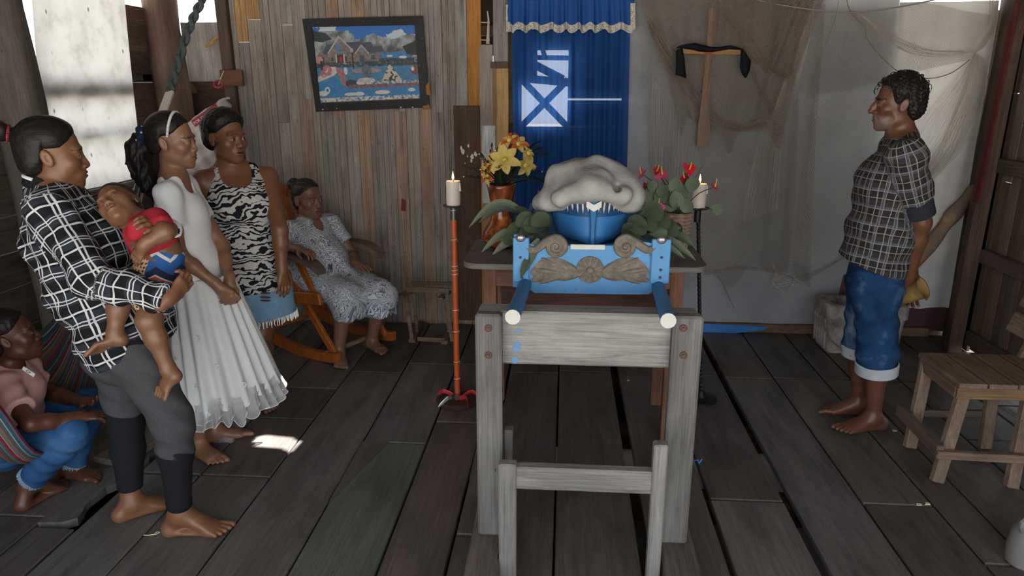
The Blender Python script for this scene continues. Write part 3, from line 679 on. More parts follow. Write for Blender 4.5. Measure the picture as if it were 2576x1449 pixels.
for sg in (-1, 1):
    V = []; tt = [0.001, .004, .01, .02, .045, .08, .13, .2, .3, .5, .75, 1.0]
    for t in tt:
        for s_ in (.60, .70, .80, .9, 1.0): V.append(hull_pt(t, s_, sg))
    mk('stripe', V, grid_faces(len(tt), 5), STR, hl, True)
    SIL = M.setdefault('silver', plain('silver_flame', S(176, 176, 170), .5, .4, .1, .4, 50)); DKF = M.setdefault('flame_dark', plain('flame_dark', S(66, 52, 44), .6))
    for i in range(9):
        fr_i = .10+.105*i; zc = .80; hgt = .10+.05*math.sin(i*2.1)**2
        for mt, w_, dz, off in ((DKF, .011, 1.25, .0042), (SIL, .0065, 1.0, .0055)):
            V = [hull_pt(min(.6, .16*max(.02, fr_i+dx*w_*4.0)**2), zc+dy*hgt*dz, sg, off) for dx, dy in ((0, -1), (.7, -.3), (.8, .3), (.2, 1), (-.6, .4), (-.7, -.2))]
            mk('flame_mark', V, [(0, 1, 2, 3, 4, 5)], mt, hl)
q = MB(); sp_ = [np.array((bxc, stem(s_, 0)-.006, hull(0, s_)[1])) for s_ in np.linspace(.03, 1.0, 8)]; q.tube(sp_, [.008]*4+[.011, .014, .016, .018], 8); q.build('stem', DB, boat, smooth=True)
V = []; cz = aty(1494, 512, BY0-.05)
q = MB(); q.prism([(-.026, .010), (0, -.004), (.026, .010), (.026, -.012), (0, -.028), (-.026, -.012)][::-1], (bxc, cz[1], cz[2]), (1, 0, 0), (0, 0, 1), (0, -1, 0), .004); q.build('white_chevron', WHT, boat)
# ---- candle stands
def candle(p, lab, groupn):
    wx_ = NT('wax', .5, .4); wx_.col(S(206, 194, 182)); wx_.b.inputs['Subsurface Weight'].default_value = .35; wx_.b.inputs['Subsurface Radius'].default_value = (.02, .012, .008); wx_.b.inputs['Subsurface Scale'].default_value = .6
    t = thing('candle', p, lab, 'candle', groupn)
    q = MB(); q.lathe([(.0345, 0), (.0355, .01), (.035, .09), (.036, .112), (.034, .118), (.026, .112), (.006, .108)], p, 24); wb_ = q.build('wax', wx_.m, t, smooth=True)
    q = MB(); q.tube([(p[0]+.034, p[1]-.012, p[2]+.11), (p[0]+.036, p[1]-.012, p[2]+.07)], [.004, .0055], 6); q.build('drip', wx_.m, wb_, smooth=True)
    q = MB(); q.tube([(p[0], p[1], p[2]+.10), (p[0]+.002, p[1], p[2]+.128)], .0015, 5); q.build('wick', plain('wick', S(30, 26, 24), .9), t)
    fk = NT('flame'); em = fk.new('ShaderNodeEmission'); em.inputs[0].default_value = (1, .62, .25, 1); em.inputs[1].default_value = 9; fk.t.links.new(em.outputs[0], fk.out.inputs[0])
    q = MB(); q.lathe([(.0012, .122), (.0050, .130), (.0058, .136), (.0042, .146), (.0018, .157), (.0003, .165)], p, 12); q.build('flame', fk.m, t, smooth='all')
    ld = bpy.data.lights.new('candle_light', 'POINT'); ld.energy = .25; ld.color = (1, .6, .3); ld.shadow_soft_size = .01
    lo = bpy.data.objects.new('candle_light', ld); COL.objects.link(lo); lo.location = (p[0], p[1]-.0, p[2]+.15); setp(lo, t)
def stand(u0, v0, u1, v1, black, lab):
    b = atz(u0, v0, 0); tp = aty(u1, v1, b[1])
    t = thing('candle_stand', b, lab, 'candle stand')
    IRON = M.setdefault('iron', plain('black_iron', S(38, 36, 38), .5, .5, .6))
    TINP = M.setdefault('tinplate', plain('tin_plate', S(92, 90, 88), .4, .5, .7))
    if black:
        q = MB(); P = []
        n = 90
        q.tube([b+(tp-b)*i/n for i in range(n+1)], [.0085+.0025*(1 if i % 2 else 0) for i in range(n+1)], 7); q.build('twisted_rod', IRON, t)
        q = MB(); q.lathe([(.085, 0), (.085, .008), (.03, .018), (.012, .05)], b, 18); q.build('base', IRON, t)
    else:
        ok = NT('ribbon_orange', .45, .5); oc = ok.coord('Object'); s3 = ok.sep(oc); ok.col(ok.mix(ok.noise(oc, 40, 3), S(150, 62, 30), S(196, 88, 44)))
        q = MB(); q.tube([b, tp], .0155, 14); q.build('pole', ok.m, t, smooth=True)
        rib = plain('white_ribbon', S(214, 200, 196), .6)
        ax = (tp-b)/np.linalg.norm(tp-b)
        for f_ in (.97, .83, .70, .68, .66, .48, .37, .21, .12):
            c = b+(tp-b)*f_; pts = [c+.0162*np.array((math.cos(a), math.sin(a), 0))+ax*.012*a/6.28 for a in np.linspace(0, 6.28, 17)]
            q = MB(); q.tube(pts, .0016, 5); q.build('ribbon', rib, t)
        q = MB(); q.lathe([(.11, 0), (.115, .012), (.10, .02), (.03, .022), (.02, .05)], b, 22); q.build('base', plain('base_dark', S(66, 44, 40), .6), t)
        rr_ = plain('red_ribbon', S(176, 46, 50), .5)
        for k in range(5):
            a = k*1.3; q = MB(); q.tube(spline([b+np.array((.03*math.cos(a), .03*math.sin(a), .03)), b+np.array((.08*math.cos(a+.3), .08*math.sin(a+.3), .05)), b+np.array((.13*math.cos(a+.1), .13*math.sin(a+.1), .012))], 7), [.008, .012, .011, .012, .01, .008, .004], 6, flat=.25); q.build('ribbon_end', rr_ if k != 3 else plain('silver_strip', S(150, 156, 156), .35, .5, .5), t)
    q = MB(); q.lathe([(.017, -.07), (.017, -.01), (.05, -.004), (.054, .002), (.050, .001), (.01, .0)], tp, 22); q.build('drip_dish', TINP if not black else IRON, t, smooth=True)
    return tp+np.array((0, 0, .0025))
p1 = stand(1151, 1010, 1141, 517, False, 'tall orange ribbon wrapped candle stand with red ribbons at its base')
p2 = stand(1763, 1004, 1756, 523, True, 'thin black twisted iron candle stand beside the table')
candle(p1, 'lit white candle on the orange ribbon wrapped stand', 'lit candles')
candle(p2, 'lit white candle on the black iron stand', 'lit candles')
# ---- vase and pot
vz = aty(1262, 600, 3.36); vp = np.array((vz[0], 3.36, ZT))
vk = NT('brown_glaze', .18, .6); vn = vk.noise(vk.coord(scale=(1, 1, .5)), 14, 4, .6, 1.0); vk.col(vk.ramp(vn, [(.35, S(48, 26, 16)), (.52, S(120, 60, 26)), (.66, S(170, 92, 40))]))
q = MB(); ht = aty(1270, 463, 3.36)[2]-ZT
q.lathe([(.050, 0), (.062, .01), (.085, ht*.10), (.095, ht*.18), (.085, ht*.30), (.060, ht*.42), (.048, ht*.52), (.050, ht*.66), (.060, ht*.82), (.068, ht*.95), (.072, ht), (.064, ht), (.05, ht*.9)], vp, 28)
vo = tag(q.build('vase', vk.m, smooth='all'), 'tall brown glazed vase holding yellow lilies on table', 'vase')
VT = vp+np.array((0, 0, ht))
bk2 = NT('basket_weave', .8, .2); cc = bk2.coord(scale=(1, 1, 1)); br_ = bk2.new('ShaderNodeTexBrick'); bk2.put(br_.inputs['Vector'], cc)
pp_ = aty(1702, 585, 3.36); pbp = np.array((pp_[0], 3.36, ZT)); ph = aty(1702, 533, 3.36)[2]-ZT
bk2.col(bk2.ramp(bk2.noise(cc, 30, 4), [(.3, S(118, 98, 82)), (.7, S(160, 136, 116))]))
pot = thing('basket_pot', pbp, 'woven straw basket pot holding red anthuriums on table', 'pot')
q = MB(); q.lathe([(.040, 0), (.046, .003), (.062, ph*.95), (.056, ph*.93)], pbp, 24); bb_ = q.build('body', bk2.m, pot, smooth=True)
nrow = 11
for r_i in range(nrow):
    z = ph*(r_i+.5)/nrow; rad = .046+.017*z/ph; n = 26
    pts = [pbp+np.array(((rad+.003*(1 if (k+r_i) % 2 else -1))*math.cos(6.283*k/n), (rad+.003*(1 if (k+r_i) % 2 else -1))*math.sin(6.283*k/n), z)) for k in range(n)]
    q = MB(); q.tube(pts, ph/nrow*.52, 5, closed=True); q.build('weave_row', bk2.m, bb_, smooth=True)
# ---- leaves and flowers
def leafV(base, tip, wid, sag=.2, side=None, n=9, fold=.25, prof=.8, m=5, updir=(0, 0, 1)):
    base = np.array(base, float); tip = np.array(tip, float); L = np.linalg.norm(tip-base); up = np.array(updir, float)
    V = []; C = [base+(tip-base)*t+up*sag*L*math.sin(math.pi*t) for t in np.linspace(0, 1, n)]
    for i, c in enumerate(C):
        t = i/(n-1); d = C[min(i+1, n-1)]-C[max(i-1, 0)]; d /= np.linalg.norm(d)+1e-9
        sd_ = np.cross(d, np.array(side if side is not None else (0, 0, 1), float)); sd_ /= np.linalg.norm(sd_)+1e-9; nr = np.cross(sd_, d)
        wd = wid*max(.04, math.sin(math.pi*min(1, (t*.93+.05)))**prof)
        for k in range(m):
            s_ = k/(m-1)*2-1; V.append(c+sd_*s_*wd+nr*fold*wd*s_*s_)
    return V, grid_faces(n, m)
def leafmat(name, c, rough=.5, sp=.35, vein=True):
    k = NT(name, rough, sp); n = k.noise(k.coord(), 30, 4); k.col(k.mix(n, tuple(x*.75 for x in c), tuple(min(1, x*1.25) for x in c))); k.translucent(tuple(min(1, x*1.3) for x in c), .25); return k.m
LG = leafmat('leaf_grey_green', S(72, 82, 62)); LGD = leafmat('leaf_dark', S(50, 60, 44)); LGL = leafmat('leaf_pale', S(104, 118, 94))
YEL = NT('lily_petal', .6, .2); yz = YEL.noise(YEL.coord(), 22, 3); YEL.col(YEL.ramp(yz, [(.3, S(196, 174, 96)), (.60, S(206, 184, 108)), (.72, S(196, 104, 44))])); YEL.translucent(S(230, 200, 100), .25)
ORG = leafmat('orange_petal', S(190, 92, 48), .6)
PISTIL = plain('pistil', S(196, 170, 80), .7)
def lily(c, face, size, lab, org=False):
    face = np.array(face, float); face /= np.linalg.norm(face); x = np.cross(face, (0, 0, 1)); x /= np.linalg.norm(x); y = np.cross(x, face)
    t = thing('lily', c, lab, 'flower', 'yellow lilies in the brown vase')
    for k in range(6):
        a = 2*math.pi*k/6+.3; dr = math.cos(a)*x+math.sin(a)*y; L = size*(1 if k % 2 else .88)
        V, Fc = leafV(c, c+dr*L+face*L*.22, size*.27, .16, side=face, n=8, fold=.3, prof=.85, updir=face)
        mk('petal', V, Fc, YEL.m if not (org and k % 2) else ORG, t, True)
    q = MB(); q.ball(c+face*.012, .012, 6); ctr = q.build('flower_centre', PISTIL, t, smooth='all')
    for k in range(5):
        a = 6.283*k/5; q = MB(); q.tube([c, c+face*.03+.010*(math.cos(a)*x+math.sin(a)*y)], [.0012, .0025], 5); q.build('stamen', PISTIL, t)
FY = 3.33
for i, (u, v, fc, sz, lb, og) in enumerate([(1270, 402, (0, -1, .25), .080, 'largest yellow lily facing out of the brown vase', 0), (1246, 410, (-.6, -.8, .2), .06, 'yellow lily tucked behind the largest one', 1),
        (1302, 364, (.3, -.7, .5), .055, 'topmost yellow lily above the bouquet in front of blue curtain', 1), (1283, 356, (-.3, -.6, .7), .045, 'small orange tipped lily at the crown of the bouquet', 1),
        (1319, 415, (.6, -.8, .0), .06, 'yellow lily on the curtain side of the bouquet', 0), (1230, 440, (-.7, -.7, -.1), .055, 'low yellow lily over the white board', 1), (1325, 388, (.7, -.5, .5), .04, 'small yellow bud lily beside the dark leaf spray', 0), (1226, 425, (-.8, -.5, .3), .042, 'orange lily at the outer rim of the bouquet', 1)]):
    lily(aty(u, v, FY-.05+.02*(i % 3)), fc, sz, lb, og)
fol = thing('foliage_spray', VT, 'dark green filler foliage with tiny white buds in brown vase', 'foliage')
for i in range(46):
    a = random.uniform(0, 6.283); el = random.uniform(-.1, 1.1); L = random.uniform(.10, .21)
    d = np.array((math.cos(a)*math.cos(el), .8*math.sin(a)*math.cos(el), math.sin(el)*.9)); tip = VT+d*L+np.array((.01, 0, .03))
    V, Fc = leafV(VT+np.array((0, 0, -.02)), tip, .007, .08, n=6, m=3); mk('stem_leaf', V, Fc, LGD, fol, True)
    for s_ in (.45, .6, .75, .88):
        p = VT+(tip-VT)*s_; e = np.cross(d, (0, 0, 1))*random.choice((-1, 1))*.03+d*.03+np.array((0, 0, random.uniform(-.01, .02)))
        V, Fc = leafV(p, p+e, .0045, .1, n=5, m=3); mk('leaflet', V, Fc, LGD, fol, True)
    if i % 3 == 0:
        q = MB(); q.ball(tip, .004, 4); q.build('bud', WHT, fol)
for (pts) in (((1300, 420), (1335, 392), (1368, 384)), ((1300, 425), (1330, 375), (1345, 366)), ((1290, 450), (1330, 450), (1362, 458))):
    C = [aty(u, v, FY) for u, v in pts]; q = MB(); q.tube(spline(C, 8), .0025, 5); q.build('twig', LGD, fol)
    for s_ in np.linspace(.3, 1, 8):
        p = C[0]+(C[2]-C[0])*s_+np.array((0, 0, .03*math.sin(3.14*s_))); 
        for sg in (-1, 1):
            V, Fc = leafV(p, p+np.array((.045, -.01, .028*sg)), .008, .05, n=6, m=3); mk('leaflet', V, Fc, LGD, fol, True)
# anthuriums
RED = NT('spathe_red', .22, .6); rn = RED.noise(RED.coord(), 40, 4); RED.col(RED.mix(rn, S(176, 24, 34), S(214, 44, 56)))
PNK = NT('spathe_pink', .3, .5); PNK.col(PNK.mix(PNK.noise(PNK.coord(), 40, 4), S(190, 50, 90), S(222, 96, 128)))
PT = pbp+np.array((0, 0, ph))
def heart(c, nrm, upd, size, mat, name, parent, rnd=0.0):
    nrm = np.array(nrm, float); nrm /= np.linalg.norm(nrm); x = np.cross(upd, nrm); x /= np.linalg.norm(x); y = np.cross(nrm, x); V = [c]; n = 22
    for r_ in (.5, 1.0):
        for k in range(n):
            a = 2*math.pi*k/n; hx = 16*math.sin(a)**3/17; hy = (13*math.cos(a)-5*math.cos(2*a)-2*math.cos(3*a)-math.cos(4*a))/17
            hx = hx*(1-rnd)+rnd*math.sin(a)*.85; hy = hy*(1-rnd)+rnd*math.cos(a)
            V.append(c+size*r_*(hx*x+(hy+.1)*y)+nrm*size*.22*r_*r_*(hx*hx))
    Fc = [(0, 1+k, 1+(k+1) % n) for k in range(n)]+[(1+k, 1+n+k, 1+n+(k+1) % n, 1+(k+1) % n) for k in range(n)]
    return mk(name, V, Fc, mat, parent, True)
AY = 3.34
SP = [(1733, 427, RED, .040, (.55, -.75, .55), 'red anthurium standing highest above the basket pot'), (1724, 448, RED, .034, (-.75, -.6, .1), 'red anthurium nodding below the highest bloom'), (1650, 432, RED, .034, (.7, -.6, .35), 'red anthurium leaning toward the white cloth'), (1667, 440, PNK, .036, (-.55, -.6, .75), 'pink anthurium between two red ones'),
      (1615, 438, PNK, .034, (-.9, -.4, .5), 'pink anthurium over the edge of the white cloth'), (1624, 468, PNK, .026, (.6, -.8, .4), 'small pink anthurium low beside the white cloth'), (1655, 517, RED, .026, (.3, -.6, .9), 'small red anthurium among the basket leaves'), (1655, 518, PNK, .030, (.2, -.9, .5), 'pink anthurium drooping over the blue litter leaves'), (1797, 471, RED, .036, (.6, -.3, .9), 'dark red anthurium reaching sideways past the iron stand')]
for i, (u, v, mt, sz, nr, lb) in enumerate(SP):
    y = AY-.05+.03*(i % 3) if i != 7 else 3.1
    c = aty(u, v, y); t = thing('anthurium', c, lb, 'flower', 'anthuriums in the basket pot')
    heart(c, nr, (0.2, 0, -1 if i % 2 else 1), sz, mt.m, 'spathe', t)
    q = MB(); nn_ = np.array(nr, float)/np.linalg.norm(nr); q.tube([c+nn_*.004, c+nn_*.012+np.array((0, 0, .012)), c+nn_*.016+np.array((0, 0, .028))], [.0035, .003, .002], 6); q.build('spadix', PISTIL, t)
    q = MB(); q.tube(spline([PT-np.array((0, 0, .03)), (PT+c)/2+np.array((0, 0, .02)), c], 8), .0025, 5); q.build('stem', LG, t)
fo2 = thing('anthurium_leaves', PT, 'pale rounded green leaves growing from the basket pot', 'foliage')
for i, (u, v, sz) in enumerate([(1635, 488, .036), (1668, 480, .034), (1700, 465, .038), (1742, 466, .038), (1716, 482, .036), (1700, 500, .04), (1682, 503, .034), (1728, 517, .036), (1640, 470, .03), (1690, 520, .03), (1715, 505, .036), (1660, 498, .034), (1805, 528, .03)]):
    c = aty(u, v, AY-.06-.02*(i % 2)); heart(c, (random.uniform(-.5, .5), -1, random.uniform(0, .6)), (random.uniform(-.4, .4), 0, random.choice((-1, 1))), sz, LGL, 'leaf', fo2, .75)
    q = MB(); q.tube(spline([PT-np.array((0, 0, .03)), (PT+c)/2+np.array((0, 0, .01)), c], 6), .0018, 5); q.build('leaf_stem', LG, fo2)
for (u, v) in ((1768, 418), (1640, 418), (1755, 452)): 
    q = MB(); q.tube(spline([PT, (PT+aty(u, v, AY))/2+np.array((0, 0, .02)), aty(u, v, AY)], 6), .0012, 4); q.build('bare_stem', LG, fo2)
# leaf bundles lying along both sides of the boat
LYB = PY+.10
lb1 = thing('leaf_bundle', aty(1330, 600, LYB), 'bundle of drooping green leaves on the vase side of boat', 'leaves')
lb2 = thing('leaf_bundle', aty(1640, 600, LYB), 'bundle of drooping green leaves on the basket side of boat', 'leaves')
def lf(par, b, t, y0, y1, wd, sag, mat=None, prof=.8): V, Fc = leafV(aty(*b, y0), aty(*t, y1), wd, sag, side=(0, -1, .3), n=10, prof=prof, fold=.2); mk('leaf', V, Fc, mat or random.choice((LG, LG, LGD)), par, True)
L0 = LYB
for b, t, dy, wd, sag in [((1330, 545), (1180, 572), .05, .014, .32), ((1320, 540), (1205, 560), .08, .013, .22), ((1340, 600), (1212, 634), -.02, .016, .25), ((1345, 605), (1240, 640), -.05, .018, .2), ((1340, 590), (1268, 622), 0, .02, .2), ((1355, 600), (1315, 690), -.13, .02, .05), ((1345, 595), (1295, 655), -.08, .02, .1),
        ((1370, 575), (1325, 545), .06, .022, .1), ((1385, 570), (1345, 520), .08, .022, .05), ((1375, 590), (1355, 480), .12, .024, .05), ((1350, 570), (1295, 520), .06, .018, .1), ((1330, 640), (1310, 700), -.15, .012, .03)]:
    lf(lb1, b, t, L0+dy+.03, L0+dy, wd, sag)
for (u, v, sz) in [(1343, 573, .036), (1331, 590, .03), (1300, 585, .03), (1322, 560, .03), (1360, 560, .03), (1290, 605, .028), (1352, 610, .026)]:
    V, Fc = leafV(aty(u+22, v-8, L0), aty(u-22, v+8, L0-.06), sz, .12, side=(0, -1, .4), n=9, prof=.5, fold=.15); mk('leaf', V, Fc, LG, lb1, True)
for b, t, dy, wd, sag in [((1630, 590), (1722, 650), -.05, .012, .05), ((1650, 590), (1728, 640), -.04, .011, .05), ((1660, 585), (1750, 655), -.06, .011, .05), ((1670, 590), (1745, 620), -.02, .016, .15), ((1640, 560), (1690, 575), 0, .02, .1), ((1640, 570), (1660, 535), .05, .02, .05), ((1600, 570), (1620, 530), .05, .024, .05), ((1630, 575), (1735, 600), .0, .018, .15), ((1610, 600), (1590, 625), -.1, .02, .1), ((1690, 570), (1715, 585), .0, .02, .1)]:
    lf(lb2, b, t, L0+dy+.03, L0+dy, wd, sag)
for (u, v, sz) in [(1600, 575, .036), (1625, 565, .036), (1640, 540, .036), (1606, 628, .032), (1630, 640, .036), (1650, 585, .034), (1585, 590, .028), (1680, 580, .03), (1660, 560, .03)]:
    V, Fc = leafV(aty(u-22, v-12, L0), aty(u+20, v+16, L0-.10), sz, .15, side=(0, -1, .4), n=9, prof=.5, fold=.15); mk('leaf', V, Fc, random.choice((LG, LGL)), lb2, True)
# ---- rocking chair
CO = np.array((-1.475, 4.235, 0)); cf = np.array((.86, -.51, 0)); cs = np.array((.51, .86, 0))
def ch_(x, y, z): return CO+cf*x+cs*y+np.array((0, 0, z))
rk = thing('rocking_chair', CO, 'orange varnished wooden rocking chair with worn grey armrests', 'rocking chair')
HWD = .235
def rz_(x): return .022+.30*(x-.02)**2
for sg in (-1, 1):
    y = sg*HWD; q = MB(); P = [ch_(x, y, rz_(x)+.012) for x in np.linspace(-.44, .32, 14)]
    V = []; 
    for p in P:
        for (a, b) in ((-.017, -.034), (.017, -.034), (.017, .026), (-.017, .026)): V.append(p+cs*a+np.array((0, 0, b)))
    Fc = [(i*4+k, i*4+(k+1) % 4, i*4+4+(k+1) % 4, i*4+4+k) for i in range(13) for k in range(4)]+[(3, 2, 1, 0), (52, 53, 54, 55)]
    r_o = mk('rocker', V, Fc, M['orange'], rk)
    q = MB(); q.bar(ch_(.27, y-.025*sg, rz_(.27)+.01), ch_(-.20, y-.025*sg, .60), .05, .024, side=tuple(cf), ch=.004); q.build('front_leg', M['orange'], rk)
    q = MB(); q.bar(ch_(-.40, y+.025*sg, rz_(-.40)+.01), ch_(-.13, y+.025*sg, .58), .05, .022, side=tuple(cf), ch=.004); q.build('rear_leg', M['orange'], rk)
    q = MB(); q.bar(ch_(-.30, y, .34), ch_(.20, y, .40), .075, .026, side=(0, 0, 1), ch=.006); q.build('seat_rail', M['orange'], rk)
    q = MB(); q.bar(ch_(.13, y-.03*sg, .385), ch_(-.02, y-.03*sg, .60), .045, .022, side=tuple(cf), ch=.004); q.build('arm_support', M['orange'], rk)
    P = [ch_(x, y+.01*sg, z) for x, z in ((-.26, .615), (-.08, .63), (.05, .635), (.16, .615), (.24, .575))]; q = MB()
    V = []
    for i, p in enumerate(spline(P, 10)):
        wdt = .030+.014*math.sin(i/9*3.1)
        for (a, b) in ((-wdt, -.014), (wdt, -.014), (wdt, .014), (-wdt, .014)): V.append(p+cs*a+np.array((0, 0, b)))
    mk('armrest', V, [(i*4+k, i*4+(k+1) % 4, i*4+4+(k+1) % 4, i*4+4+k) for i in range(9) for k in range(4)]+[(3, 2, 1, 0), (36, 37, 38, 39)], M['woodx'], rk, color=S(112, 98, 84))
    for (x, z) in ((.25, rz_(.25)+.015), (-.01, .375), (.12, .385)):
        bolt(ch_(x, y-.045*sg if z > .1 else y-.04*sg, z)+cs*(0), .011, rk, M['tinplate'], tuple(-cs if sg < 0 else cs))
    q = MB(); q.bar(ch_(-.20, y*.98, .36), ch_(-.52, y*.98, .96), .05, .028, side=tuple(cf), ch=.006); q.build('back_post', M['orange'], rk)
for x in np.linspace(-.22, .17, 7):
    q = MB(); q.bar(ch_(x, -HWD+.01, .365+x*.09), ch_(x, HWD-.01, .365+x*.09), .045, .016, side=tuple(cf), ch=.003); q.build('seat_slat', M['orange'], rk)
for k in range(5):
    y = -.16+k*.08; q = MB(); q.bar(ch_(-.23, y, .42), ch_(-.53, y, .98+.03*(1-abs(k-2)/2)), .058, .014, side=tuple(cs), ch=.005); q.build('back_slat', M['orange'], rk)
q = MB(); q.bar(ch_(-.505, -HWD, .93), ch_(-.505, HWD, .93), .05, .02, side=(0, 0, 1), ch=.004); q.build('top_rail', M['orange'], rk)
for (x, z) in ((.21, rz_(.2)+.03), (-.36, rz_(-.36)+.035)):
    q = MB(); q.bar(ch_(x, -HWD, z), ch_(x, HWD, z), .028, .02, side=(0, 0, 1), ch=.004); q.build('stretcher', M['orange'] if x < 0 else M['woodx'], rk, color=S(140, 116, 92))
# ---- light slat frame by the wall
sf = thing('slat_stand', atz(1075, 855, 0), 'low open stand knocked together from thin pale slats by the board wall', 'stand')
def sbar(a, b, wx, wy, ya, yb, nm, sd=None): q = MB(); q.bar(aty(*a, ya), aty(*b, yb), wx, wy, side=sd, ch=.002); q.build(nm, M['woodx'], sf, color=S(126, 108, 92))
yf, yk = 4.27, 4.5
for (u0, v0, u1, v1) in ((1036, 858, 1058, 812), (1118, 862, 1134, 815)):
    a, b = atz(u0, v0, .014), atz(u1, v1, .014); q = MB(); q.bar(a, b, .045, .026, side=(1, 0, 0), ch=.002); q.build('foot', M['woody'], sf, color=S(122, 104, 88))
sbar((1050, 852), (1120, 856), .03, .015, yf+.05, yf+.05, 'bottom_rail', (0, 0, 1))
sbar((1021, 744), (1036, 852), .024, .014, yf, yf, 'leg'); sbar((1041, 736), (1049, 835), .022, .014, yf+.12, yf+.12, 'leg'); sbar((1124, 735), (1137, 858), .024, .014, yf, yf, 'leg')
sbar((1118, 738), (1130, 835), .022, .014, yf+.12, yf+.12, 'leg')
sbar((1004, 747), (1040, 728), .018, .05, yf-.05, yf+.16, 'top_piece', (0, 0, 1)); sbar((1106, 752), (1128, 734), .018, .04, yf-.03, yf+.16, 'top_piece', (0, 0, 1))
sbar((1022, 727), (1130, 732), .035, .016, yf, yf, 'top_rail', (0, 0, 1)); sbar((1034, 712), (1142, 713), .02, .016, yf+.16, yf+.16, 'top_rail', (0, 0, 1))
# ---- styrofoam box
sk = NT('dirty_foam', .85, .15); sn = sk.noise(sk.coord(), 7, 7, .7); sk.col(sk.ramp(sn, [(.35, S(96, 88, 84)), (.5, S(138, 134, 132)), (.68, S(176, 174, 172))])); sk.bump(sk.noise(sk.coord(), 90, 3), .25, .004)
fx = atz(2070, 890, 0); bz = aty(2095, 770, fx[1])[2]; bx0, bx1 = fx[0], aty(2288, 830, fx[1])[0]; by0, by1 = fx[1], 4.57
fo = thing('foam_box', ((bx0+bx1)/2, (by0+by1)/2, 0), 'grimy white foam fish box with fluted sides behind the man', 'box')
def rrect(x0, x1, y0, y1, r, n=5):
    o_ = []
    for (cx, cy, a0) in ((x1-r, y1-r, 0), (x0+r, y1-r, 90), (x0+r, y0+r, 180), (x1-r, y0+r, 270)):
        for k in range(n): a = math.radians(a0+90*k/(n-1)); o_.append((cx+r*math.cos(a), cy+r*math.sin(a)))
    return o_
def ring_loft(rings, name, mat, par):
    n = len(rings[0][0]); V = [(x, y, z) for ol_, z in rings for x, y in ol_]
    Fc = [(i*n+k, i*n+(k+1) % n, (i+1)*n+(k+1) % n, (i+1)*n+k) for i in range(len(rings)-1) for k in range(n)]+[tuple(range(n-1, -1, -1)), tuple((len(rings)-1)*n+k for k in range(n))]
    return mk(name, V, Fc, mat, par)
e = .012
ring_loft([(rrect(bx0+.03, bx1-.03, by0+.02, by1-.02, .04), 0), (rrect(bx0+.012, bx1-.012, by0+.008, by1-.008, .05), bz*.72), (rrect(bx0, bx1, by0, by1, .05), bz*.73), (rrect(bx0, bx1, by0, by1, .05), bz-.01), (rrect(bx0+e, bx1-e, by0+e, by1-e, .05), bz), (rrect(bx0+.045, bx1-.045, by0+.045, by1-.045, .03), bz), (rrect(bx0+.05, bx1-.05, by0+.05, by1-.05, .03), .05)], 'body', sk.m, fo)
for k in range(5):
    y = by0+.06+k*.045; q = MB(); q.tube([(bx0+.026, y, .02), (bx0+.012, y, bz*.7)], .010, 8); q.build('flute', sk.m, fo, smooth=True)
q = MB(); q.tube(spline([aty(2062, 752, by0+.06), aty(2068, 800, by0-.012), aty(2085, 850, by0-.014), aty(2120, 880, by0-.012), aty(2135, 893, by0-.02), (aty(2128, 897, by0-.03)[0], by0-.03, .004)], 20), .004, 6); tag(q.build('rope', plain('jute', S(112, 98, 66), .9)), 'thin tan rope trailing down the foam box', 'rope')
# ---- wooden chair on the right
wc0 = np.array((1.76, 2.94, 0)); wc = thing('wooden_chair', wc0, 'rough pale pine chair with slatted seat and splayed legs by right wall', 'chair')
PN = S(126, 106, 90); zs = aty(2410, 962, 2.86)[2]
A = aty(2410, 965, 2.86); Bk = atz(2345, 888, zs); sx0 = A[0]; sy0, sy1 = 2.86, Bk[1]; sx0b = Bk[0]; sw = .48
for k in range(4):
    x0 = sx0+k*(sw/4); wdx = sw/4-.008; q = MB(); q.box((x0+wdx/2, (sy0+sy1)/2-.005, zs-.011), (wdx, sy1-sy0+.02, .022), ch=.003); q.build('seat_slat', M['woody'], wc, color=jit(PN, .08))
q = MB(); q.box((sx0+sw/2, sy0+.012, zs-.05), (sw-.01, .024, .052), ch=.003); q.build('apron', M['woodx'], wc, color=S(138, 112, 86))
q = MB(); q.box((sx0+sw/2, sy1-.012, zs-.05), (sw-.01, .024, .052), ch=.003); q.build('apron', M['woodx'], wc, color=PN)
q = MB(); q.box((sx0+.014, (sy0+sy1)/2, zs-.05), (.024, sy1-sy0-.03, .052), ch=.003); q.build('apron', M['woody'], wc, color=PN)
fl_, fr_, bl_ = atz(2352, 1215, 0), atz(2540, 1230, 0), atz(2285, 1128, 0)
legs = [((sx0+.05, sy0+.03), fl_), ((sx0+.05+.26, sy0+.03), fr_), ((sx0+.03, sy1-.03), bl_), ((sx0+.33, sy1-.03), np.array((fr_[0]+.08, bl_[1]+.02, 0))), ((sx0+sw-.04, sy0+.06), np.array((fr_[0]+.36, fr_[1]+.04, 0))), ((sx0+sw-.04, sy1-.06), np.array((fr_[0]+.36, bl_[1], 0)))]
for (x, y), f_ in legs:
    q = MB(); q.bar((f_[0]+.01, f_[1]+.01, 0), (x, y, zs-.024), .052, .034, side=(1, .1, 0), ch=.004); q.build('leg', M['woodz'], wc, color=jit(S(134, 114, 98), .08))
za = aty(2380, 1135, fl_[1]+.03)[2]
m_ = lambda i, t: np.array((legs[i][1][0]+(legs[i][0][0]-legs[i][1][0])*t, legs[i][1][1]+(legs[i][0][1]-legs[i][1][1])*t, za))
tq = za/zs
q = MB(); q.bar(m_(0, tq)+np.array((-.05, -.03, 0)), m_(1, tq)+np.array((.08, -.03, -.0)), .036, .024, side=(0, 0, 1), ch=.003); q.build('stretcher', M['woodx'], wc, color=S(130, 110, 92))
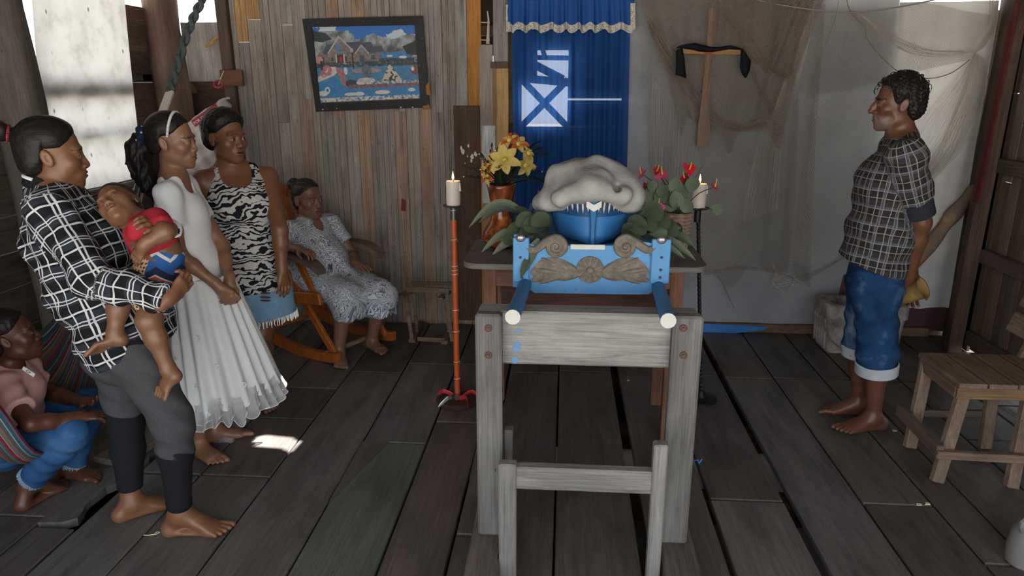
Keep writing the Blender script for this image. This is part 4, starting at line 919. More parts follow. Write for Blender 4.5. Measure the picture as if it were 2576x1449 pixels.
q = MB(); q.bar(m_(0, tq)+np.array((-.035, -.03, .01)), m_(2, tq)+np.array((-.045, .06, .02)), .055, .03, side=(0, 0, 1), ch=.003); q.build('stretcher', M['woody'], wc, color=S(116, 100, 88))
q = MB(); q.bar(m_(2, tq)+np.array((.03, .03, .02)), m_(3, tq)+np.array((.05, .03, .02)), .036, .022, side=(0, 0, 1), ch=.003); q.build('stretcher', M['woodx'], wc, color=S(100, 88, 80))
# backrest leaning back to the right
for y in (sy0+.05, sy1-.02):
    q = MB(); q.bar((sx0+sw-.06, y, zs-.1), (sx0+sw+.10, y, zs+.42), .05, .03, side=(1, 0, 0), ch=.003); q.build('back_post', M['woodz'], wc, color=PN)
for zc in (.13, .25, .36):
    q = MB(); q.box((sx0+sw+.035+(zc-.25)*.30-.03, (sy0+sy1)/2+.03, zs+zc), (.02, sy1-sy0+.16, .095), roty(.30), ch=.003); q.build('back_slat', M['woody'], wc, color=jit(PN, .08))
# grey block at the frame's edge
gb = atz(2568, 1432, 0); q = MB(); q.lathe([(.05, 0), (.062, .01), (.066, .06), (.06, .13), (.045, .16), (.03, .165)], (gb[0]+.03, gb[1]+.03, 0), 18)
q.tube(spline([(gb[0]-.02, gb[1]+.0, .15), (gb[0]-.035, gb[1]-.01, .19), (gb[0]+.01, gb[1], .215), (gb[0]+.05, gb[1]+.02, .19)], 10), .011, 8)
tag(q.build('plastic_jug', plain('grey_plastic', S(118, 116, 114), .6), smooth=True), 'squat grey plastic jug with a looped handle on the floor planks', 'jug')
# ================================================================== soft shapes: distance fields turned into one continuous surface
f32 = np.float32
def smin(a, b, k):
    if k <= 0: return np.minimum(a, b)
    h = np.maximum(k-np.abs(a-b), 0)/k; return np.minimum(a, b)-h*h*(k*.25)
def ssub(a, b, k): return -smin(-a, b, k)
def nrm(v): v = np.asarray(v, float); return v/(np.linalg.norm(v)+1e-12)
def d_cone(x, y, z, a, b, r1, r2):
    ba = b-a; L2 = float(ba@ba)+1e-12
    t = np.clip(((x-a[0])*ba[0]+(y-a[1])*ba[1]+(z-a[2])*ba[2])/L2, 0, 1)
    return np.sqrt((x-a[0]-t*ba[0])**2+(y-a[1]-t*ba[1])**2+(z-a[2]-t*ba[2])**2)-(r1+(r2-r1)*t)
def d_ell(x, y, z, a, b, ra, rb, side):
    ba = b-a; L = np.linalg.norm(ba)+1e-9; ax = ba/L; s = nrm(side-ax*(side@ax)); f = np.cross(ax, s)
    px, py, pz = x-a[0], y-a[1], z-a[2]; h = px*ax[0]+py*ax[1]+pz*ax[2]; t = np.clip(h/L, 0, 1)
    qs = px*s[0]+py*s[1]+pz*s[2]; qf = px*f[0]+py*f[1]+pz*f[2]; qa = h-t*L
    A = ra[0]+(rb[0]-ra[0])*t; B = ra[1]+(rb[1]-ra[1])*t; m = np.minimum(A, B)
    k0 = np.sqrt((qs/A)**2+(qf/B)**2+(qa/m)**2); k1 = np.sqrt((qs/(A*A))**2+(qf/(B*B))**2+(qa/(m*m))**2)+1e-6
    return k0*(k0-1)/k1
def d_ball(x, y, z, c, r, R=None):
    px, py, pz = x-c[0], y-c[1], z-c[2]
    if R is not None: px, py, pz = [px*R[0, i]+py*R[1, i]+pz*R[2, i] for i in range(3)]
    k0 = np.sqrt((px/r[0])**2+(py/r[1])**2+(pz/r[2])**2); k1 = np.sqrt((px/r[0]**2)**2+(py/r[1]**2)**2+(pz/r[2]**2)**2)+1e-6
    return k0*(k0-1)/k1
def cone(a, b, r1, r2=None, k=.02): return ('cone', np.array(a, float), np.array(b, float), r1, r1 if r2 is None else r2, k)
def ell(a, b, ra, rb, side, k=.03): return ('ell', np.array(a, float), np.array(b, float), ra, rb, np.array(side, float), k)
def ball(c, r, k=.02, R=None): return ('ball', np.array(c, float), tuple(r) if hasattr(r, '__len__') else (r, r, r), R, k)
def pbox(p):
    if p[0] == 'ball': m = max(p[2]); return p[1]-m, p[1]+m
    m = max(p[3], p[4]) if p[0] == 'cone' else max(max(p[3]), max(p[4]))
    return np.minimum(p[1], p[2])-m, np.maximum(p[1], p[2])+m
def peval(p, x, y, z):
    if p[0] == 'cone': return d_cone(x, y, z, *p[1:5])
    if p[0] == 'ell': return d_ell(x, y, z, *p[1:6])
    return d_ball(x, y, z, p[1], p[2], p[3])
class Field:
    def __init__(s, lo, hi, h, fine=()):
        s.ax = []
        for i in range(3):
            c = [lo[i]]
            while c[-1] < hi[i]:
                st = h
                for fl_, fh_, fs in fine:
                    if fl_[i]-fs <= c[-1] <= fh_[i]: st = min(st, fs)
                c.append(c[-1]+st)
            s.ax.append(np.array(c, f32))
        s.D = np.full([len(a) for a in s.ax], .3, f32)
    def blk(s, lo, hi):
        ix = [(max(0, np.searchsorted(a, lo[i])-1), min(len(a), np.searchsorted(a, hi[i])+1)) for i, a in enumerate(s.ax)]
        sl = tuple(slice(a, b) for a, b in ix)
        return sl, s.ax[0][sl[0]][:, None, None], s.ax[1][sl[1]][None, :, None], s.ax[2][sl[2]][None, None, :]
    def add(s, p, sub=False):
        k = p[-1]; lo, hi = pbox(p); m = max(k, .02)+.02; sl, x, y, z = s.blk(lo-m, hi+m)
        if 0 in s.D[sl].shape: return
        d = peval(p, x, y, z).astype(f32); s.D[sl] = ssub(s.D[sl], d, k) if sub else smin(s.D[sl], d, k)
    def fn(s, f, lo, hi):
        sl, x, y, z = s.blk(np.array(lo), np.array(hi)); s.D[sl] = f(s.D[sl], x, y, z).astype(f32)
    def clip(s, pt, n, k=.004):
        n = nrm(n); x, y, z = s.ax[0][:, None, None], s.ax[1][None, :, None], s.ax[2][None, None, :]
        s.D = -smin(-s.D, -((x-pt[0])*n[0]+(y-pt[1])*n[1]+(z-pt[2])*n[2]).astype(f32), k)
    def mesh(s):
        D = s.D; D[[0, -1]] = .3; D[:, [0, -1]] = .3; D[:, :, [0, -1]] = .3
        S_ = D < 0; nx, ny, nz = D.shape
        c = np.zeros((nx-1, ny-1, nz-1), np.int8)
        for i in (0, 1):
            for j in (0, 1):
                for k in (0, 1): c += S_[i:nx-1+i, j:ny-1+j, k:nz-1+k]
        I, J, K = np.nonzero((c > 0) & (c < 8)); idx = np.full(c.shape, -1, np.int32); idx[I, J, K] = np.arange(len(I))
        cv = {(i, j, k): D[I+i, J+j, K+k] for i in (0, 1) for j in (0, 1) for k in (0, 1)}
        acc = np.zeros((len(I), 3)); cnt = np.zeros(len(I))
        for axn in range(3):
            for a in (0, 1):
                for b in (0, 1):
                    p0 = [0, 0, 0]; o = [q for q in range(3) if q != axn]; p0[o[0]] = a; p0[o[1]] = b; p1 = list(p0); p1[axn] = 1
                    v0, v1 = cv[tuple(p0)], cv[tuple(p1)]; m = (v0 < 0) != (v1 < 0); t = np.where(m, v0/(v0-v1+1e-12), 0)
                    pos = np.zeros((len(I), 3)); pos[:, o[0]] = a; pos[:, o[1]] = b; pos[:, axn] = t
                    acc += pos*m[:, None]; cnt += m
        fr = acc/np.maximum(cnt, 1)[:, None]; V = np.empty_like(fr)
        for q, (A, ii) in enumerate(zip(s.ax, (I, J, K))): V[:, q] = A[ii]+fr[:, q]*(A[ii+1]-A[ii])
        Fs = []
        for axn in range(3):
            sh = [slice(1, n-1) for n in D.shape]; s0 = list(sh); s1 = list(sh); s0[axn] = slice(0, D.shape[axn]-1); s1[axn] = slice(1, D.shape[axn])
            a0, a1 = S_[tuple(s0)], S_[tuple(s1)]; m = a0 != a1; P = np.array(np.nonzero(m)).T
            if not len(P): continue
            off = np.array([0 if q == axn else 1 for q in range(3)]); P = P+off; o = [q for q in range(3) if q != axn]
            def ci(da, db):
                Q = P.copy(); Q[:, o[0]] -= da; Q[:, o[1]] -= db; return idx[Q[:, 0], Q[:, 1], Q[:, 2]]
            q4 = np.stack([ci(1, 1), ci(0, 1), ci(0, 0), ci(1, 0)], 1); fl = a0[m]
            if axn == 1: fl = ~fl
            q4[~fl] = q4[~fl][:, ::-1]; Fs.append(q4)
        Fq = np.concatenate(Fs) if Fs else np.zeros((0, 4), int); Fq = Fq[(Fq >= 0).all(1)]
        return V, Fq
def fieldbox(prims, pad=.03):
    B = [pbox(p) for p in prims]; return np.min([b[0] for b in B], 0)-pad, np.max([b[1] for b in B], 0)+pad
def relax(V, Fq, it=1, lam=.5):
    for _ in range(it):
        acc = np.zeros_like(V); cnt = np.zeros(len(V))
        for k in range(4):
            for q in (1, 3): np.add.at(acc, Fq[:, k], V[Fq[:, (k+q) % 4]]); np.add.at(cnt, Fq[:, k], 1)
        V = V+lam*(acc/np.maximum(cnt, 1)[:, None]-V)
    return V
def patco(V, zones):
    """cloth coordinates: metres around and along the nearest limb"""
    best = np.full(len(V), 9e9); out = np.zeros((len(V), 3))
    for zi, (a, b, side, R) in enumerate(zones):
        a, b = np.array(a, float), np.array(b, float); ba = b-a; L = np.linalg.norm(ba); ax = ba/L; s = nrm(np.array(side)-ax*(np.array(side)@ax)); f = np.cross(ax, s)
        q = V-a; h = q@ax; t = np.clip(h, 0, L); rad = np.linalg.norm(q-t[:, None]*ax, axis=1); sc_ = rad/R; m = sc_ < best
        best[m] = sc_[m]; ang = np.arctan2(q@f, q@s); out[m] = np.stack([ang*R, h, np.full(len(V), zi*.37)], 1)[m]
    return out
def garment(name, prims, h, mat, parent, clips=(), subs=(), folds=None, zones=None, fine=(), rel=1, post=None, sleeves=()):
    lo, hi = fieldbox(prims+[p for sl_ in sleeves for p in sl_[0]]); F_ = Field(lo, hi, h, fine)
    for p in prims: F_.add(p)
    for pr_, cp_, cn_ in sleeves:          # a sleeve cut square at its own end, then joined to the rest
        G_ = Field(lo, hi, h, fine)
        for p in pr_: G_.add(p)
        if cp_ is not None: G_.clip(cp_, cn_, .003)
        F_.D = smin(F_.D, G_.D, .03)
    if folds is not None: F_.D = (F_.D+folds(F_.ax[0][:, None, None], F_.ax[1][None, :, None], F_.ax[2][None, None, :])).astype(f32)
    for p in subs: F_.add(p, True)
    for c in clips: F_.clip(*c)
    if post: post(F_)
    V, Fq = F_.mesh(); V = relax(V, Fq, rel)
    at = {'pat': patco(V, zones)} if zones else None
    return mk(name, V, Fq, mat, parent, True, attrs=at)
# ------------------------------------------------------------------ anatomy
def E3(x, y, z, c, r): return d_ball(x, y, z, c, r)
def head_d(x, y, z, P):
    ax = np.abs(x); jw = P.get('jaw', 1.0); ck = P.get('cheek', 1.0); ns = P.get('nose', 1.0); hook = P.get('hook', 0.0); op = P.get('open', True)
    d = E3(ax, y, z, (0, -.012, .044), (.075, .094, .084))
    d = smin(d, E3(ax, y, z, (0, .026, -.026), (.061*jw, .064, .088)), .03)
    d = smin(d, E3(ax, y, z, (0, .044, -.088), (.040*jw, .038, .028)), .028)
    d = smin(d, E3(ax, y, z, (.046*jw, .004, -.066), (.016, .034, .022)), .03)
    d = smin(d, E3(ax, y, z, (0, .074+.006*P.get('chin', 0), -.102), (.018, .015, .015)), .022)
    d = smin(d, E3(ax, y, z, (.043, .054, -.022), (.021*ck, .022*ck, .022*ck)), .028)
    if P.get('hollow'): d = ssub(d, E3(ax, y, z, (.068, .050, -.062), (.016, .024, .022)), .02)
    d = smin(d, E3(ax, y, z, (.024, .079, .025), (.027, .012, .009)), .02)
    d = ssub(d, E3(ax, y, z, (.032, .103, .003), (.020, .017, .014)), .016)
    bx = np.abs(x)
    n0 = np.array((0, .083, .012)); n1 = np.array((0, .0995+.012*(ns-1), -.031))
    if hook: n1 = np.array((0, .109, -.028)); d = smin(d, d_cone(x, y, z, n0+(0, .003, 0), np.array((0, .103, -.008)), .008, .0085), .012)
    d = smin(d, d_cone(x, y, z, n0, n1, .0078, .0112*ns), .012)
    d = smin(d, E3(ax, y, z, (.0125*ns, .094, -.0345), (.0095*ns, .011, .0085)), .007)
    d = ssub(d, E3(ax, y, z, (.0075*ns, .100, -.0425), (.0042, .006, .004)), .003)
    d = smin(d, E3(ax, y, z, (0, .076, -.063), (.032, .019, .024)), .02)
    lp = P.get('lips', 1.0); mo = P.get('mouth_open', 0)
    d = smin(d, E3(ax, y, z, (0, .0915, -.0588), (.023, .0095*lp, .0058*lp)), .004)
    d = smin(d, E3(ax, y, z, (0, .0905, -.0712-mo*.004), (.020, .0100*lp, .0068*lp)), .004)
    d = ssub(d, E3(ax, y, z, (0, .103, -.0648-mo*.002), (.0245, .014, .0013+mo*.004)), .003)
    d = smin(d, E3(ax, y, z, (.032, .0775, .002), (.0150, .0150, .0135)), .006)
    if op:
        d = ssub(d, E3(ax, y, z, (.032, .095, .0015), (.0140, .012, .0050)), .0018)
        d = np.minimum(d, E3(ax, y, z, (.032, .0780, .002), (.0126, .0126, .0126)))
    else: d = ssub(d, E3(ax, y, z, (.032, .096, -.004), (.015, .007, .0010)), .002)
    if P.get('age'):
        d = ssub(d, d_cone(ax, y, z, np.array((.020, .098, -.038)), np.array((.034, .082, -.070)), .0035, .003), .006)
        d = ssub(d, d_cone(ax, y, z, np.array((.020, .093, -.016)), np.array((.042, .083, -.016)), .003, .002), .006)
    if P.get('noear'): return d
    ez, ey = z+.004, y+.012+.25*(z+.004)
    d = smin(d, E3(ax, ey, ez, (.079, 0, 0), (.0085, .0185, .031)), .007)
    d = ssub(d, E3(ax, ey, ez, (.0885, .004, .002), (.006, .0105, .019)), .004)
    return d
def face_color(L, P, skin):
    """colour of the head by place: lips, brows, eyes, painted nostril and mouth shade"""
    x, y, z = L.T; ax = np.abs(x); C = np.tile(np.array(skin), (len(L), 1))
    def blend(m, c): m = np.clip(m, 0, 1)[:, None]; C[:] = C*(1-m)+np.array(c)*m
    sk = np.array(skin)
    ch = 1-np.sqrt(((ax-.042)/.028)**2+((z+.022)/.022)**2); blend(np.where(y > .02, ch*.35, 0), sk*np.array((1.12, .95, .9)))
    lip = 1-np.sqrt((ax/.026)**2+((z+.065)/.0145)**2); blend(np.where(y > .078, np.clip(lip*6, 0, 1)*.75, 0), P.get('lipc', sk*np.array((.95, .62, .60))))
    gr = (np.abs(z+.0648) < .0022) & (ax < .024) & (y > .075); blend(gr*.7, sk*.35)  # shade of the closed mouth line put into the colour
    bz = .0262-.12*np.maximum(ax-.03, 0)-.06*np.maximum(.03-ax, 0); br = (np.abs(z-bz) < P.get('browt', .0040)-.03*np.maximum(ax-.03, 0)) & (ax > .013) & (ax < .054) & (y > .045); blend(br*P.get('brow', .75), (.018, .013, .010))
    nst = np.sqrt(((ax-.0075)/.0055)**2+((z+.043)/.004)**2); blend(np.where((y > .088) & (nst < 1), .7, 0), sk*.2)  # shade inside the nostrils put into the colour
    if P.get('open', True):
        g = P.get('gaze', (0, 1, 0)); g = nrm(g)
        for sx in (-1, 1):
            c = np.array((sx*.032, .0780, .002)); q = L-c; r = np.linalg.norm(q, axis=1); al = ((x-sx*.032)/.0142)**2+((z-.0015)/.0056)**2
            on = (r < .0140) & (y > .080) & (al < 1.0)
            cs_ = (q@g)/np.maximum(r, 1e-6)
            blend(on*1.0, (.27, .25, .23)); blend((on & (cs_ > .885))*1.0, (.020, .012, .008)); 
            lash = (al > .75) & (al < 1.6) & (z > .003) & (y > .075) & (np.abs(x-sx*.032) < .016); blend(lash*.75, (.02, .015, .012))
    else:
        for sx in (-1, 1):
            m = (np.abs(z+.0042) < .0020) & (np.abs(x-sx*.032) < .0145) & (y > .07); blend(m*.75, (.03, .02, .015))
    if P.get('stubble'):
        m = np.clip((-.045-z)/.02, 0, 1)*(y > .02)*(ax < .06); m2 = np.clip(1-np.abs((z+.047)/.008), 0, 1)*(ax < .03)*(y > .08); blend(np.clip(m*.35+m2*.4, 0, .5), (.16, .15, .14))
    return C
def hand_prims(wr, d, n, ts, s=1.0, curl=.35, spread=.06, curls=None, thumb=(.6, .75, .25)):
    """palm, four unequal fingers, thumb from the palm's side; n = palm normal, ts = thumb side"""
    d = nrm(d); n = nrm(n-d*(np.array(n)@d)); sd_ = np.cross(d, n)*ts; P = []; wr = np.array(wr, float)
    kn = wr+d*.085*s; P.append(ell(wr+d*.012*s, kn-d*.012*s, (.024*s, .0165*s), (.037*s, .0135*s), sd_, .012))
    P.append(cone(wr-d*.03*s, wr+d*.02*s, .0225*s, .022*s, .02))
    for i, (o, L, r) in enumerate(((.0285, .066, .0088), (.0098, .074, .0090), (-.0090, .069, .0086), (-.0265, .054, .0076))):
        c = curls[i] if curls else curl*(1+.12*i); p = kn+sd_*o*s-d*.004*s-d*abs(o)*.25*s; an = .25*c+.1; sp = spread*(1.5-i)/1.5
        for j, f in enumerate((.45, .30, .25)):
            dr = nrm((d*math.cos(an)+n*math.sin(an))+sd_*sp); q = p+dr*L*f*s; P.append(cone(p, q, r*s*(1-.08*j), r*s*(.94-.08*j), .004)); p = q; an += c
    a, b, c = thumb; t0 = wr+d*.018*s+sd_*.022*s; t1 = t0+nrm(d*a+sd_*b+n*c)*.038*s; t2 = t1+nrm(d*(a+.4)+sd_*b*.55+n*(c+.1))*.032*s; t3 = t2+nrm(d*(a+.6)+sd_*b*.2+n*(c+.25))*.024*s
    P += [cone(t0, t1, .0145*s, .0115*s, .012), cone(t1, t2, .0105*s, .0095*s, .005), cone(t2, t3, .0095*s, .0078*s, .004)]
    return P
def foot_prims(an, toe, inner, s=1.0):
    """heel, arch, ball, five toes; inner = direction to the big toe side"""
    an = np.array(an, float); toe = np.array(toe, float); d = toe-an; d[2] = 0; d = nrm(d); sd_ = np.array(inner, float); sd_[2] = 0; sd_ = nrm(sd_-d*(sd_@d)); z = np.array((0, 0, 1.))
    g = an.copy(); g[2] = 0; he = g-d*.042*s; ba = g+d*.115*s+sd_*.006*s; P = []
    P += [cone(an, he+z*.030*s, .033*s, .028*s, .03), ball(he+z*.024*s, (.029*s, .029*s, .026*s), .02)]
    P += [ell(an+d*.012*s-z*.012*s, ba+z*.018*s, (.034*s, .034*s), (.043*s, .018*s), sd_, .03), ell(he+z*.014*s, ba+z*.014*s, (.026*s, .015*s), (.040*s, .014*s), sd_, .02)]
    for i, (o, l, r) in enumerate(((.028, .060, .0130), (.0085, .058, .0098), (-.008, .052, .0093), (-.0225, .044, .0088), (-.035, .034, .0085))):
        b = ba+sd_*o*s+z*.014*s-d*(.004+abs(o-.02)*.25)*s; m = b+d*l*.55*s+z*.003*s; t = b+d*l*s-z*.003*s+sd_*o*.12*s
        P += [cone(b, m, r*s*1.02, r*s*.95, .006), cone(m, t, r*s*.95, r*s*.95, .004)]
    return P
SKINM = NT('skin', .42, .45); _a = SKINM.new('ShaderNodeAttribute', attribute_name='skin'); _c = _a.outputs['Color']; SKINM.put(SKINM.b.inputs['Specular IOR Level'], SKINM.math('MULTIPLY', _a.outputs['Alpha'], .40)); _n = SKINM.noise(SKINM.coord(), 22, 5, .6); _n2 = SKINM.noise(SKINM.coord(), 300, 3)
SKINM.col(SKINM.mix(1.0, _c, SKINM.ramp(_n, [(.3, (.86, .84, .83)), (.7, (1.1, 1.08, 1.06))]), 'MULTIPLY')); SKINM.bump(_n2, .12, .002)
SKINM.b.inputs['Subsurface Weight'].default_value = .0
def hair_mat(name, c=(.007, .006, .006), hi=(.022, .019, .018), rough=.45, sc_=(140, 5, 60)):
    k = NT(name, rough, .22); cc = k.coord(attr='pat', scale=sc_); n = k.noise(cc, 1.0, 4, .6, .3); k.col(k.mix(k.ramp(n, [(.42, 0.0), (.75, 1.0)]), c, hi)); k.bump(n, .5, .004); return k.m
HAIR = hair_mat('black_hair'); HAIRG = hair_mat('greying_hair', (.010, .009, .009), (.07, .066, .066))
class Person:
    def __init__(s, hc, hf, hu, hs, skin, P=None):
        s.hc = np.array(hc, float); f = nrm(hf); u = nrm(np.array(hu)-f*(np.array(hu)@f)); s.R = np.stack([np.cross(f, u), f, u], 1); s.hs = hs; s.skin = np.array(skin); s.P = P or {}; s.pr = []; s.fine = []
        hb = .155*hs; s.hb = (s.hc-hb, s.hc+hb)
    def loc(s, V): return (V-s.hc)@s.R/s.hs
    def wld(s, p): return s.hc+s.R@(np.array(p, float)*s.hs)
    def hd(s, x, y, z, fn, *a):
        q = [((x-s.hc[0])*s.R[0, i]+(y-s.hc[1])*s.R[1, i]+(z-s.hc[2])*s.R[2, i])/s.hs for i in range(3)]
        return fn(q[0].astype(f32), q[1].astype(f32), q[2].astype(f32), *a)*s.hs
    def arm(s, sh, el, wr, r=1.0): s.pr += [cone(sh, el, .047*r, .037*r, .03), cone(el, np.array(el)+(np.array(wr)-np.array(el))*.35, .036*r, .035*r, .02), cone(np.array(el)+(np.array(wr)-np.array(el))*.35, wr, .035*r, .0235*r, .02)]
    def leg(s, hp, kn, an, r=1.0):
        hp, kn, an = [np.array(v, float) for v in (hp, kn, an)]; bk = np.array((0, 0, 0.)); c = kn+(an-kn)*.32
        s.pr += [cone(hp, kn, .082*r, .054*r, .04), cone(kn, c, .050*r, .051*r, .03), cone(c, an, .051*r, .032*r, .03), ball(kn, .052*r, .03)]
    def torso(s, pv, ws, ch, nb, side, r=1.0, bust=None, fwd=None, rw=(.158, .128, .145, .06), rd=(.112, .095, .105, .05)):
        pv, ws, ch, nb = [np.array(v, float) for v in (pv, ws, ch, nb)]; a = [(w*r, d*r) for w, d in zip(rw, rd)]
        s.pr += [ell(pv, ws, a[0], a[1], side, .05), ell(ws, ch, a[1], a[2], side, .05), ell(ch, nb, a[2], (.075*r, .055*r), side, .05)]
    def add(s, *p): s.pr += p
    def hand(self, *a, **k): q = hand_prims(*a, **k); self.pr += q; lo, hi = fieldbox(q, .006); self.fine.append((lo, hi, .0038)); return q
    def foot(self, *a, **k): q = foot_prims(*a, **k); self.pr += q; lo, hi = fieldbox(q, .006); self.fine.append((lo, hi, .0042))
    def neck(s, nb, r=.052): s.pr.append(cone(s.wld((0, -.012, -.055)), nb, r*s.hs*1.02, r*s.hs*1.12, .03))
    def build(s, label, h=.0082, hh=.0029, floor=True, tint=None):
        lo, hi = fieldbox(s.pr); lo = np.minimum(lo, s.hb[0]); hi = np.maximum(hi, s.hb[1]); F_ = Field(lo, hi, h, s.fine+[(s.hb[0], s.hb[1], hh)])
        for p in s.pr: F_.add(p)
        F_.fn(lambda D, x, y, z: smin(D, s.hd(x, y, z, head_d, s.P), .010), *s.hb)
        if floor: F_.clip((0, 0, .0015), (0, 0, -1), .003)
        V, Fq = F_.mesh(); V2 = relax(V, Fq, 1, .4); L = s.loc(V); inh = (np.abs(L) < .16).all(1) & (L[:, 2] > -.13)
        V = np.where((inh & (L[:, 1] > .05))[:, None], V, V2)
        C = np.ones((len(V), 4), f32); C[:, :3] = s.skin
        if inh.any():
            C[inh, :3] = face_color(L[inh], s.P, s.skin); C[inh, 3] = np.clip(.1+.9*C[inh, 0]/(s.skin[0]*.8), .1, 1)
        if tint: tint(V, C)
        o = mk('person', V, Fq, SKINM.m, None, True, attrs={'skin': C}); s.o = o
        return tag(o, label, 'person')
    def hair(s, fn, mat=None, h=.004, lo=(-.14, -.22, -.14), hi=(.14, .14, .2), name='hair', rel=1):
        cs_ = [s.wld((x, y, z)) for x in (lo[0], hi[0]) for y in (lo[1], hi[1]) for z in (lo[2], hi[2])]; F_ = Field(np.min(cs_, 0), np.max(cs_, 0), h)
        F_.fn(lambda D, x, y, z: s.hd(x, y, z, fn), np.min(cs_, 0)-1, np.max(cs_, 0)+1)
        V, Fq = F_.mesh(); V = relax(V, Fq, rel); return mk(name, V, Fq, mat or HAIR, s.o, True, attrs={'pat': s.loc(V)})
HP = {'noear': True}
def cap_hair(t=.010, line=None, extra=None, noise=0.0):
    ly, lz = line or ([-.12, -.06, -.034, -.022, .012, .03, .055, .075, .1], [-.085, -.08, -.05, .028, .030, .034, .055, .085, .10])
    def fn(x, y, z):
        g = np.interp(y, ly, lz).astype(f32)-z; tt = .0006+t*np.clip(-g/.045, 0, 1)**.6
        d = np.minimum(head_d(x, y, z, HP), E3(np.abs(x), y, z, (0, -.014, .046), (.075, .095, .084)))-tt
        d = smin(d, E3(np.abs(x), y, z, (0, -.055, -.02), (.058, .045, .06))-tt, .03)
        if noise: d = d+noise*(np.sin(x*210+np.sin(z*170)*2)*np.sin(y*190+np.sin(x*150)*2)*np.sin(z*200+1))
        d = -smin(-d, -g, .002)
        if extra: d = extra(d, x, y, z)
        return d
    return fn
# ================================================================== wall hangings, nets, cloths
# ---- framed picture
FWp = BW-.02
c4 = [aty(u, v, FWp) for u, v in ((762, 48), (1064, 40), (1082, 270), (797, 281))]
cI = [aty(u, v, FWp-.006) for u, v in ((786, 68), (1044, 63), (1058, 249), (806, 260))]
pf = thing('framed_picture', (c4[0]+c4[2])/2, 'black framed colour print of a house by a swan lake hanging on boards', 'picture')
BKM = NT('black_board', .6, .3); bn = BKM.noise(BKM.coord(), 60, 5); BKM.col(BKM.mix(BKM.ramp(bn, [(.66, 0.0), (.72, .5)]), S(34, 33, 34), S(130, 126, 118)))
def quadring(o4, i4, y, th, name, mat, par):
    V = []
    for dy in (0, -th):
        for p in o4+i4: V.append((p[0], p[1]+dy, p[2]))
    Fc = []
    for k in range(4):
        a, b = k, (k+1) % 4; Fc += [(8+a, 8+b, 12+b, 12+a), (a, 4+a, 4+b, b), (a, b, 8+b, 8+a), (4+b, 4+a, 12+a, 12+b)]
    return mk(name, V, Fc, mat, par)
frm = quadring(c4, cI, 0, .014, 'frame', BKM.m, pf)
TOR = plain('torn_cardboard', S(150, 104, 48), .85)
for pts in (((1064, 225), (1079, 205), (1083, 240), (1072, 238)), ((1062, 268), (1078, 262), (1082, 270), (1070, 275))):
    V = [aty(u, v, FWp-.0155) for u, v in pts]; mk('torn_patch', V, [(0, 1, 2, 3)], TOR, frm)
for (u, v) in ((810, 265), (812, 275), (845, 268), (847, 272), (1008, 270), (1038, 270)):
    p = aty(u, v, FWp-.0155); q = MB(); q.ball(p, (.006, .001, .005), 4); q.build('chip', WHT, frm)
NW, NH = 250, 186
yy, xx = np.meshgrid(np.linspace(0, 1, NH), np.linspace(0, 1, NW), indexing='ij'); IMG = np.zeros((NH, NW, 3))
def vnoise(sx, sy, seed, oct_=4):
    r = np.random.default_rng(seed); out = np.zeros((NH, NW)); amp = 1.0; tot = 0
    for o in range(oct_):
        gx, gy = int(sx*2**o)+2, int(sy*2**o)+2; g = r.random((gy, gx)); fx, fy = xx*(gx-1.001), yy*(gy-1.001); ix, iy = fx.astype(int), fy.astype(int); tx, ty = fx-ix, fy-iy
        out += amp*((g[iy, ix]*(1-tx)+g[iy, ix+1]*tx)*(1-ty)+(g[iy+1, ix]*(1-tx)+g[iy+1, ix+1]*tx)*ty); tot += amp; amp *= .6
    return out/tot
def paint(m, c, nz=0.0, seed=1):
    c = np.array(S(*c)); n = (1+nz*(vnoise(60, 45, seed, 2)-.5)*2)[..., None] if nz else 1.0; IMG[m] = (np.ones((NH, NW, 1))*c*n)[m]
def poly(pts):
    m = np.zeros((NH, NW), bool); n = len(pts)
    for i in range(n):
        (x1, y1), (x2, y2) = pts[i], pts[(i+1) % n]
        if y1 == y2: continue
        cnd = ((yy < y1) != (yy < y2)) & (xx < (x2-x1)*(yy-y1)/(y2-y1)+x1); m ^= cnd
    return m
def oval(cx, cy, rx, ry): return ((xx-cx)/rx)**2+((yy-cy)/ry)**2 < 1
mt = vnoise(14, 9, 3, 5); paint(yy < 2, (40, 108, 190)); cl = vnoise(6, 5, 5); paint((cl > .6) & (yy < .25), (196, 206, 216))
ridge = .12+.10*np.abs(np.sin(xx*9+1))*(xx > .4)-.05*(xx < .35); hill = yy > ridge*(1-.4*mt)
IMG[hill] = (np.array(S(150, 156, 160))[None, None]*(.25+1.3*np.clip((mt-.35)*2.4, 0, 1))[..., None])[hill]
paint(poly([(0, .05), (.12, .08), (.18, .16), (.08, .2), (0, .18)]), (40, 50, 56), .5)
paint(poly([(.64, .36), (.92, .34), (.95, .46), (.66, .47)]), (52, 128, 186), .3); paint(poly([(.86, .28), (1, .2), (1, .4), (.9, .38)]), (40, 38, 38), .6)
paint(yy > .5, (70, 128, 168), .25)                                                       # lawn turned blue with age
dk_ = vnoise(40, 30, 9, 3); paint((yy > .43) & (yy < .53) & (dk_ > .35), (58, 68, 72), .8, 4)
RF = (70, 76, 92); BR = (128, 112, 108)
paint(poly([(.02, .37), (.1, .25), (.66, .24), (.64, .34), (.62, .46), (.02, .46)]), BR, .5); paint(poly([(.06, .36), (.12, .23), (.36, .20), (.56, .21), (.60, .36)]), RF, .15); paint(poly([(.52, .28), (.66, .26), (.68, .34), (.54, .35)]), RF, .1)
paint(poly([(.13, .34), (.25, .12), (.37, .32), (.37, .46), (.13, .46)]), BR, .6, 7)
for a in (((.12, .345), (.245, .115), (.255, .135), (.13, .355)), ((.245, .115), (.38, .315), (.37, .325), (.245, .14))): paint(poly(a), (176, 178, 184))
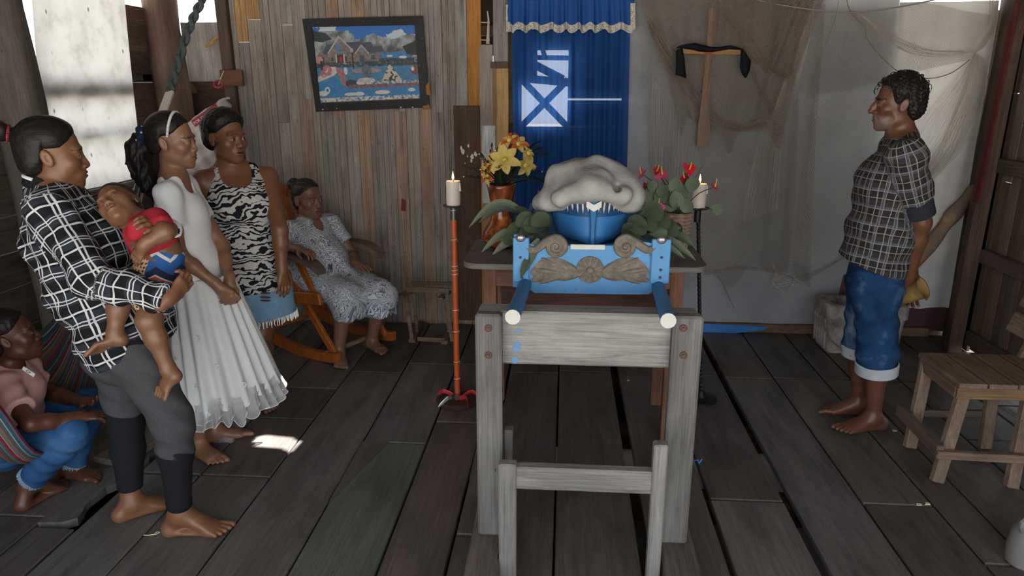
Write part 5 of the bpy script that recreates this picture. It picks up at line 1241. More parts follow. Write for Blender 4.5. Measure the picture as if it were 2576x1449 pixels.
paint(poly([(.39, .36), (.46, .25), (.53, .36), (.53, .46), (.39, .46)]), BR, .6, 8)
for a in (((.385, .36), (.46, .235), (.46, .26), (.395, .37)), ((.46, .235), (.535, .36), (.525, .37), (.46, .26))): paint(poly(a), (170, 172, 180))
paint(poly([(.03, .37), (.065, .30), (.1, .37), (.1, .46), (.03, .46)]), BR, .5)
for (x, y, a, b, c) in ((.235, .27, .022, .035, (64, 130, 190)), (.455, .42, .025, .04, (58, 84, 104)), (.57, .41, .02, .03, (58, 84, 104)), (.07, .43, .012, .03, (40, 40, 46)), (.165, .42, .01, .025, (50, 52, 60)), (.30, .42, .012, .03, (50, 52, 60))): paint((np.abs(xx-x) < a) & (np.abs(yy-y) < b), c)
paint((np.abs(xx-.235) < .05) & (np.abs(yy-.335) < .015), (110, 130, 150)); paint((np.abs(xx-.24) < .04) & (np.abs(yy-.42) < .055), (60, 48, 46)); paint((np.abs(xx-.25) < .016) & (np.abs(yy-.43) < .04), (150, 44, 46))
paint((np.abs(xx-.205) < .006) & (yy > .36) & (yy < .47), (200, 196, 190)); paint((np.abs(xx-.28) < .006) & (yy > .36) & (yy < .47), (200, 196, 190))
paint((np.abs(xx-.365-.01*(yy-.4)) < .005) & (yy > .3) & (yy < .62), (24, 24, 28)); paint((np.abs(xx-.36) < .014) & (np.abs(yy-.31) < .028), (178, 170, 160))
paint(poly([(0, .66), (.12, .52), (.19, .52), (.2, .6), (.16, .64), (0, .72)]), (206, 200, 194), .15)
for (x, y, a, b) in ((.10, .57, .05, .07), (.06, .62, .03, .04), (.22, .57, .03, .04), (.235, .62, .03, .05), (.25, .68, .03, .05), (.27, .74, .035, .05)): paint(oval(x, y, a, b) & (vnoise(70, 50, 11, 2) > .3), (176, 112, 118), .6, 12)
paint(poly([(.63, .74), (.72, .5), (.83, .72), (.83, .76), (.63, .76)]), (196, 188, 172), .0); paint(poly([(.63, .74), (.72, .5), (.83, .72), (.83, .76), (.63, .76)]) & (vnoise(55, 42, 13, 1) > .58), (58, 56, 56))
paint(oval(.49, .585, .15, .035) & (dk_ > .3), (166, 136, 132), .5); paint(oval(.49, .60, .05, .1) & (dk_ > .4), (92, 102, 104), .5); paint(oval(.48, .72, .09, .04), (190, 190, 188), .4)
paint(oval(.33, .75, .06, .05), (46, 58, 64), .8); paint((yy > .73) & (yy < .775) & (xx > .38) & (vnoise(80, 50, 14, 1) > .4), (196, 192, 188), .6); paint((yy > .77) & (yy < .82) & (xx > .3), (128, 92, 98), .7, 15)
paint(oval(.97, .6, .045, .06), (116, 78, 66), .6); paint(oval(.945, .58, .015, .03), (220, 214, 206)); paint(oval(.03, .43, .04, .05), (188, 142, 130), .3); paint((np.abs(xx-.05) < .012) & (np.abs(yy-.5) < .06), (54, 42, 40)); paint(oval(.285, .58, .018, .05), (206, 206, 206), .2)
wtr = ((yy > .80) & (yy > .93-.35*np.minimum(xx, .33))); paint((yy > .82) | poly([(0, .74), (.17, .66), (.27, .80), (.0, .86)]), (52, 128, 184), .3, 16)
for (x, y, a, b) in ((.04, .87, .05, .035), (.32, .895, .07, .022), (.40, .895, .05, .028), (.63, .885, .075, .028), (.92, .865, .035, .026), (.73, .40, .03, .015), (.86, .42, .04, .018)): paint(oval(x, y, a, b), (214, 208, 198), .12)
rg = (np.abs(np.sqrt(((xx-.085)/.02)**2+((yy-.83)/.035)**2)-1) < .3); paint(rg, (214, 208, 200)); paint(poly([(.70, .70), (.74, .78), (.74, .84), (.66, .85), (.70, .80)]), (92, 122, 146), .2)
paint((yy > .93) & (vnoise(70, 60, 17, 2) > .42), (206, 200, 192), .4, 18); paint((yy > .985), (112, 78, 70), .4)
IMG = IMG*.78+.08*IMG.mean()
Pq = []; 
for j in range(NH):
    t = j/(NH-1)
    for i in range(NW):
        s_ = i/(NW-1); Pq.append((cI[0]*(1-s_)+cI[1]*s_)*(1-t)+(cI[3]*(1-s_)+cI[2]*s_)*t)
PRN = NT('print', .55, .3); PRN.col(PRN.new('ShaderNodeAttribute', attribute_name='ink').outputs['Color'])
col4 = np.ones((NH*NW, 4)); col4[:, :3] = IMG.reshape(-1, 3)
mk('print', Pq, grid_faces(NH, NW)[:, ::-1], PRN.m, pf, attrs={'ink': col4})
# ---- blue curtain with frilled valance
CY = BW-.035
cvk = NT('blue_voile', .75, .2); cvn = cvk.noise(cvk.coord(scale=(1, 1, 1)), 140, 2); cbl = cvk.mix(cvn, S(28, 72, 138), S(38, 88, 158)); cvk.col(cbl).translucent(S(64, 112, 186), .45, .10)
def sheet(name, tl, tr_, bl, br, nu, nv, fold, mat, parent=None, attrs=True):
    V = []; A_ = []; W_ = np.linalg.norm(tr_-tl); H_ = np.linalg.norm(bl-tl)
    for i in range(nu):
        for j in range(nv):
            s_, t_ = i/(nu-1), j/(nv-1); p = (tl*(1-s_)+tr_*s_)*(1-t_)+(bl*(1-s_)+br*s_)*t_; V.append(p+fold(s_, t_)); A_.append((s_*W_, t_*H_, 0))
    return mk(name, V, grid_faces(nu, nv), mat, parent, True, attrs={'pat': A_} if attrs else None)
def foldc(s_, t_): 
    a = .4+.6*min(1, t_*3); return np.array((.004*math.sin(s_*40)*t_, a*(.013*math.sin(s_*44+.8*math.sin(s_*9))+.007*math.sin(s_*97+2+1.5*t_)+.006*math.sin(s_*17+t_)), 0))
tl, tr_, bl, br = aty(1285, -60, CY), aty(1588, -60, CY), aty(1296, 600, CY), aty(1572, 600, CY)
cur = thing('curtain', (tl+br)/2, 'sheer blue curtain over the braced opening with lace frilled valance', 'curtain')
sheet('panel', tl, tr_, bl, br, 170, 40, foldc, cvk.m, cur)
vk2 = NT('blue_valance', .75, .2); vk2.col(vk2.mix(vk2.noise(vk2.coord(), 60, 3), S(26, 66, 128), S(36, 82, 148)))
def foldv(s_, t_): return np.array((.006*math.sin(s_*61)*t_, -.022-(.3+t_)*(.012*math.sin(s_*58+1.2*math.sin(s_*11))+.007*math.sin(s_*113)), .010*t_*math.sin(s_*58+1.2*math.sin(s_*11)+1.2)))
vl = sheet('valance', aty(1279, -50, CY-.02), aty(1592, -50, CY-.02), aty(1275, 68, CY-.02), aty(1600, 68, CY-.02), 180, 14, foldv, vk2.m, cur)
lk_ = NT('lace', .9, .1); lco = lk_.coord(attr='pat', scale=(1, 1, 1)); lv = lk_.voro(lco, 160); lk_.col(S(206, 200, 188)); lk_.translucent(S(206, 200, 188), .2, lk_.ramp(lv, [(.30, .75), (.38, 0.0)]))
la = sheet('lace_trim', aty(1275, 60, CY-.02), aty(1600, 60, CY-.02), aty(1274, 79, CY-.02), aty(1601, 79, CY-.02), 180, 5, lambda s_, t_: foldv(s_, .95+.2*t_)+np.array((0, -.003, 0)), lk_.m, vl)
for (u0, u1, v0, v1) in ((1273, 1284, 12, 80), (1586, 1598, 8, 74)): sheet('lace_edge', aty(u0, v0, CY-.05), aty(u1, v0, CY-.05), aty(u0, v1, CY-.05), aty(u1, v1, CY-.05), 4, 12, lambda s_, t_: np.array((0, .004*math.sin(9*t_), 0)), lk_.m, vl)
rod = MB(); rod.tube([aty(1270, -46, CY), aty(1602, -46, CY)], .008, 8); rod.build('rod', M['rail'], cur)
# ---- grey sheet covering the right half of the back wall
SY = BW-.012
shk = NT('wall_sheet', .9, .1); sn = shk.noise(shk.coord(scale=(1, 1, 1)), 3, 5, .6); n2 = shk.noise(shk.coord(scale=(160, 160, 160)), 1, 2)
sxz = shk.sep(shk.coord()); 
shc = shk.mix(shk.ramp(sn, [(.3, 0.0), (.7, 1.0)]), S(138, 141, 146), S(164, 167, 171)); shc = shk.mix(.15, shc, n2, 'MULTIPLY'); shk.col(shc).translucent(S(190, 192, 196), .14)
def fsh(s_, t_): return np.array((0, -.004+.006*math.sin(s_*13+t_*3)+.004*math.sin(s_*31+t_*5)+.008*math.sin(t_*6+s_*3)-.006, 0))
sheet_o = thing('wall_sheet', aty(1900, 800, SY), 'large grey white cloth sheets covering the back wall behind the net', 'sheet')
sheet('panel', aty(1560, -70, SY), aty(2268, -70, SY), aty(1570, 832, SY), aty(2196, 832, SY), 60, 60, fsh, shk.m, sheet_o)
sh2 = NT('white_sheet', .9, .1); sh2.col(sh2.ramp(sh2.noise(sh2.coord(), 5, 5, .6), [(.3, S(186, 185, 182)), (.7, S(208, 207, 204))])).translucent(S(215, 214, 210), .07)
sheet('panel', aty(2262, 6, SY-.012), aty(2510, 2, SY-.012), aty(2200, 770, SY-.012), aty(2392, 776, SY-.012), 40, 50, lambda s_, t_: fsh(s_, t_)+np.array((0, -.006*math.sin(s_*8+t_*7), .008*math.sin(s_*9)*t_)), sh2.m, sheet_o)
blk_ = NT('blue_tarp', .5, .4); blk_.col(blk_.mix(blk_.noise(blk_.coord(), 14, 4), S(36, 92, 158), S(58, 120, 190)))
V = [aty(u, v, BW-.064) for u, v in ((1768, 814), (1930, 822), (1925, 830), (1850, 838), (1768, 852))]; V2 = [p+np.array((0, .012, 0)) for p in V]
mk_ = MB(); mk_.add(V+V2, [(4, 3, 2, 1, 0), (5, 6, 7, 8, 9)]+[(i, (i+1) % 5, 5+(i+1) % 5, 5+i) for i in range(5)]); tag(mk_.build('blue_tarp_strip', blk_.m), 'bright blue strip of cloth showing under the grey sheet', 'cloth')
# ---- fishing nets
def netmat(name, c, cell=.011, thr=.16, dens=0.0):
    k = NT(name, .85, .1); co = k.coord(attr='pat', scale=(1/cell, 1/cell, 1), rot=(0, 0, .5)); wv = k.vm('ADD', co, k.vm('SCALE', k.noise(k.coord(attr='pat', scale=(6, 6, 6)), 1, 3, out='Color'), None, 3.0)); sp = k.sep(wv)
    tx = k.math('GREATER_THAN', k.math('ABSOLUTE', k.math('SUBTRACT', k.math('FRACT', sp[0]), .5)), .5-thr); ty = k.math('GREATER_THAN', k.math('ABSOLUTE', k.math('SUBTRACT', k.math('FRACT', sp[1]), .5)), .5-thr)
    th_ = k.math('MAXIMUM', tx, ty); al = k.math('SUBTRACT', 1.0, k.math('MULTIPLY', th_, .8)); k.col(c); k.translucent(c, .3, al); return k.m
NB_ = netmat('net_brown', S(136, 122, 109), .009, .145); NGm = netmat('net_grey', S(150, 141, 130), .010, .11); NWm = netmat('net_white', S(204, 200, 192), .012, .07)
STD = plain('net_cord', S(122, 108, 97), .9); STL = plain('net_cord_pale', S(196, 188, 176), .9)
net = thing('fishing_net', aty(1850, 700, SY-.03), 'big brown and grey fishing net draped over the wall sheets', 'fishing net')
def netpanel(name, tl, tr_, bl, br, y, mat, amp=.014, fq=40, nu=80, nv=50, bulge=.03, edge=0):
    def fo(s_, t_): return np.array((.02*math.sin(s_*9+t_*4)*t_, -bulge*math.sin(math.pi*s_)*math.sin(math.pi*min(1, t_*.8+.1))-amp*math.sin(s_*fq+2*math.sin(s_*7)+t_*2), (edge*(math.sin(s_*11)*.5+math.sin(s_*23)*.3) if t_ > .7 else 0)*(t_-.7)/.3))
    return sheet(name, aty(*tl, y), aty(*tr_, y), aty(*bl, y), aty(*br, y), nu, nv, fo, mat, net)
netpanel('net_panel', (1600, -40), (2080, -40), (1650, 690), (2040, 690), SY-.045, NGm, edge=.12)
netpanel('net_panel', (1600, -20), (2090, -60), (1720, 345), (1960, 330), SY-.075, NB_, .02, 30, bulge=.05, edge=.16)
netpanel('net_panel', (1780, -60), (2070, -60), (1800, 120), (1990, 190), SY-.095, NB_, .02, 26, bulge=.03)
netpanel('net_panel', (2010, 230), (2290, 235), (1985, 700), (2210, 560), SY-.05, NWm, .006, 20, edge=.10)
netpanel('net_panel', (2060, -40), (2500, 40), (2030, 250), (2440, 150), SY-.06, NGm, .01, 14, bulge=.05)
def strands(name, pts_a, pts_b, y0, y1, n, r, mat, jitter=.01, sag=.0):
    """one gathered bunch of twine"""
    q = MB(); A = spline([aty(*p, y0) for p in pts_a], 12); B = spline([aty(*p, y1) for p in pts_b], 12)
    for i in range(n):
        t = i/(n-1) if n > 1 else 0; ph = random.uniform(0, 6.28); P = [a*(1-t)+b*t+np.array((jitter*math.sin(k*.9+ph)*.6, jitter*math.sin(k*1.3+ph*2), jitter*math.cos(k*.7+ph)-sag*math.sin(math.pi*k/11)*t)) for k, (a, b) in enumerate(zip(A, B))]
        q.tube(P, r, 3, cap=False)
    return q.build(name, mat, net)
yN = SY-.085
strands('gathered_edge', ((1630, 60), (1660, 140), (1730, 240), (1790, 300), (1850, 330), (1925, 320)), ((1640, 50), (1690, 130), (1760, 240), (1800, 288), (1855, 318), (1930, 292)), yN, yN-.03, 22, .0016, STD, .012)
strands('gathered_edge', ((1815, 40), (1860, 110), (1930, 180), (1985, 200)), ((1830, 20), (1890, 90), (1945, 170), (1985, 190)), yN, yN-.03, 18, .0016, STD, .01)
strands('gathered_edge', ((1890, 180), (1905, 230), (1930, 260), (1935, 290)), ((1895, 170), (1915, 225), (1935, 250), (1940, 282)), yN, yN-.01, 8, .0014, STD, .006)
strands('gathered_edge', ((2060, -20), (2040, 90), (2010, 200), (1985, 330), (1975, 520)), ((1995, -20), (1985, 130), (1940, 260), (1900, 380), (1860, 560)), SY-.06, SY-.06, 46, .0010, STL, .006)
strands('gathered_edge', ((1640, 190), (1640, 400), (1650, 600)), ((1760, 330), (1740, 480), (1720, 640)), SY-.05, SY-.06, 30, .0008, STL, .008)
strands('gathered_edge', ((2140, 20), (2230, 80), (2330, 120), (2440, 130)), ((2150, 24), (2260, 120), (2360, 150), (2450, 135)), SY-.07, SY-.09, 14, .0012, STL, .006)
strands('gathered_edge', ((2515, -10), (2505, 60), (2480, 110), (2452, 135)), ((2490, -10), (2490, 60), (2465, 110), (2445, 135)), SY-.05, SY-.09, 16, .0012, STL, .006)
strands('gathered_edge', ((2452, 135), (2420, 230), (2380, 330), (2345, 400), (2290, 460)), ((2475, 150), (2480, 230), (2440, 330), (2400, 400), (2330, 470)), SY-.07, SY-.09, 34, .0012, STL, .010)
strands('gathered_edge', ((2452, 135), (2400, 200), (2330, 280), (2290, 330)), ((2455, 135), (2430, 240), (2390, 330), (2340, 420)), SY-.06, SY-.08, 26, .0009, STL, .006)
strands('hem_cord', ((1770, 690), (1850, 672), (1960, 680), (2020, 700), (2100, 660), (2130, 640)), ((1770, 692), (1850, 676), (1960, 684), (2020, 704), (2100, 664), (2130, 644)), SY-.05, SY-.05, 3, .0018, STD, .012)
strands('hem_cord', ((1650, 620), (1760, 660), (1800, 690), (1850, 770)), ((1650, 624), (1760, 664), (1800, 694), (1850, 774)), SY-.045, SY-.045, 2, .0015, STD, .012)
strands('hem_tangle', ((1940, 660), (1960, 700), (1990, 690), (2010, 720)), ((1960, 690), (1940, 730), (1980, 740), (2000, 700)), SY-.05, SY-.06, 14, .0010, STL, .02)
cd = MB(); cd.tube(spline([aty(u, v, SY-.07) for u, v in ((2128, -10), (2140, 30), (2175, 70), (2180, 95), (2205, 130), (2240, 165), (2270, 185), (2330, 198), (2390, 185), (2440, 150))], 40), .0028, 5); cd.build('float_cord', STD, net)
cd = MB(); cd.tube(spline([aty(u, v, SY-.07) for u, v in ((2110, 0), (2100, 50), (2085, 90), (2060, 160), (2040, 220))], 20), .0015, 5); cd.build('float_cord', STD, net)
cd = MB(); cd.tube(spline([aty(u, v, SY-.13) for u, v in ((1860, -12), (1950, 10), (2060, 26), (2150, 32), (2260, 18), (2380, -8), (2480, -40))], 24), .0042, 6); tag(cd.build('clothes_line', plain('line', S(132, 128, 124), .7)), 'grey line sagging across the top of the sheets', 'line')
# ---- paddle cross
XY = SY-.12
cr = thing('paddle_cross', aty(1775, 250, XY), 'wooden cross made from a canoe paddle tied with a crossbar', 'cross')
PW = wood('paddle_wood', 'Z', .6, .7, .2, base=S(140, 114, 96), weather=.4)
pts = [(1792, 20, 8), (1788, 100, 8.5), (1780, 190, 9), (1774, 250, 9.5), (1772, 290, 12), (1771, 315, 15), (1770, 345, 15.5), (1768, 368, 14.5)]; V = []
for (u, v, hw) in pts:
    a, b = aty(u-hw, v, XY), aty(u+hw, v, XY); mid = (a+b)/2; th_ = .012 if hw < 10 else .008
    V += [a, mid-np.array((0, th_, 0)), b, mid+np.array((0, th_*.6, 0))]
mk('paddle', V, [(i*4+k, i*4+(k+1) % 4, i*4+4+(k+1) % 4, i*4+4+k) for i in range(len(pts)-1) for k in range(4)]+[(3, 2, 1, 0), (28, 29, 30, 31)], PW, cr)
q = MB(); a, b = aty(1713, 126, XY-.02), aty(1866, 128, XY-.02); q.bar(a, b, .045, .018, side=(0, 0, 1), ch=.004); q.build('crossbar', wood('crossbar_wood', 'X', .6, .75, .2, base=S(168, 128, 84), weather=.4), cr)
cT = aty(1782, 130, XY-.03); q = MB()
for dz in (-.010, -.004, .002, .008): q.tube([cT+np.array((-.026, -.004, dz)), cT+np.array((0, -.014, dz)), cT+np.array((.026, -.004, dz))], .0014, 5)
q.build('red_thread', plain('red_thread', S(168, 34, 40), .7), cr)
BLKC = NT('black_cloth', .95, .1); nn = BLKC.noise(BLKC.coord(), 30, 4); BLKC.col(BLKC.mix(nn, (.006, .007, .009), (.016, .017, .020)))
def ribbon(pts, y, name, par):
    V = []
    for i, (u0, v0, u1, v1) in enumerate(pts): V += [aty(u0, v0, y-.012*math.sin(i*1.4)), (aty(u0, v0, y)+aty(u1, v1, y))/2-np.array((0, .02+.008*math.sin(i*2), 0)), aty(u1, v1, y-.01*math.sin(i*1.1+1))]
    o = mk(name, V, grid_faces(len(pts), 3), BLKC.m, par, True); sm = o.modifiers.new('t', 'SOLIDIFY'); sm.thickness = .003; return o
bc_ = thing('black_cloth', cT, 'strip of black cloth draped along the arms of the cross', 'cloth')
ribbon([(1702, 120, 1714, 113), (1720, 122, 1722, 112), (1745, 126, 1748, 108), (1760, 130, 1764, 112), (1785, 132, 1788, 118), (1810, 128, 1812, 118), (1835, 124, 1836, 114), (1866, 126, 1862, 120)], XY-.045, 'middle', bc_)
ribbon([(1700, 128, 1716, 116), (1701, 150, 1722, 148), (1700, 176, 1724, 170), (1699, 188, 1727, 197)], XY-.05, 'hanging_end', bc_)
ribbon([(1864, 122, 1870, 124), (1863, 145, 1882, 142), (1861, 170, 1889, 153), (1866, 186, 1886, 178), (1874, 196, 1880, 192)], XY-.05, 'hanging_end', bc_)
q = MB(); q.tube(spline([aty(u, v, XY-.04) for u, v in ((1876, 196), (1866, 215), (1850, 240), (1848, 250))], 8), .0012, 4); q.build('thread', STD, bc_)
q = MB(); q.tube(spline([aty(u, v, XY) for u, v in ((1792, -30), (1793, 20), (1787, 60))], 6), .002, 5); q.build('hanging_cord', STD, cr)
# ---- cloth over the boat
wk = NT('white_cloth', .9, .15); wn_ = wk.noise(wk.coord(), 14, 5, .6); wk.col(wk.ramp(wn_, [(.25, S(130, 129, 127)), (.6, S(150, 149, 147)), (.9, S(160, 159, 157))])); wk.bump(wk.noise(wk.coord(), 45, 4, .6, .5), .35, .01)
yc = BY0+.10
def cp(u, v, dy=0.0): return aty(u, v, yc+dy)
cl_ = [ball(cp(1488, 462, .10), (.165, .17, .085), .05), ball(cp(1430, 485, .02), (.075, .10, .075), .04), ball(cp(1555, 480, .02), (.080, .10, .075), .04), ball(cp(1488, 440, .25), (.15, .16, .07), .05),
  ball(cp(1382, 500, .03), (.048, .09, .050), .03), ball(cp(1585, 497, .03), (.050, .09, .05), .03), ball(cp(1356, 508, .08), (.024, .06, .035), .03), ball(cp(1606, 500, .08), (.024, .06, .05), .03),
  cone(cp(1440, 480, -.06), cp(1520, 448, -.07), .030, .022, .03), cone(cp(1520, 448, -.07), cp(1548, 484, -.07), .022, .016, .02), cone(cp(1400, 505, -.03), cp(1470, 500, -.09), .028, .020, .03), cone(cp(1540, 505, -.06), cp(1590, 515, -.02), .032, .030, .03),
  cone(cp(1412, 496, -.10), cp(1490, 474, -.15), .034, .030, .04), cone(cp(1490, 474, -.15), cp(1568, 494, -.10), .030, .034, .04), cone(cp(1490, 462, -.08), cp(1490, 440, .02), .05, .06, .05), cone(cp(1395, 440, .05), cp(1480, 425, .0), .03, .03, .04), cone(cp(1500, 420, .02), cp(1585, 450, .05), .03, .02, .04)]
def fcl(x, y, z): return .004*np.sin(x*30+z*18+2*np.sin(y*12))+.0022*np.sin(z*62+x*40+2*np.sin(x*18))
cloth = garment('white_cloth', cl_, .0055, wk.m, None, folds=fcl, clips=[(cp(1490, 536), (0, -.15, -1), .01)], subs=[cone(cp(1494, 512, -.24), cp(1492, 552, -.06), .014, .036, .010), cone(cp(1562, 470, -.2), cp(1548, 476, -.08), .012, .016, .012)], rel=4)
tag(cloth, 'crumpled off white cloth heaped over the blue boat', 'cloth')
# ---- hammock
HST = NT('hammock_stripes', .9, .1); hs_ = HST.sep(HST.coord(attr='pat', scale=(1, 1, 1))); hv = HST.math('FRACT', HST.math('MULTIPLY', hs_[0], 3.1))
stops = [(0, (104, 44, 60)), (.05, (90, 100, 108)), (.09, (52, 78, 104)), (.16, (150, 148, 146)), (.18, (66, 84, 84)), (.27, (150, 84, 62)), (.32, (92, 104, 104)), (.40, (150, 150, 150)), (.42, (132, 40, 58)), (.50, (70, 90, 90)), (.60, (150, 146, 140)), (.62, (60, 82, 92)), (.72, (140, 48, 62)), (.78, (86, 96, 92)), (.88, (160, 100, 66)), (.92, (70, 88, 92)), (.97, (150, 148, 144))]
hc_ = HST.ramp(hv, [(p, S(*c)) for p, c in stops], 'CONSTANT'); HST.col(HST.mix(.2, hc_, HST.noise(HST.coord(), 220, 2), 'MULTIPLY'))
ham = thing('hammock', atz(80, 1160, 0), 'striped red blue and grey hammock the child sits in', 'hammock')
# cross sections (upper edge far side, lower middle, near edge) from the gathered end down to the seat and on out of frame
R_near = [aty(352, 462, 3.32), aty(315, 640, 3.12), aty(262, 860, 2.92), aty(238, 985, 2.78), aty(112, 1140, 2.28), aty(-20, 1000, 2.06), aty(-260, 800, 1.85), aty(-420, 500, 1.7)]
R_mid = [aty(354, 462, 3.34), aty(310, 640, 3.10), aty(220, 890, 2.96), aty(150, 1060, 2.74), aty(20, 1170, 2.44), aty(-80, 1140, 2.10), aty(-280, 900, 1.95), aty(-430, 510, 1.72)]
R_far = [aty(350, 460, 3.36), aty(285, 590, 3.18), aty(165, 760, 3.0), aty(105, 830, 2.85), aty(0, 900, 2.70), aty(-90, 930, 2.45), aty(-300, 760, 2.15), aty(-440, 500, 1.76)]
nL, nWd = 46, 26; A1, A2, A3 = spline(R_near, nL), spline(R_mid, nL), spline(R_far, nL); V = []; PA = []
for i in range(nL):
    g = min(1, i/14)
    for j in range(nWd):
        t = j/(nWd-1); p = A1[i]*(1-t)**2+2*t*(1-t)*(A2[i]*1.5-.25*(A1[i]+A3[i]))+A3[i]*t*t
        rip = (1-g)*.012+.004; V.append(p+np.array((rip*math.sin(j*1.9), rip*math.cos(j*2.3), .5*rip*math.sin(j*1.1+i*.2)))); PA.append((t*1.05, i*.05, 0))
hb = mk('hammock_cloth', V, grid_faces(nL, nWd), HST.m, ham, True, attrs={'pat': PA}); sm = hb.modifiers.new('t', 'SOLIDIFY'); sm.thickness = .003
ROPE = NT('dark_rope', .9, .1); ROPE.col(ROPE.mix(ROPE.noise(ROPE.coord(), 60, 3), S(56, 62, 62), S(92, 100, 98)))
WRP = plain('white_rope', S(186, 180, 170), .9)
Pa, Pb, Pc, Pd = aty(530, -40, 3.95), aty(476, 70, 3.83), aty(428, 230, 3.66), aty(408, 285, 3.58)
for k in range(2):
    P = spline([Pa, Pb, Pc], 60); q = MB(); q.tube([p+np.array((.013*math.cos(i*.55+k*3.14), .013*math.sin(i*.55+k*3.14), 0))*(1 if i > 8 else .6) for i, p in enumerate(P)], [.008 if i < 14 else .013 for i in range(60)], 7); q.build('braided_rope', ROPE, ham, smooth=True)
for k in range(3):
    q = MB(); q.tube(spline([Pc+np.array((.012*(k-1), 0, 0)), Pd+np.array((.014*(k-1), .0, 0)), aty(380, 370, 3.45)+np.array((.01*(k-1), 0, 0)), aty(352+3*k, 455, 3.34)], 14), .010, 6); q.build('white_rope', WRP, ham, smooth=True)
q = MB()
for i in range(40):
    j = random.randint(0, nWd-1); p1_ = np.array(V[7*nWd+j]); p0 = aty(372+random.uniform(-6, 6), 400, 3.42); q.tube([p0, (p0+p1_)/2+np.array((random.uniform(-.01, .01), 0, .0)), p1_], .0028, 4, cap=False)
q.build('end_strings', HST.m if False else WRP, ham)
# ---- sack hanging in the corner
SKM = NT('sack_cloth', .9, .1); SKM.col(SKM.mix(SKM.noise(SKM.coord(), 40, 4), S(142, 134, 128), S(184, 178, 172)))
kn = aty(552, 238, 4.55); sck = thing('hanging_sack', kn, 'knotted pale feed sack with red printed band hanging in the corner', 'sack')
sk_ = [cone(kn+np.array((0, 0, .07)), kn, .012, .018, .015), cone(kn, aty(566, 266, 4.55), .018, .045, .02), cone(kn, aty(500, 300, 4.52), .022, .05, .03), ball(aty(572, 248, 4.54), (.022, .014, .016), .015), ball(aty(538, 246, 4.55), (.020, .014, .012), .015),
       ell(aty(520, 290, 4.52), aty(505, 420, 4.52), (.17, .06), (.19, .09), (1, 0, 0), .05)]
garment('sack', sk_, .008, SKM.m, sck, folds=lambda x, y, z: .006*np.sin(x*70+z*30)+.004*np.sin(z*60-x*40), clips=[(aty(488, 300, 4.5), (-.58, 0, .82), .01)])
RBD = plain('red_print', S(140, 44, 52), .8)
A_, B_ = aty(486, 312, 4.425), aty(548, 268, 4.425); e1 = nrm(B_-A_); e2 = np.array((-e1[2], 0, e1[0]))
q = MB(); q.prism([(0, -.022), (np.linalg.norm(B_-A_), -.022), (np.linalg.norm(B_-A_), .022), (0, .022)], A_, e1, e2, (0, -1, 0), .001); bnd = q.build('red_band', RBD, sck)
tx = bpy.data.curves.new('sack_lettering', 'FONT'); tx.body = 'POR EMPOLVA'; tx.size = .026; tx.extrude = .0004; to = bpy.data.objects.new('sack_lettering', tx); COL.objects.link(to)
Mx = Matrix(((e1[0], e2[0], 0, A_[0]+.006*e1[0]-.010*e2[0]), (0, 0, -1, A_[1]-.0022), (e1[2], e2[2], 0, A_[2]+.006*e1[2]-.010*e2[2]), (0, 0, 0, 1)))
dg = bpy.context.evaluated_depsgraph_get(); me = bpy.data.meshes.new_from_object(to.evaluated_get(dg)); bpy.data.objects.remove(to); me.transform(Mx); me.materials.append(WHT); lo = bpy.data.objects.new('lettering', me); COL.objects.link(lo); setp(lo, bnd)
q = MB(); q.tube([kn+np.array((0, 0, .06)), aty(563, 178, 4.58)], .003, 5); q.build('tie_string', WRP, sck)
q = MB(); q.tube([kn+np.array((.03*math.cos(a), .01*math.sin(a), .065+.022*math.sin(a))) for a in np.linspace(0, 6.28, 13)], .006, 6); q.build('red_ring', plain('red_plastic', S(150, 52, 66), .5), sck)
# ================================================================== cloth patterns
def lines(k, co, period, specs):
    f = k.math('FRACT', k.math('DIVIDE', co, period)); r = None
    for (p, w_) in specs:
        m = k.math('LESS_THAN', k.math('ABSOLUTE', k.math('SUBTRACT', f, p)), w_); r = m if r is None else k.math('MAXIMUM', r, m)
    return r
def plaid(name, bg, bg2, lc, pu, pv, su, sv, warp=.004, lc2=None, su2=None, sv2=None):
    k = NT(name, .85, .15); co = k.coord(attr='pat'); n = k.noise(k.coord(attr='pat', scale=(9, 9, 9)), 1, 2, out='Color')
    co = k.vm('ADD', co, k.vm('SCALE', k.vm('SUBTRACT', n, (.5, .5, .5)), None, warp*4)); s = k.sep(co); u, v = s[0], s[1]
    c = k.mix(k.math('MULTIPLY', k.ramp(k.math('FRACT', k.math('DIVIDE', v, pv)), [(.0, 0.0), (.5, 1.0)], 'CONSTANT'), .8), bg, bg2)
    if lc2: c = k.mix(k.math('MAXIMUM', lines(k, u, pu, su2), lines(k, v, pv, sv2)), c, lc2)
    c = k.mix(k.math('MAXIMUM', lines(k, u, pu, su), lines(k, v, pv, sv)), c, lc); k.col(c); k.bump(k.noise(k.coord(), 60, 4), .12, .004); return k.m
PLA = plaid('black_plaid', S(24, 25, 29), S(44, 50, 58), S(188, 188, 190), .098, .088, [(.10, .032), (.24, .030), (.66, .022)], [(.12, .036), (.62, .022), (.74, .022)], .006)
PLM = plaid('man_plaid', S(40, 39, 40), S(54, 51, 49), S(132, 126, 120), .062, .075, [(.12, .030), (.45, .018), (.62, .022)], [(.15, .022), (.55, .020)], .003, S(72, 76, 90), [(.55, .06)], [(.62, .09)])
def simple(name, a, b, scale=60, rough=.9, bump=.15, tr=0.0):
    k = NT(name, rough, .15); n = k.noise(k.coord(), scale, 4); k.col(k.mix(n, a, b)); k.bump(k.noise(k.coord(), 18, 5), bump, .008)
    if tr: k.translucent(b, tr)
    return k.m
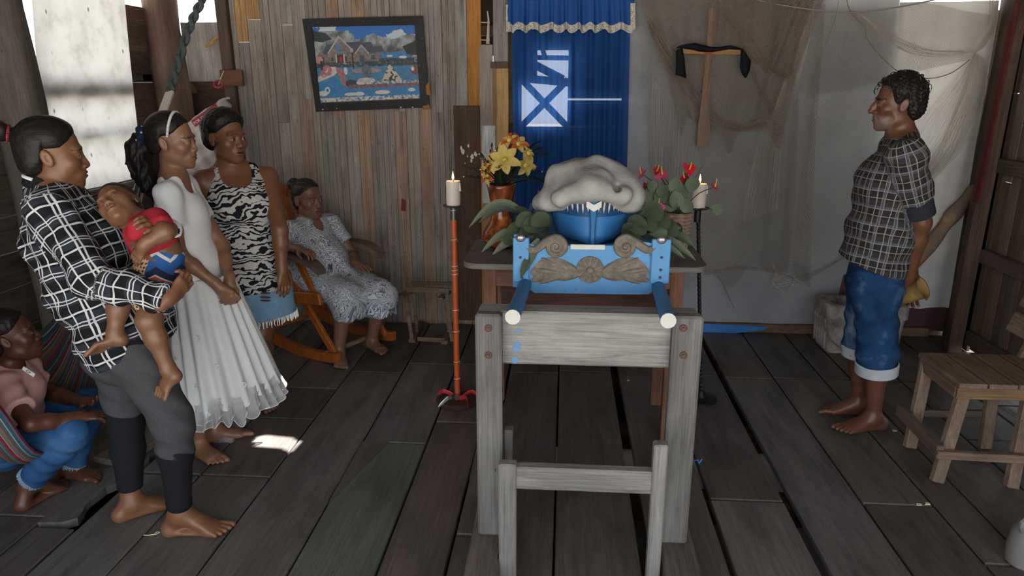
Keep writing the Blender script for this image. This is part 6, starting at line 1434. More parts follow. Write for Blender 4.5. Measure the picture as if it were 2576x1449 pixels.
GREYM = simple('grey_marl', S(44, 45, 48), S(78, 79, 83), 260); BLKM = simple('black_jersey', S(22, 23, 26), S(32, 33, 38), 40); WHTM = simple('white_jersey', S(222, 224, 227), S(236, 238, 240), 30, .9, .15); REDM = simple('red_jersey', S(150, 34, 50), S(168, 46, 60), 30)
PINKM = simple('pink_jersey', S(196, 150, 146), S(214, 172, 166), 20); DKM = simple('dark_jersey', S(34, 37, 42), S(44, 47, 53), 30)
def denim(name, a, b, fade): 
    k = NT(name, .9, .1); n = k.noise(k.coord(), 6, 4, .6); f = k.noise(k.coord(scale=(1, 1, 160)), 3, 2); c = k.ramp(n, [(.3, a), (.55, b), (.78, fade)]); k.col(k.mix(.25, c, f, 'MULTIPLY')); k.bump(k.noise(k.coord(), 22, 5), .2, .008); return k.m
JEAN = denim('jeans_blue', S(38, 70, 112), S(50, 88, 136), S(78, 116, 156)); DSK = denim('pale_denim', S(104, 142, 172), S(128, 162, 188), S(164, 186, 200)); DMAN = denim('dark_denim', S(22, 42, 72), S(36, 68, 108), S(120, 140, 156))
# feathered butterfly print
bf = NT('butterfly_print', .85, .15); co = bf.coord(attr='pat'); w1 = bf.noise(bf.coord(attr='pat', scale=(7, 9, 7)), 1, 3, out='Color'); cw = bf.vm('ADD', co, bf.vm('SCALE', w1, None, .16))
vr = bf.voro(bf.vm('MULTIPLY', cw, (13, 22, 13)), 1.0, 'F1'); wv = bf.wave(bf.vm('MULTIPLY', cw, (1, 1, 1)), 14, 6, 3, 1.5, 'RINGS'); mm = bf.math('ADD', bf.math('MULTIPLY', wv, .6), bf.math('MULTIPLY', vr, .75))
sz = bf.sep(co)[1]; fx_ = bf.ramp(mm, [(.62, 0.0), (.68, 1.0)]); base_ = bf.mix(bf.noise(bf.coord(attr='pat', scale=(14, 14, 14)), 1, 3), S(170, 164, 154), S(190, 190, 192)); bf.col(bf.mix(fx_, (.008, .010, .016), base_))
# swirling paisley print
pz = NT('paisley_print', .85, .15); co = pz.coord(attr='pat'); w1 = pz.noise(pz.coord(attr='pat', scale=(10, 10, 10)), 1, 4, out='Color'); cw = pz.vm('ADD', co, pz.vm('SCALE', w1, None, .10))
v1 = pz.voro(pz.vm('MULTIPLY', cw, (14, 14, 14)), 1.0); rg = pz.math('FRACT', pz.math('MULTIPLY', v1, 5.5)); dk = pz.noise(pz.coord(attr='pat', scale=(16, 16, 16)), 1, 3)
c1 = pz.ramp(rg, [(.0, S(176, 184, 194)), (.42, S(204, 208, 214)), (.5, S(40, 46, 60)), (.60, S(110, 118, 132)), (.70, S(206, 210, 216)), (.95, S(60, 66, 80))]); pz.col(pz.mix(pz.ramp(dk, [(.62, 0.0), (.70, .85)]), c1, S(30, 34, 46)))
UPV = np.array((0, 0, 1.))
def right_of(f): return np.array((f[1], -f[0], 0.))
def fine_pad(x, a=.0): return x
# ------------------------------------------------------------------ woman in the plaid shirt, holding a toddler
f = nrm((.86, .51, 0)); sd = right_of(f)
A = Person(aty(133, 392, 2.30), nrm((.85, .52, -.04)), UPV, .94, S(116, 80, 58), {'jaw': 1.04, 'cheek': 1.1, 'lips': 1.2, 'nose': 1.1, 'gaze': (0, 1, -.15)})
pv, ws, ch, nb = aty(300, 850, 2.30), aty(238, 720, 2.31), aty(182, 595, 2.31), aty(132, 486, 2.29); sc0 = aty(140, 520, 2.30)
shR, shL = sc0+sd*.155, sc0-sd*.155; elR, wrR = aty(238, 706, 2.08), aty(420, 752, 2.07); elL, wrL = aty(395, 640, 2.42), aty(426, 574, 2.24)
A.torso(pv, ws, ch, nb, sd, 1.05); A.neck(nb); A.add(cone(nb, shR, .05, .05, .05), cone(nb, shL, .05, .05, .05), ball(ch+f*.07+sd*.06-UPV*.03, .065, .05), ball(ch+f*.07-sd*.06-UPV*.03, .065, .05))
A.arm(shR, elR, wrR); A.arm(shL, elL, wrL)
A.hand(wrR, nrm(aty(458, 716, 2.12)-wrR), nrm((-.8, .5, .25)), -1, s=.95, curl=.75, thumb=(.8, .4, .3))
A.hand(wrL-np.array((0, .025, 0)), nrm(aty(364, 542, 2.11)-wrL), nrm((-.1, .75, -.5)), 1, s=.95, curl=.42, spread=.10, thumb=(.7, .7, .1))
hR, kR, aR = aty(325, 858, 2.22), aty(436, 1062, 2.19), aty(452, 1288, 2.215); hL, kL, aL = aty(295, 860, 2.38), aty(318, 1066, 2.37), aty(330, 1262, 2.31)
A.leg(hR, kR, aR, 1.05); A.leg(hL, kL, aL, 1.05); A.foot(aR, atz(585, 1340), -sd, s=1.02); A.foot(aL, atz(425, 1268), sd, s=1.0)
A.build('person in black and white plaid shirt holding a sleeping toddler'); A.hair(cap_hair(.012, extra=lambda d, x, y, z: smin(d, E3(x, y, z, (0, -.145, .085), (.036, .034, .036)), .012)))
q = MB(); q.tube([A.wld((.026*math.cos(a), -.122+.010*math.sin(a)*.5, .078+.026*math.sin(a))) for a in np.linspace(0, 6.28, 14)], .005, 6); q.build('hair_tie', plain('hair_tie_red', S(120, 40, 44), .6), A.o)
hemB, hemF = aty(228, 905, 2.27), aty(424, 838, 2.33); tdir = nrm(hemF-hemB); hn = nrm(np.cross(tdir, sd)); hn = hn if hn[2] < 0 else -hn; hmid = (hemB+hemF)/2
shp = [ell(ch, nb-UPV*.03, (.168, .135), (.085, .075), sd, .05), ell(ws, ch, (.168, .140), (.170, .145), sd, .06), ell(hmid+UPV*.06, ws, (.185, .150), (.168, .140), sd, .06), ell(hmid-UPV*.06, hmid+UPV*.06, (.19, .155), (.185, .150), sd, .06),
       cone(nb-UPV*.01, shR, .062, .068, .05), cone(nb-UPV*.01, shL, .062, .068, .05), ball(ch+f*.09+sd*.05-UPV*.03, .075, .06), ball(ch+f*.09-sd*.05-UPV*.03, .075, .06)]
fa = lambda x, y, z: (.005*np.sin((x*.9-z*.5)*46+3*np.sin(z*11))+.004*np.sin(z*48+x*30+2*np.sin(x*17))+.003*np.sin((x+z)*85+y*30))
garment('shirt', shp, .0062, PLA, A.o, clips=[(hmid, hn, .006)], subs=[cone(nb-UPV*.02, A.wld((0, 0, -.05)), .052, .075, .01), cone(nb+f*.05, nb+f*.10-UPV*.05, .03, .02, .02)], folds=fa, sleeves=[([cone(shR, elR, .070, .064, .04), cone(elR, wrR, .060, .044, .03)], wrR, nrm(wrR-elR)), ([cone(shL, elL, .068, .060, .04), cone(elL, wrL, .060, .044, .03)], wrL, nrm(wrL-elL))],
        zones=[(hmid, nb, f, .150), (shR, elR, UPV, .066), (elR, wrR, UPV, .055), (shL, elL, UPV, .066), (elL, wrL, UPV, .055)])
q = MB(); q.tube([nb+UPV*(.030-.022*math.cos(a))+f*.070*math.cos(a)+sd*.068*math.sin(a) for a in np.linspace(.5, 5.78, 22)], .022, 8, flat=.35, side=(0, 0, 1)); co_ = q.build('collar', BLKM, A.o, smooth=True)
q = MB(); q.tube([nb+UPV*(.042-.022*math.cos(a))+f*.073*math.cos(a)+sd*.071*math.sin(a) for a in np.linspace(2.2, 5.0, 14)], .006, 6); q.build('collar_stripe', WHTM, co_, smooth=True)
def legg(hp, kn, an, d): c = kn+(an-kn)*.32; return [cone(hp, kn, .086+d, .058+d, .04), cone(kn, c, .055+d, .055+d, .03), cone(c, an, .055+d, .037+d, .03)]
garment('leggings', legg(hR, kR, aR, .003)+legg(hL, kL, aL, .003), .0065, BLKM, A.o, clips=[((0, 0, .118), (0, 0, -1), .004)])
for an, kn in ((aR, kR), (aL, kL)):
    d = nrm(kn-an); c = an+d*((.118-an[2])/d[2]+.016); q = MB(); q.tube([c-d*.017, c-d*.012, c+d*.012, c+d*.017], [.041, .045, .046, .042], 18, cap=False); q.build('cuff', BLKM, A.o, smooth=True)
garment('grey_shorts', legg(hR, kR, aR, .010)[:2]+legg(hL, kL, aL, .010)[:2]+[ell(pv-UPV*.03, pv+UPV*.08, (.178, .135), (.165, .125), sd, .05)], .0065, GREYM, A.o, clips=[((-1.45, 0, .375), (-.25, 0, -1), .003)], folds=lambda x, y, z: .003*np.sin(z*70+x*40+3*np.sin(y*20)))
# ------------------------------------------------------------------ sleeping toddler
hu = nrm(-.60*RT+.78*UP); hf = nrm(-FW+.45*hu+.05*RT)
T = Person(aty(303, 521, 2.245), hf, hu, .72, S(112, 80, 60), {'open': False, 'cheek': 1.25, 'jaw': 1.08, 'nose': .95, 'lips': 1.1, 'brow': .3})
tn, tc, tw, tp = aty(345, 556, 2.245), aty(375, 588, 2.255), aty(402, 640, 2.26), aty(404, 700, 2.26); ts = nrm(.85*RT-.5*UP)
T.pr += [ell(tp, tw, (.072, .066), (.066, .062), ts, .04), ell(tw, tc, (.066, .062), (.070, .058), ts, .04), ell(tc, tn, (.070, .058), (.04, .036), ts, .04)]; T.neck(tn, .046)
s1, e1_, w1_ = aty(392, 556, 2.20), aty(414, 584, 2.13), aty(364, 616, 2.10); s2 = aty(352, 580, 2.17)
T.pr += [cone(tc, s1, .04, .034, .03), cone(s1, e1_, .031, .027, .02), cone(e1_, w1_, .028, .020, .02), cone(tc, s2, .04, .03, .03), cone(s2, aty(350, 620, 2.18), .028, .024, .02)]
T.hand(w1_, nrm(aty(340, 652, 2.10)-w1_), nrm((.3, 1, -.1)), -1, s=.60, curl=.35)
lh1, lk1, la1 = aty(372, 705, 2.21), aty(302, 738, 2.14), aty(289, 838, 2.10); lh2, lk2, la2 = aty(402, 720, 2.21), aty(374, 806, 2.13), aty(424, 930, 2.13)
T.pr += [cone(lh1, lk1, .052, .038, .03), cone(lk1, lk1+(la1-lk1)*.4, .035, .032, .02), cone(lk1+(la1-lk1)*.4, la1, .032, .022, .02), cone(lh2, lk2, .053, .039, .03), cone(lk2, lk2+(la2-lk2)*.35, .037, .034, .02), cone(lk2+(la2-lk2)*.35, la2, .034, .022, .02)]
def tfoot(an, toe, heel, w, s):
    d = nrm(toe-an); P = [cone(an, heel, .026*s, .022*s, .015), ell(heel, an+(toe-an)*.60, (.022*s, .018*s), (.030*s, .012*s), w, .015)]
    for i in range(5): b = an+(toe-an)*.62+w*(.0235-.0118*i)*s; P.append(cone(b, b+d*(.046-.005*i)*s, .0074*s*(1.25 if i == 0 else 1), .0062*s*(1.3 if i == 0 else 1), .001))
    return P
fp1 = tfoot(la1, aty(236, 888, 2.07), aty(304, 854, 2.10), nrm((-.1, -.75, .35)), 1.0); fp2 = tfoot(la2, aty(404, 998, 2.10), aty(440, 946, 2.12), nrm((.9, -.2, .2)), 1.0)
for q_ in (fp1, fp2): T.pr += q_; lo_, hi_ = fieldbox(q_, .006); T.fine.append((lo_, hi_, .0029))
T.build('person, a sleeping toddler in red top and blue patterned shorts lying in arms', h=.0055, floor=False)
T.hair(cap_hair(.006, ([-.12, -.06, -.034, -.022, .012, .03, .06, .085], [-.07, -.06, -.03, .030, .036, .048, .070, .092])), hair_mat('soft_baby_hair', (.020, .014, .010), (.05, .036, .028), .5))
garment('top', [ell(tw+(tc-tw)*.2, tc, (.080, .075), (.080, .068), ts, .04), ell(tc, tn, (.080, .068), (.046, .043), ts, .03), cone(tc, s1, .048, .043, .03), cone(s1, s1+(e1_-s1)*.45, .043, .041, .02), cone(tc, s2, .048, .040, .03)], .0055, REDM, T.o, subs=[cone(tn, T.wld((0, 0, -.05)), .036, .05, .006)], clips=[(tw+(tc-tw)*.22, nrm(tw-tc), .004)], folds=lambda x, y, z: .0030*np.sin((x*.6+z)*110+3*np.sin(x*30)))
SHT = NT('patchwork_shorts', .85, .15); cs3 = SHT.sep(SHT.coord(attr='pat')); zz_ = SHT.math('ADD', cs3[1], SHT.math('MULTIPLY', SHT.math('ABSOLUTE', SHT.math('SUBTRACT', SHT.math('FRACT', SHT.math('DIVIDE', cs3[0], .09)), .5)), .06)); bd = SHT.math('FRACT', SHT.math('DIVIDE', zz_, .115))
cS = SHT.ramp(bd, [(0, S(48, 92, 150)), (.34, S(190, 188, 184)), (.46, S(48, 92, 150)), (.70, S(184, 74, 46)), (.78, S(190, 188, 184)), (.82, S(40, 48, 70))], 'CONSTANT'); dots = SHT.math('LESS_THAN', SHT.voro(SHT.vm('MULTIPLY', SHT.coord(attr='pat'), (90, 90, 90)), 1.0, rand=.2), .3)
cD = SHT.mix(dots, S(196, 166, 130), S(110, 52, 40)); SHT.col(SHT.mix(SHT.math('GREATER_THAN', cs3[0], .045), cS, cD))
garment('shorts', [ell(tp-(tw-tp)*.12, tp+(tw-tp)*1.0, (.086, .080), (.076, .073), ts, .04), cone(lh1, lh1+(lk1-lh1)*.45, .066, .056, .03), cone(lh2, lh2+(lk2-lh2)*.5, .066, .058, .03)], .0055, SHT.m, T.o, zones=[(tp-(tw-tp)*.6, tw, FW, .08)], folds=lambda x, y, z: .0025*np.sin(z*90+x*60))
# ------------------------------------------------------------------ girl in the white dress
f = nrm((.97, .24, 0)); sd = right_of(f)
B = Person(aty(434, 357, 2.86), nrm((.985, .15, -.03)), UPV, .90, S(130, 95, 74), {'jaw': .92, 'nose': .95, 'lips': 1.1, 'gaze': (.05, 1, -.02)})
pv, ws, ch, nb = aty(505, 745, 2.86), aty(490, 672, 2.86), aty(456, 545, 2.86), aty(438, 452, 2.855); sc0 = aty(444, 480, 2.86)
shR, shL = sc0+sd*.125, sc0-sd*.125; elR, wrR = aty(450, 640, 2.70), aty(551, 722, 2.74); elL, wrL = aty(560, 620, 2.95), aty(577, 708, 2.83)
B.torso(pv, ws, ch, nb, sd, .84); B.neck(nb, .048); B.add(cone(nb, shR, .036, .038, .04), cone(nb, shL, .036, .038, .04)); B.arm(shR, elR, wrR, .80); B.arm(shL, elL, wrL, .80)
B.hand(wrR, nrm((.42, .20, -.88)), nrm((.0, 1, .1)), 1, s=.82, curl=.85, thumb=(.9, .4, .2)); B.hand(wrL, nrm((-.12, -.42, -.9)), nrm((.2, -1, .2)), -1, s=.80, curl=.6)
hR, hL = aty(500, 770, 2.80), aty(510, 770, 2.93); kR, aR = aty(505, 960, 2.81), aty(500, 1122, 2.80); kL, aL = aty(540, 945, 2.94), aty(537, 1082, 2.93)
B.leg(hR, kR, aR, .78); B.leg(hL, kL, aL, .78); B.foot(aR, atz(575, 1182), -sd, s=.98); B.foot(aL, atz(632, 1088), sd, s=.96)
B.build('person in white dress with pearl headband, hands clasped'); B.hair(cap_hair(.010, ([-.12, -.06, -.034, -.022, .012, .03, .055, .075, .1], [-.07, -.055, -.03, .028, .034, .045, .072, .092, .105]), extra=lambda d, x, y, z: smin(d, E3(x, y, z, (0, -.125, .01), (.03, .03, .035)), .02)))
PTc = [B.wld(p) for p in ((0, -.125, .02), (0, -.150, -.03), (.005, -.155, -.09), (0, -.145, -.15), (.005, -.125, -.205), (0, -.105, -.26))]
tail = [cone(PTc[i], PTc[i+1], r1, r2, .02) for i, (r1, r2) in enumerate(((.034, .046), (.046, .046), (.046, .040), (.040, .030), (.030, .010)))]
garment('ponytail', tail, .005, HAIR, B.o, folds=lambda x, y, z: .005*np.sin(z*95+3*np.sin(x*60))*np.sin(x*110+y*70)+.003*np.sin(x*190+z*30), zones=[(PTc[0], PTc[-1], f, .05)])
SCR = NT('navy_scrunchie', .8, .2); SCR.col(SCR.mix(SCR.ramp(SCR.voro(SCR.coord(), 45), [(.24, 1.0), (.30, 0.0)]), S(26, 36, 64), S(190, 186, 180)))
q = MB(); q.tube([B.wld((.034*math.cos(a), -.128+.006*math.sin(a*3), .012+.040*math.sin(a))) for a in np.linspace(0, 6.28, 20)], [.017+.004*math.sin(i*2.2) for i in range(20)], 8, closed=True); q.build('scrunchie', SCR.m, B.o, smooth=True)
hbp = [B.wld((.089*math.cos(a)*.98, .012+.012*math.sin(a), .030+.104*math.sin(a))) for a in np.linspace(.02, 3.12, 44)]
q = MB(); q.tube(hbp, .0045, 6); hb_ = q.build('headband', WHTM, B.o); PRL = plain('pearl', S(200, 196, 190), .3, .6); q = MB()
for p in hbp: q.ball(p, .0062, 4)
q.build('pearls', PRL, hb_, smooth='all')['kind'] = 'stuff'
garment('bodice', [ell(ws-UPV*.06, ws+UPV*.02, (.130, .098), (.120, .09), sd, .04), ell(ws, ch, (.118, .089), (.131, .098), sd, .05), ell(ch, nb-UPV*.015, (.131, .098), (.075, .058), sd, .05), cone(nb-UPV*.014, shR, .043, .044, .04), cone(nb-UPV*.014, shL, .043, .044, .04), ball(shR, .042, .03), ball(shL, .042, .03)], .0058, WHTM, B.o, sleeves=[([cone(shR, elR, .047, .046, .03)], shR+(elR-shR)*.52, nrm(elR-shR)), ([cone(shL, elL, .047, .046, .03)], shL+(elL-shL)*.52, nrm(elL-shL))],
        subs=[cone(nb+UPV*.012, nb+UPV*.1, .056, .075, .012), cone(nb+f*.050-UPV*.014, nb+f*.06+UPV*.09, .046, .06, .012)], folds=lambda x, y, z: .002*np.sin(z*60+x*50)+.0015*np.sin(x*120+z*30))
TUL = NT('tulle', .85, .15); TUL.col(TUL.mix(TUL.noise(TUL.coord(), 40, 4), S(222, 225, 228), S(238, 240, 241))); TUL.translucent(S(212, 214, 216), .25)
w0 = aty(494, 688, 2.86); h0 = aty(563, 985, 2.855); nR, nA = 44, 170; V = []
for i in range(nR):
    t = i/(nR-1); c = w0*(1-t)+h0*t; rad = .150+.100*t**.95
    for j in range(nA):
        a = 2*math.pi*j/nA; pl = (.003+.018*t)*math.sin(a*22+1.3*math.sin(a*3))+.008*t*math.sin(a*9+1); rr_ = rad+pl
        V.append(c+np.array((rr_*math.cos(a)*(.94), rr_*math.sin(a)*.92, (.012*math.sin(a*9)+.012*math.cos(a-.3))*t-.03*t*math.cos(a-3.5))))
jj = np.arange(nA); Fq = np.concatenate([np.stack([i*nA+jj, i*nA+(jj+1) % nA, (i+1)*nA+(jj+1) % nA, (i+1)*nA+jj], 1) for i in range(nR-1)]); skt = mk('skirt', V, Fq, TUL.m, B.o, True)
TU2 = NT('sheer_frill', .8, .2); TU2.col(S(200, 202, 204)); TU2.translucent(S(210, 212, 214), .35, .35)
for (dz0, amp, ph, rb) in ((.055, .020, 0, .0), (.03, .026, 1.3, .012)):
    V = []; nF = 7; nA2 = 480
    for i in range(nF):
        t = i/(nF-1)
        for j in range(nA2):
            a = 2*math.pi*j/nA2; c = w0*(.04)+h0*.96; rr_ = .246+rb+t*.012+amp*t*math.sin(a*30+ph+.8*math.sin(a*5))+.008*math.sin(a*9+1)
            V.append(h0+np.array((rr_*math.cos(a)*.94, rr_*math.sin(a)*.92, dz0-.085*t-.012*t*math.cos(a*30+ph+.6)-.03*math.cos(a-3.5)+.012*math.sin(a*9))))
    jj = np.arange(nA2); Fq = np.concatenate([np.stack([i*nA2+jj, i*nA2+(jj+1) % nA2, (i+1)*nA2+(jj+1) % nA2, (i+1)*nA2+jj], 1) for i in range(nF-1)]); fr_o = mk('frill', V, Fq, TU2.m, skt, True)
    Vr = np.array(V).reshape(nF, nA2, 3)[-1]; q = MB(); q.tube(list(Vr), .0018, 4, closed=True); q.build('frill_edge', WHTM, fr_o)
SKV = np.array([tuple(v.co) for v in skt.data.vertices])+np.array(skt.location)
for (i_, a_) in ((28, -1.05), (33, -1.5), (34, -2.1), (18, -1.3), (24, -1.9), (36, -.7)):
    p = SKV[i_*nA+int((a_ % 6.283)/6.283*nA)]+np.array((0, -.002, 0)); q = MB()
    for k in range(6): a = k*1.047; q.ball(p+np.array((.009*math.cos(a), -.0, .009*math.sin(a))), (.006, .002, .006), 4)
    q.build('applique_flower', TUL.m, skt, smooth='all')
# ------------------------------------------------------------------ woman in the butterfly tank top
f = nrm((.58, -.81, 0)); sd = right_of(f)
C_ = Person(aty(570, 348, 3.36), nrm((.90, -.44, -.02)), UPV, .96, S(112, 76, 56), {'jaw': 1.07, 'cheek': 1.28, 'lips': 1.15, 'nose': 1.08, 'brow': .5, 'gaze': (-.25, 1, .0)})
pv, ws, ch, nb = aty(636, 705, 3.37), aty(622, 615, 3.37), aty(600, 500, 3.37), aty(586, 432, 3.385); sc0 = aty(592, 440, 3.37)
shR, shL = sc0+sd*.150-UPV*.022, sc0-sd*.150-UPV*.022; elL, wrL = aty(704, 578, 3.27), aty(709, 676, 3.25); elR, wrR = aty(520, 590, 3.47), aty(535, 690, 3.42)
C_.torso(pv, ws, ch, nb, sd, 1.12); C_.neck(nb, .056); C_.add(cone(nb, shR, .046, .047, .05), cone(nb, shL, .046, .047, .05), ball(ch+f*.075+sd*.07-UPV*.04, .07, .05), ball(ch+f*.075-sd*.07-UPV*.04, .07, .05), ball(ws+f*.03-UPV*.04, (.13, .11, .09), .06))
C_.arm(shL, elL, wrL, 1.02); C_.arm(shR, elR, wrR, 1.02); C_.hand(wrL, nrm(aty(716, 735, 3.23)-wrL), nrm((-.8, .5, 0)), 1, s=.95, curl=.25); C_.hand(wrR, (0.05, -.05, -1), nrm((.8, .5, 0)), -1, s=.95, curl=.25)
hL, hR = pv-sd*.085-UPV*.02, pv+sd*.085-UPV*.02; kL, aL = aty(656, 838, 3.33), aty(664, 968, 3.38); kR, aR = aty(602, 842, 3.42), aty(604, 985, 3.44)
C_.leg(hL, kL, aL, 1.05); C_.leg(hR, kR, aR, 1.05); C_.foot(aL, atz(678, 1022), sd, s=.98); C_.foot(aR, aR+f*.15, -sd, s=.98)
C_.build('person in black and white butterfly tank top and denim skirt, looking aside')
C_.hair(cap_hair(.024, ([-.12, -.06, -.034, -.022, .012, .03, .055, .075, .1], [-.075, -.06, -.04, .026, .030, .040, .062, .085, .10]), extra=lambda d, x, y, z: smin(d, E3(x, y, z, (0, -.125, .055), (.05, .032, .045)), .02), noise=.0035), rel=1)
tk = garment('tank_top', [ell(pv-UPV*.07, ws, (.204, .166), (.164, .134), sd, .05), ell(ws, ch, (.158, .128), (.172, .135), sd, .05), ell(ch, sc0+UPV*.010, (.166, .130), (.118, .066), sd, .05), ball(ch+f*.085+sd*.07-UPV*.04, .073, .05), ball(ch+f*.085-sd*.07-UPV*.04, .076, .05), ball(ws+f*.035-UPV*.04, (.145, .125, .10), .06)], .0062, bf.m, C_.o,
   subs=[cone(nb+f*.075-UPV*.065, nb+f*.07+UPV*.12, .066, .085, .008), cone(nb-UPV*.01, nb+UPV*.12, .070, .08, .008), ball(shR+sd*.02-UPV*.03, (.066, .066, .10), .01), ball(shL-sd*.02-UPV*.03, (.066, .066, .10), .01)], clips=[(aty(640, 722, 3.37), (0, 0, -1), .005)], folds=lambda x, y, z: .003*np.sin(z*38+x*30+2*np.sin(x*16)), zones=[(pv, nb, f, .16)])
dsk = garment('denim_skirt', [ell(aty(648, 800, 3.36), pv+UPV*.03, (.196, .160), (.186, .140), sd, .04), ell(aty(648, 815, 3.36), aty(648, 800, 3.36), (.196, .16), (.196, .16), sd, .02)], .0065, DSK, C_.o, clips=[(aty(648, 792, 3.36), (.05, .0, -1), .003)], folds=lambda x, y, z: .002*np.sin(x*60+z*20))
q = MB(); hz = aty(648, 792, 3.36)
for k in range(150):
    a = 2*math.pi*k/150; p = hz+sd*.197*math.cos(a)+f*.158*math.sin(a); q.tube([p+UPV*.012, p-UPV*random.uniform(.012, .03)+np.array((random.uniform(-.006, .006), random.uniform(-.006, .006), 0))], .0022, 3)
fo_ = q.build('frayed_hem', WHTM, dsk); fo_['kind'] = 'stuff'
for (v, w_) in ((737, 12), (748, 13), (756, 12)):
    p = aty(668, v, 3.203); q = MB(); q.ball(p, (.028, .004, .005), 5); rp_ = q.build('rip', plain('rip_shadow', S(70, 50, 42), .9) if v == 737 else bpy.data.materials['rip_shadow'], dsk, smooth='all')
# ------------------------------------------------------------------ old woman in the rocking chair
f = nrm((.86, -.51, 0)); sd = right_of(f)
D_ = Person(aty(774, 502, 4.27), nrm((.88, -.47, -.03)), UPV, .97, S(120, 88, 70), {'age': True, 'jaw': 1.02, 'lips': .8, 'nose': 1.08, 'gaze': (-.1, 1, 0), 'brow': .5})
pv, ws, ch, nb = aty(800, 700, 4.28), aty(793, 660, 4.27), aty(786, 612, 4.27), aty(780, 560, 4.28); pv = ch_(-.09, 0, .47); ws = (pv+ch)/2+f*.02; sc0 = aty(788, 574, 4.28)
shR, shL = sc0+sd*.145, sc0-sd*.145; elR, wrR = ch_(-.16, -.255, .69), ch_(.06, -.245, .685); elL, wrL = aty(886, 640, 4.38), aty(896, 664, 4.20)
D_.torso(pv, ws, ch, nb, sd, 1.05); D_.neck(nb, .052); D_.add(cone(nb, shR, .045, .048, .05), cone(nb, shL, .045, .048, .05), ball(ch+f*.08-UPV*.04, (.11, .11, .07), .05), ball(ws+f*.05, (.13, .13, .10), .06)); D_.arm(shR, elR, wrR, .95); D_.arm(shL, elL, wrL, .95)
D_.hand(wrR, nrm(f-UPV*.05), nrm((0, 0, -1)), -1, s=.92, curl=.5); D_.hand(wrL, nrm(aty(930, 680, 4.08)-wrL), nrm((0, .0, -1)), 1, s=.92, curl=.15, spread=.16)
kR, aR = aty(868, 738, 3.99), aty(852, 886, 3.97); kL, aL = aty(962, 735, 4.12), aty(934, 858, 4.20); hR, hL = pv+sd*.09, pv-sd*.09
D_.leg(hR, kR, aR, 1.0); D_.leg(hL, kL, aL, 1.0); D_.foot(aR, atz(858, 934), -sd, s=.95); D_.foot(aL, atz(988, 898), sd, s=.95)
D_.build('person, an older woman in paisley dress seated in the rocking chair')
D_.hair(cap_hair(.006, ([-.12, -.06, -.034, -.022, .012, .03, .055, .075, .1], [-.08, -.07, -.04, .028, .034, .05, .075, .095, .11]), extra=lambda d, x, y, z: smin(d, E3(x, y, z, (0, -.118, .085), (.045, .036, .042)), .015)), HAIRG)
dkR, dkL = kR-UPV*.02, kL-UPV*.02
garment('dress', [ell(pv, ws, (.185, .15), (.165, .14), sd, .06), ell(ws, ch, (.165, .14), (.165, .135), sd, .06), ell(ch, nb-UPV*.015, (.163, .128), (.085, .066), sd, .05), cone(nb-UPV*.015, shR, .056, .062, .05), cone(nb-UPV*.015, shL, .056, .062, .05), ball(shR, .062, .03), ball(shL, .062, .03),
   cone(hR, dkR, .108, .082, .08), cone(hL, dkL, .108, .082, .08), ell((hR+hL)/2, (dkR+dkL)/2-f*.01-UPV*.005, (.19, .085), (.165, .055), sd, .06), ell((dkR+dkL)/2+UPV*.0, (dkR+dkL)/2-UPV*.09-f*.01, (.165, .05), (.165, .045), sd, .05), cone(dkR, dkR-UPV*.09+f*.0, .080, .088, .05), cone(dkL, dkL-UPV*.09, .080, .088, .05), ball(ch+f*.09-UPV*.04, (.115, .115, .075), .05), ball(ws+f*.07, (.135, .135, .10), .06)], .0068, pz.m, D_.o,
   clips=[((0, 0, .352), (.1, 0, -1), .005)], subs=[cone(nb-UPV*.01, D_.wld((0, 0, -.05)), .054, .065, .008), cone(nb+f*.06-UPV*.01, nb+f*.105-UPV*.085, .040, .012, .01), cone(kR-UPV*.20+f*.02, kR-UPV*.06+f*.02, .064, .056, .008), cone(kL-UPV*.20+f*.02, kL-UPV*.06+f*.02, .064, .056, .008)], sleeves=[([cone(shR, elR, .065, .064, .03)], shR+(elR-shR)*.6, nrm(elR-shR)), ([cone(shL, elL, .065, .064, .03)], shL+(elL-shL)*.6, nrm(elL-shL))],
   folds=lambda x, y, z: .004*np.sin(x*44+z*36+2*np.sin(y*24))+.002*np.sin(z*90), zones=[(pv, nb, f, .16), (hR, kR, UPV, .10), (hL, kL, UPV, .10), (shR, elR, UPV, .06), (shL, elL, UPV, .06)])
# ------------------------------------------------------------------ man with hands behind his back
f = nrm((-.95, .30, 0)); sd = right_of(f)
Em = Person(aty(2258, 262, 3.32), nrm((-.97, .20, -.03)), UPV, .95, S(94, 62, 46), {'hook': 1, 'age': True, 'hollow': True, 'stubble': True, 'lips': .95, 'nose': 1.12, 'jaw': .98, 'brow': .97, 'browt': .0055, 'gaze': (.0, 1, -.05)})
pv, ws, ch, nb = aty(2204, 690, 3.33), aty(2216, 580, 3.33), aty(2242, 455, 3.33), aty(2268, 355, 3.335); sc0 = aty(2268, 386, 3.33)
shR, shL = sc0+sd*.165, sc0-sd*.165; elL, wrL = aty(2318, 560, 3.20), aty(2287, 690, 3.29); elR, wrR = elL+sd*.34, aty(2292, 700, 3.38)
Em.torso(pv, ws, ch, nb, sd, 1.0, rw=(.150, .138, .160, .06), rd=(.110, .098, .110, .05)); Em.neck(nb, .057); Em.add(cone(nb, shR, .046, .054, .05), cone(nb, shL, .046, .054, .05)); Em.arm(shL, elL, wrL, 1.08); Em.arm(shR, elR, wrR, 1.08)
Em.hand(wrL, nrm(aty(2282, 742, 3.33)-wrL), nrm((-.2, .95, 0)), 1, s=1.0, curl=.7); Em.hand(wrR, nrm(aty(2288, 745, 3.37)-wrR), nrm((-.2, -.95, 0)), -1, s=1.0, curl=.5)
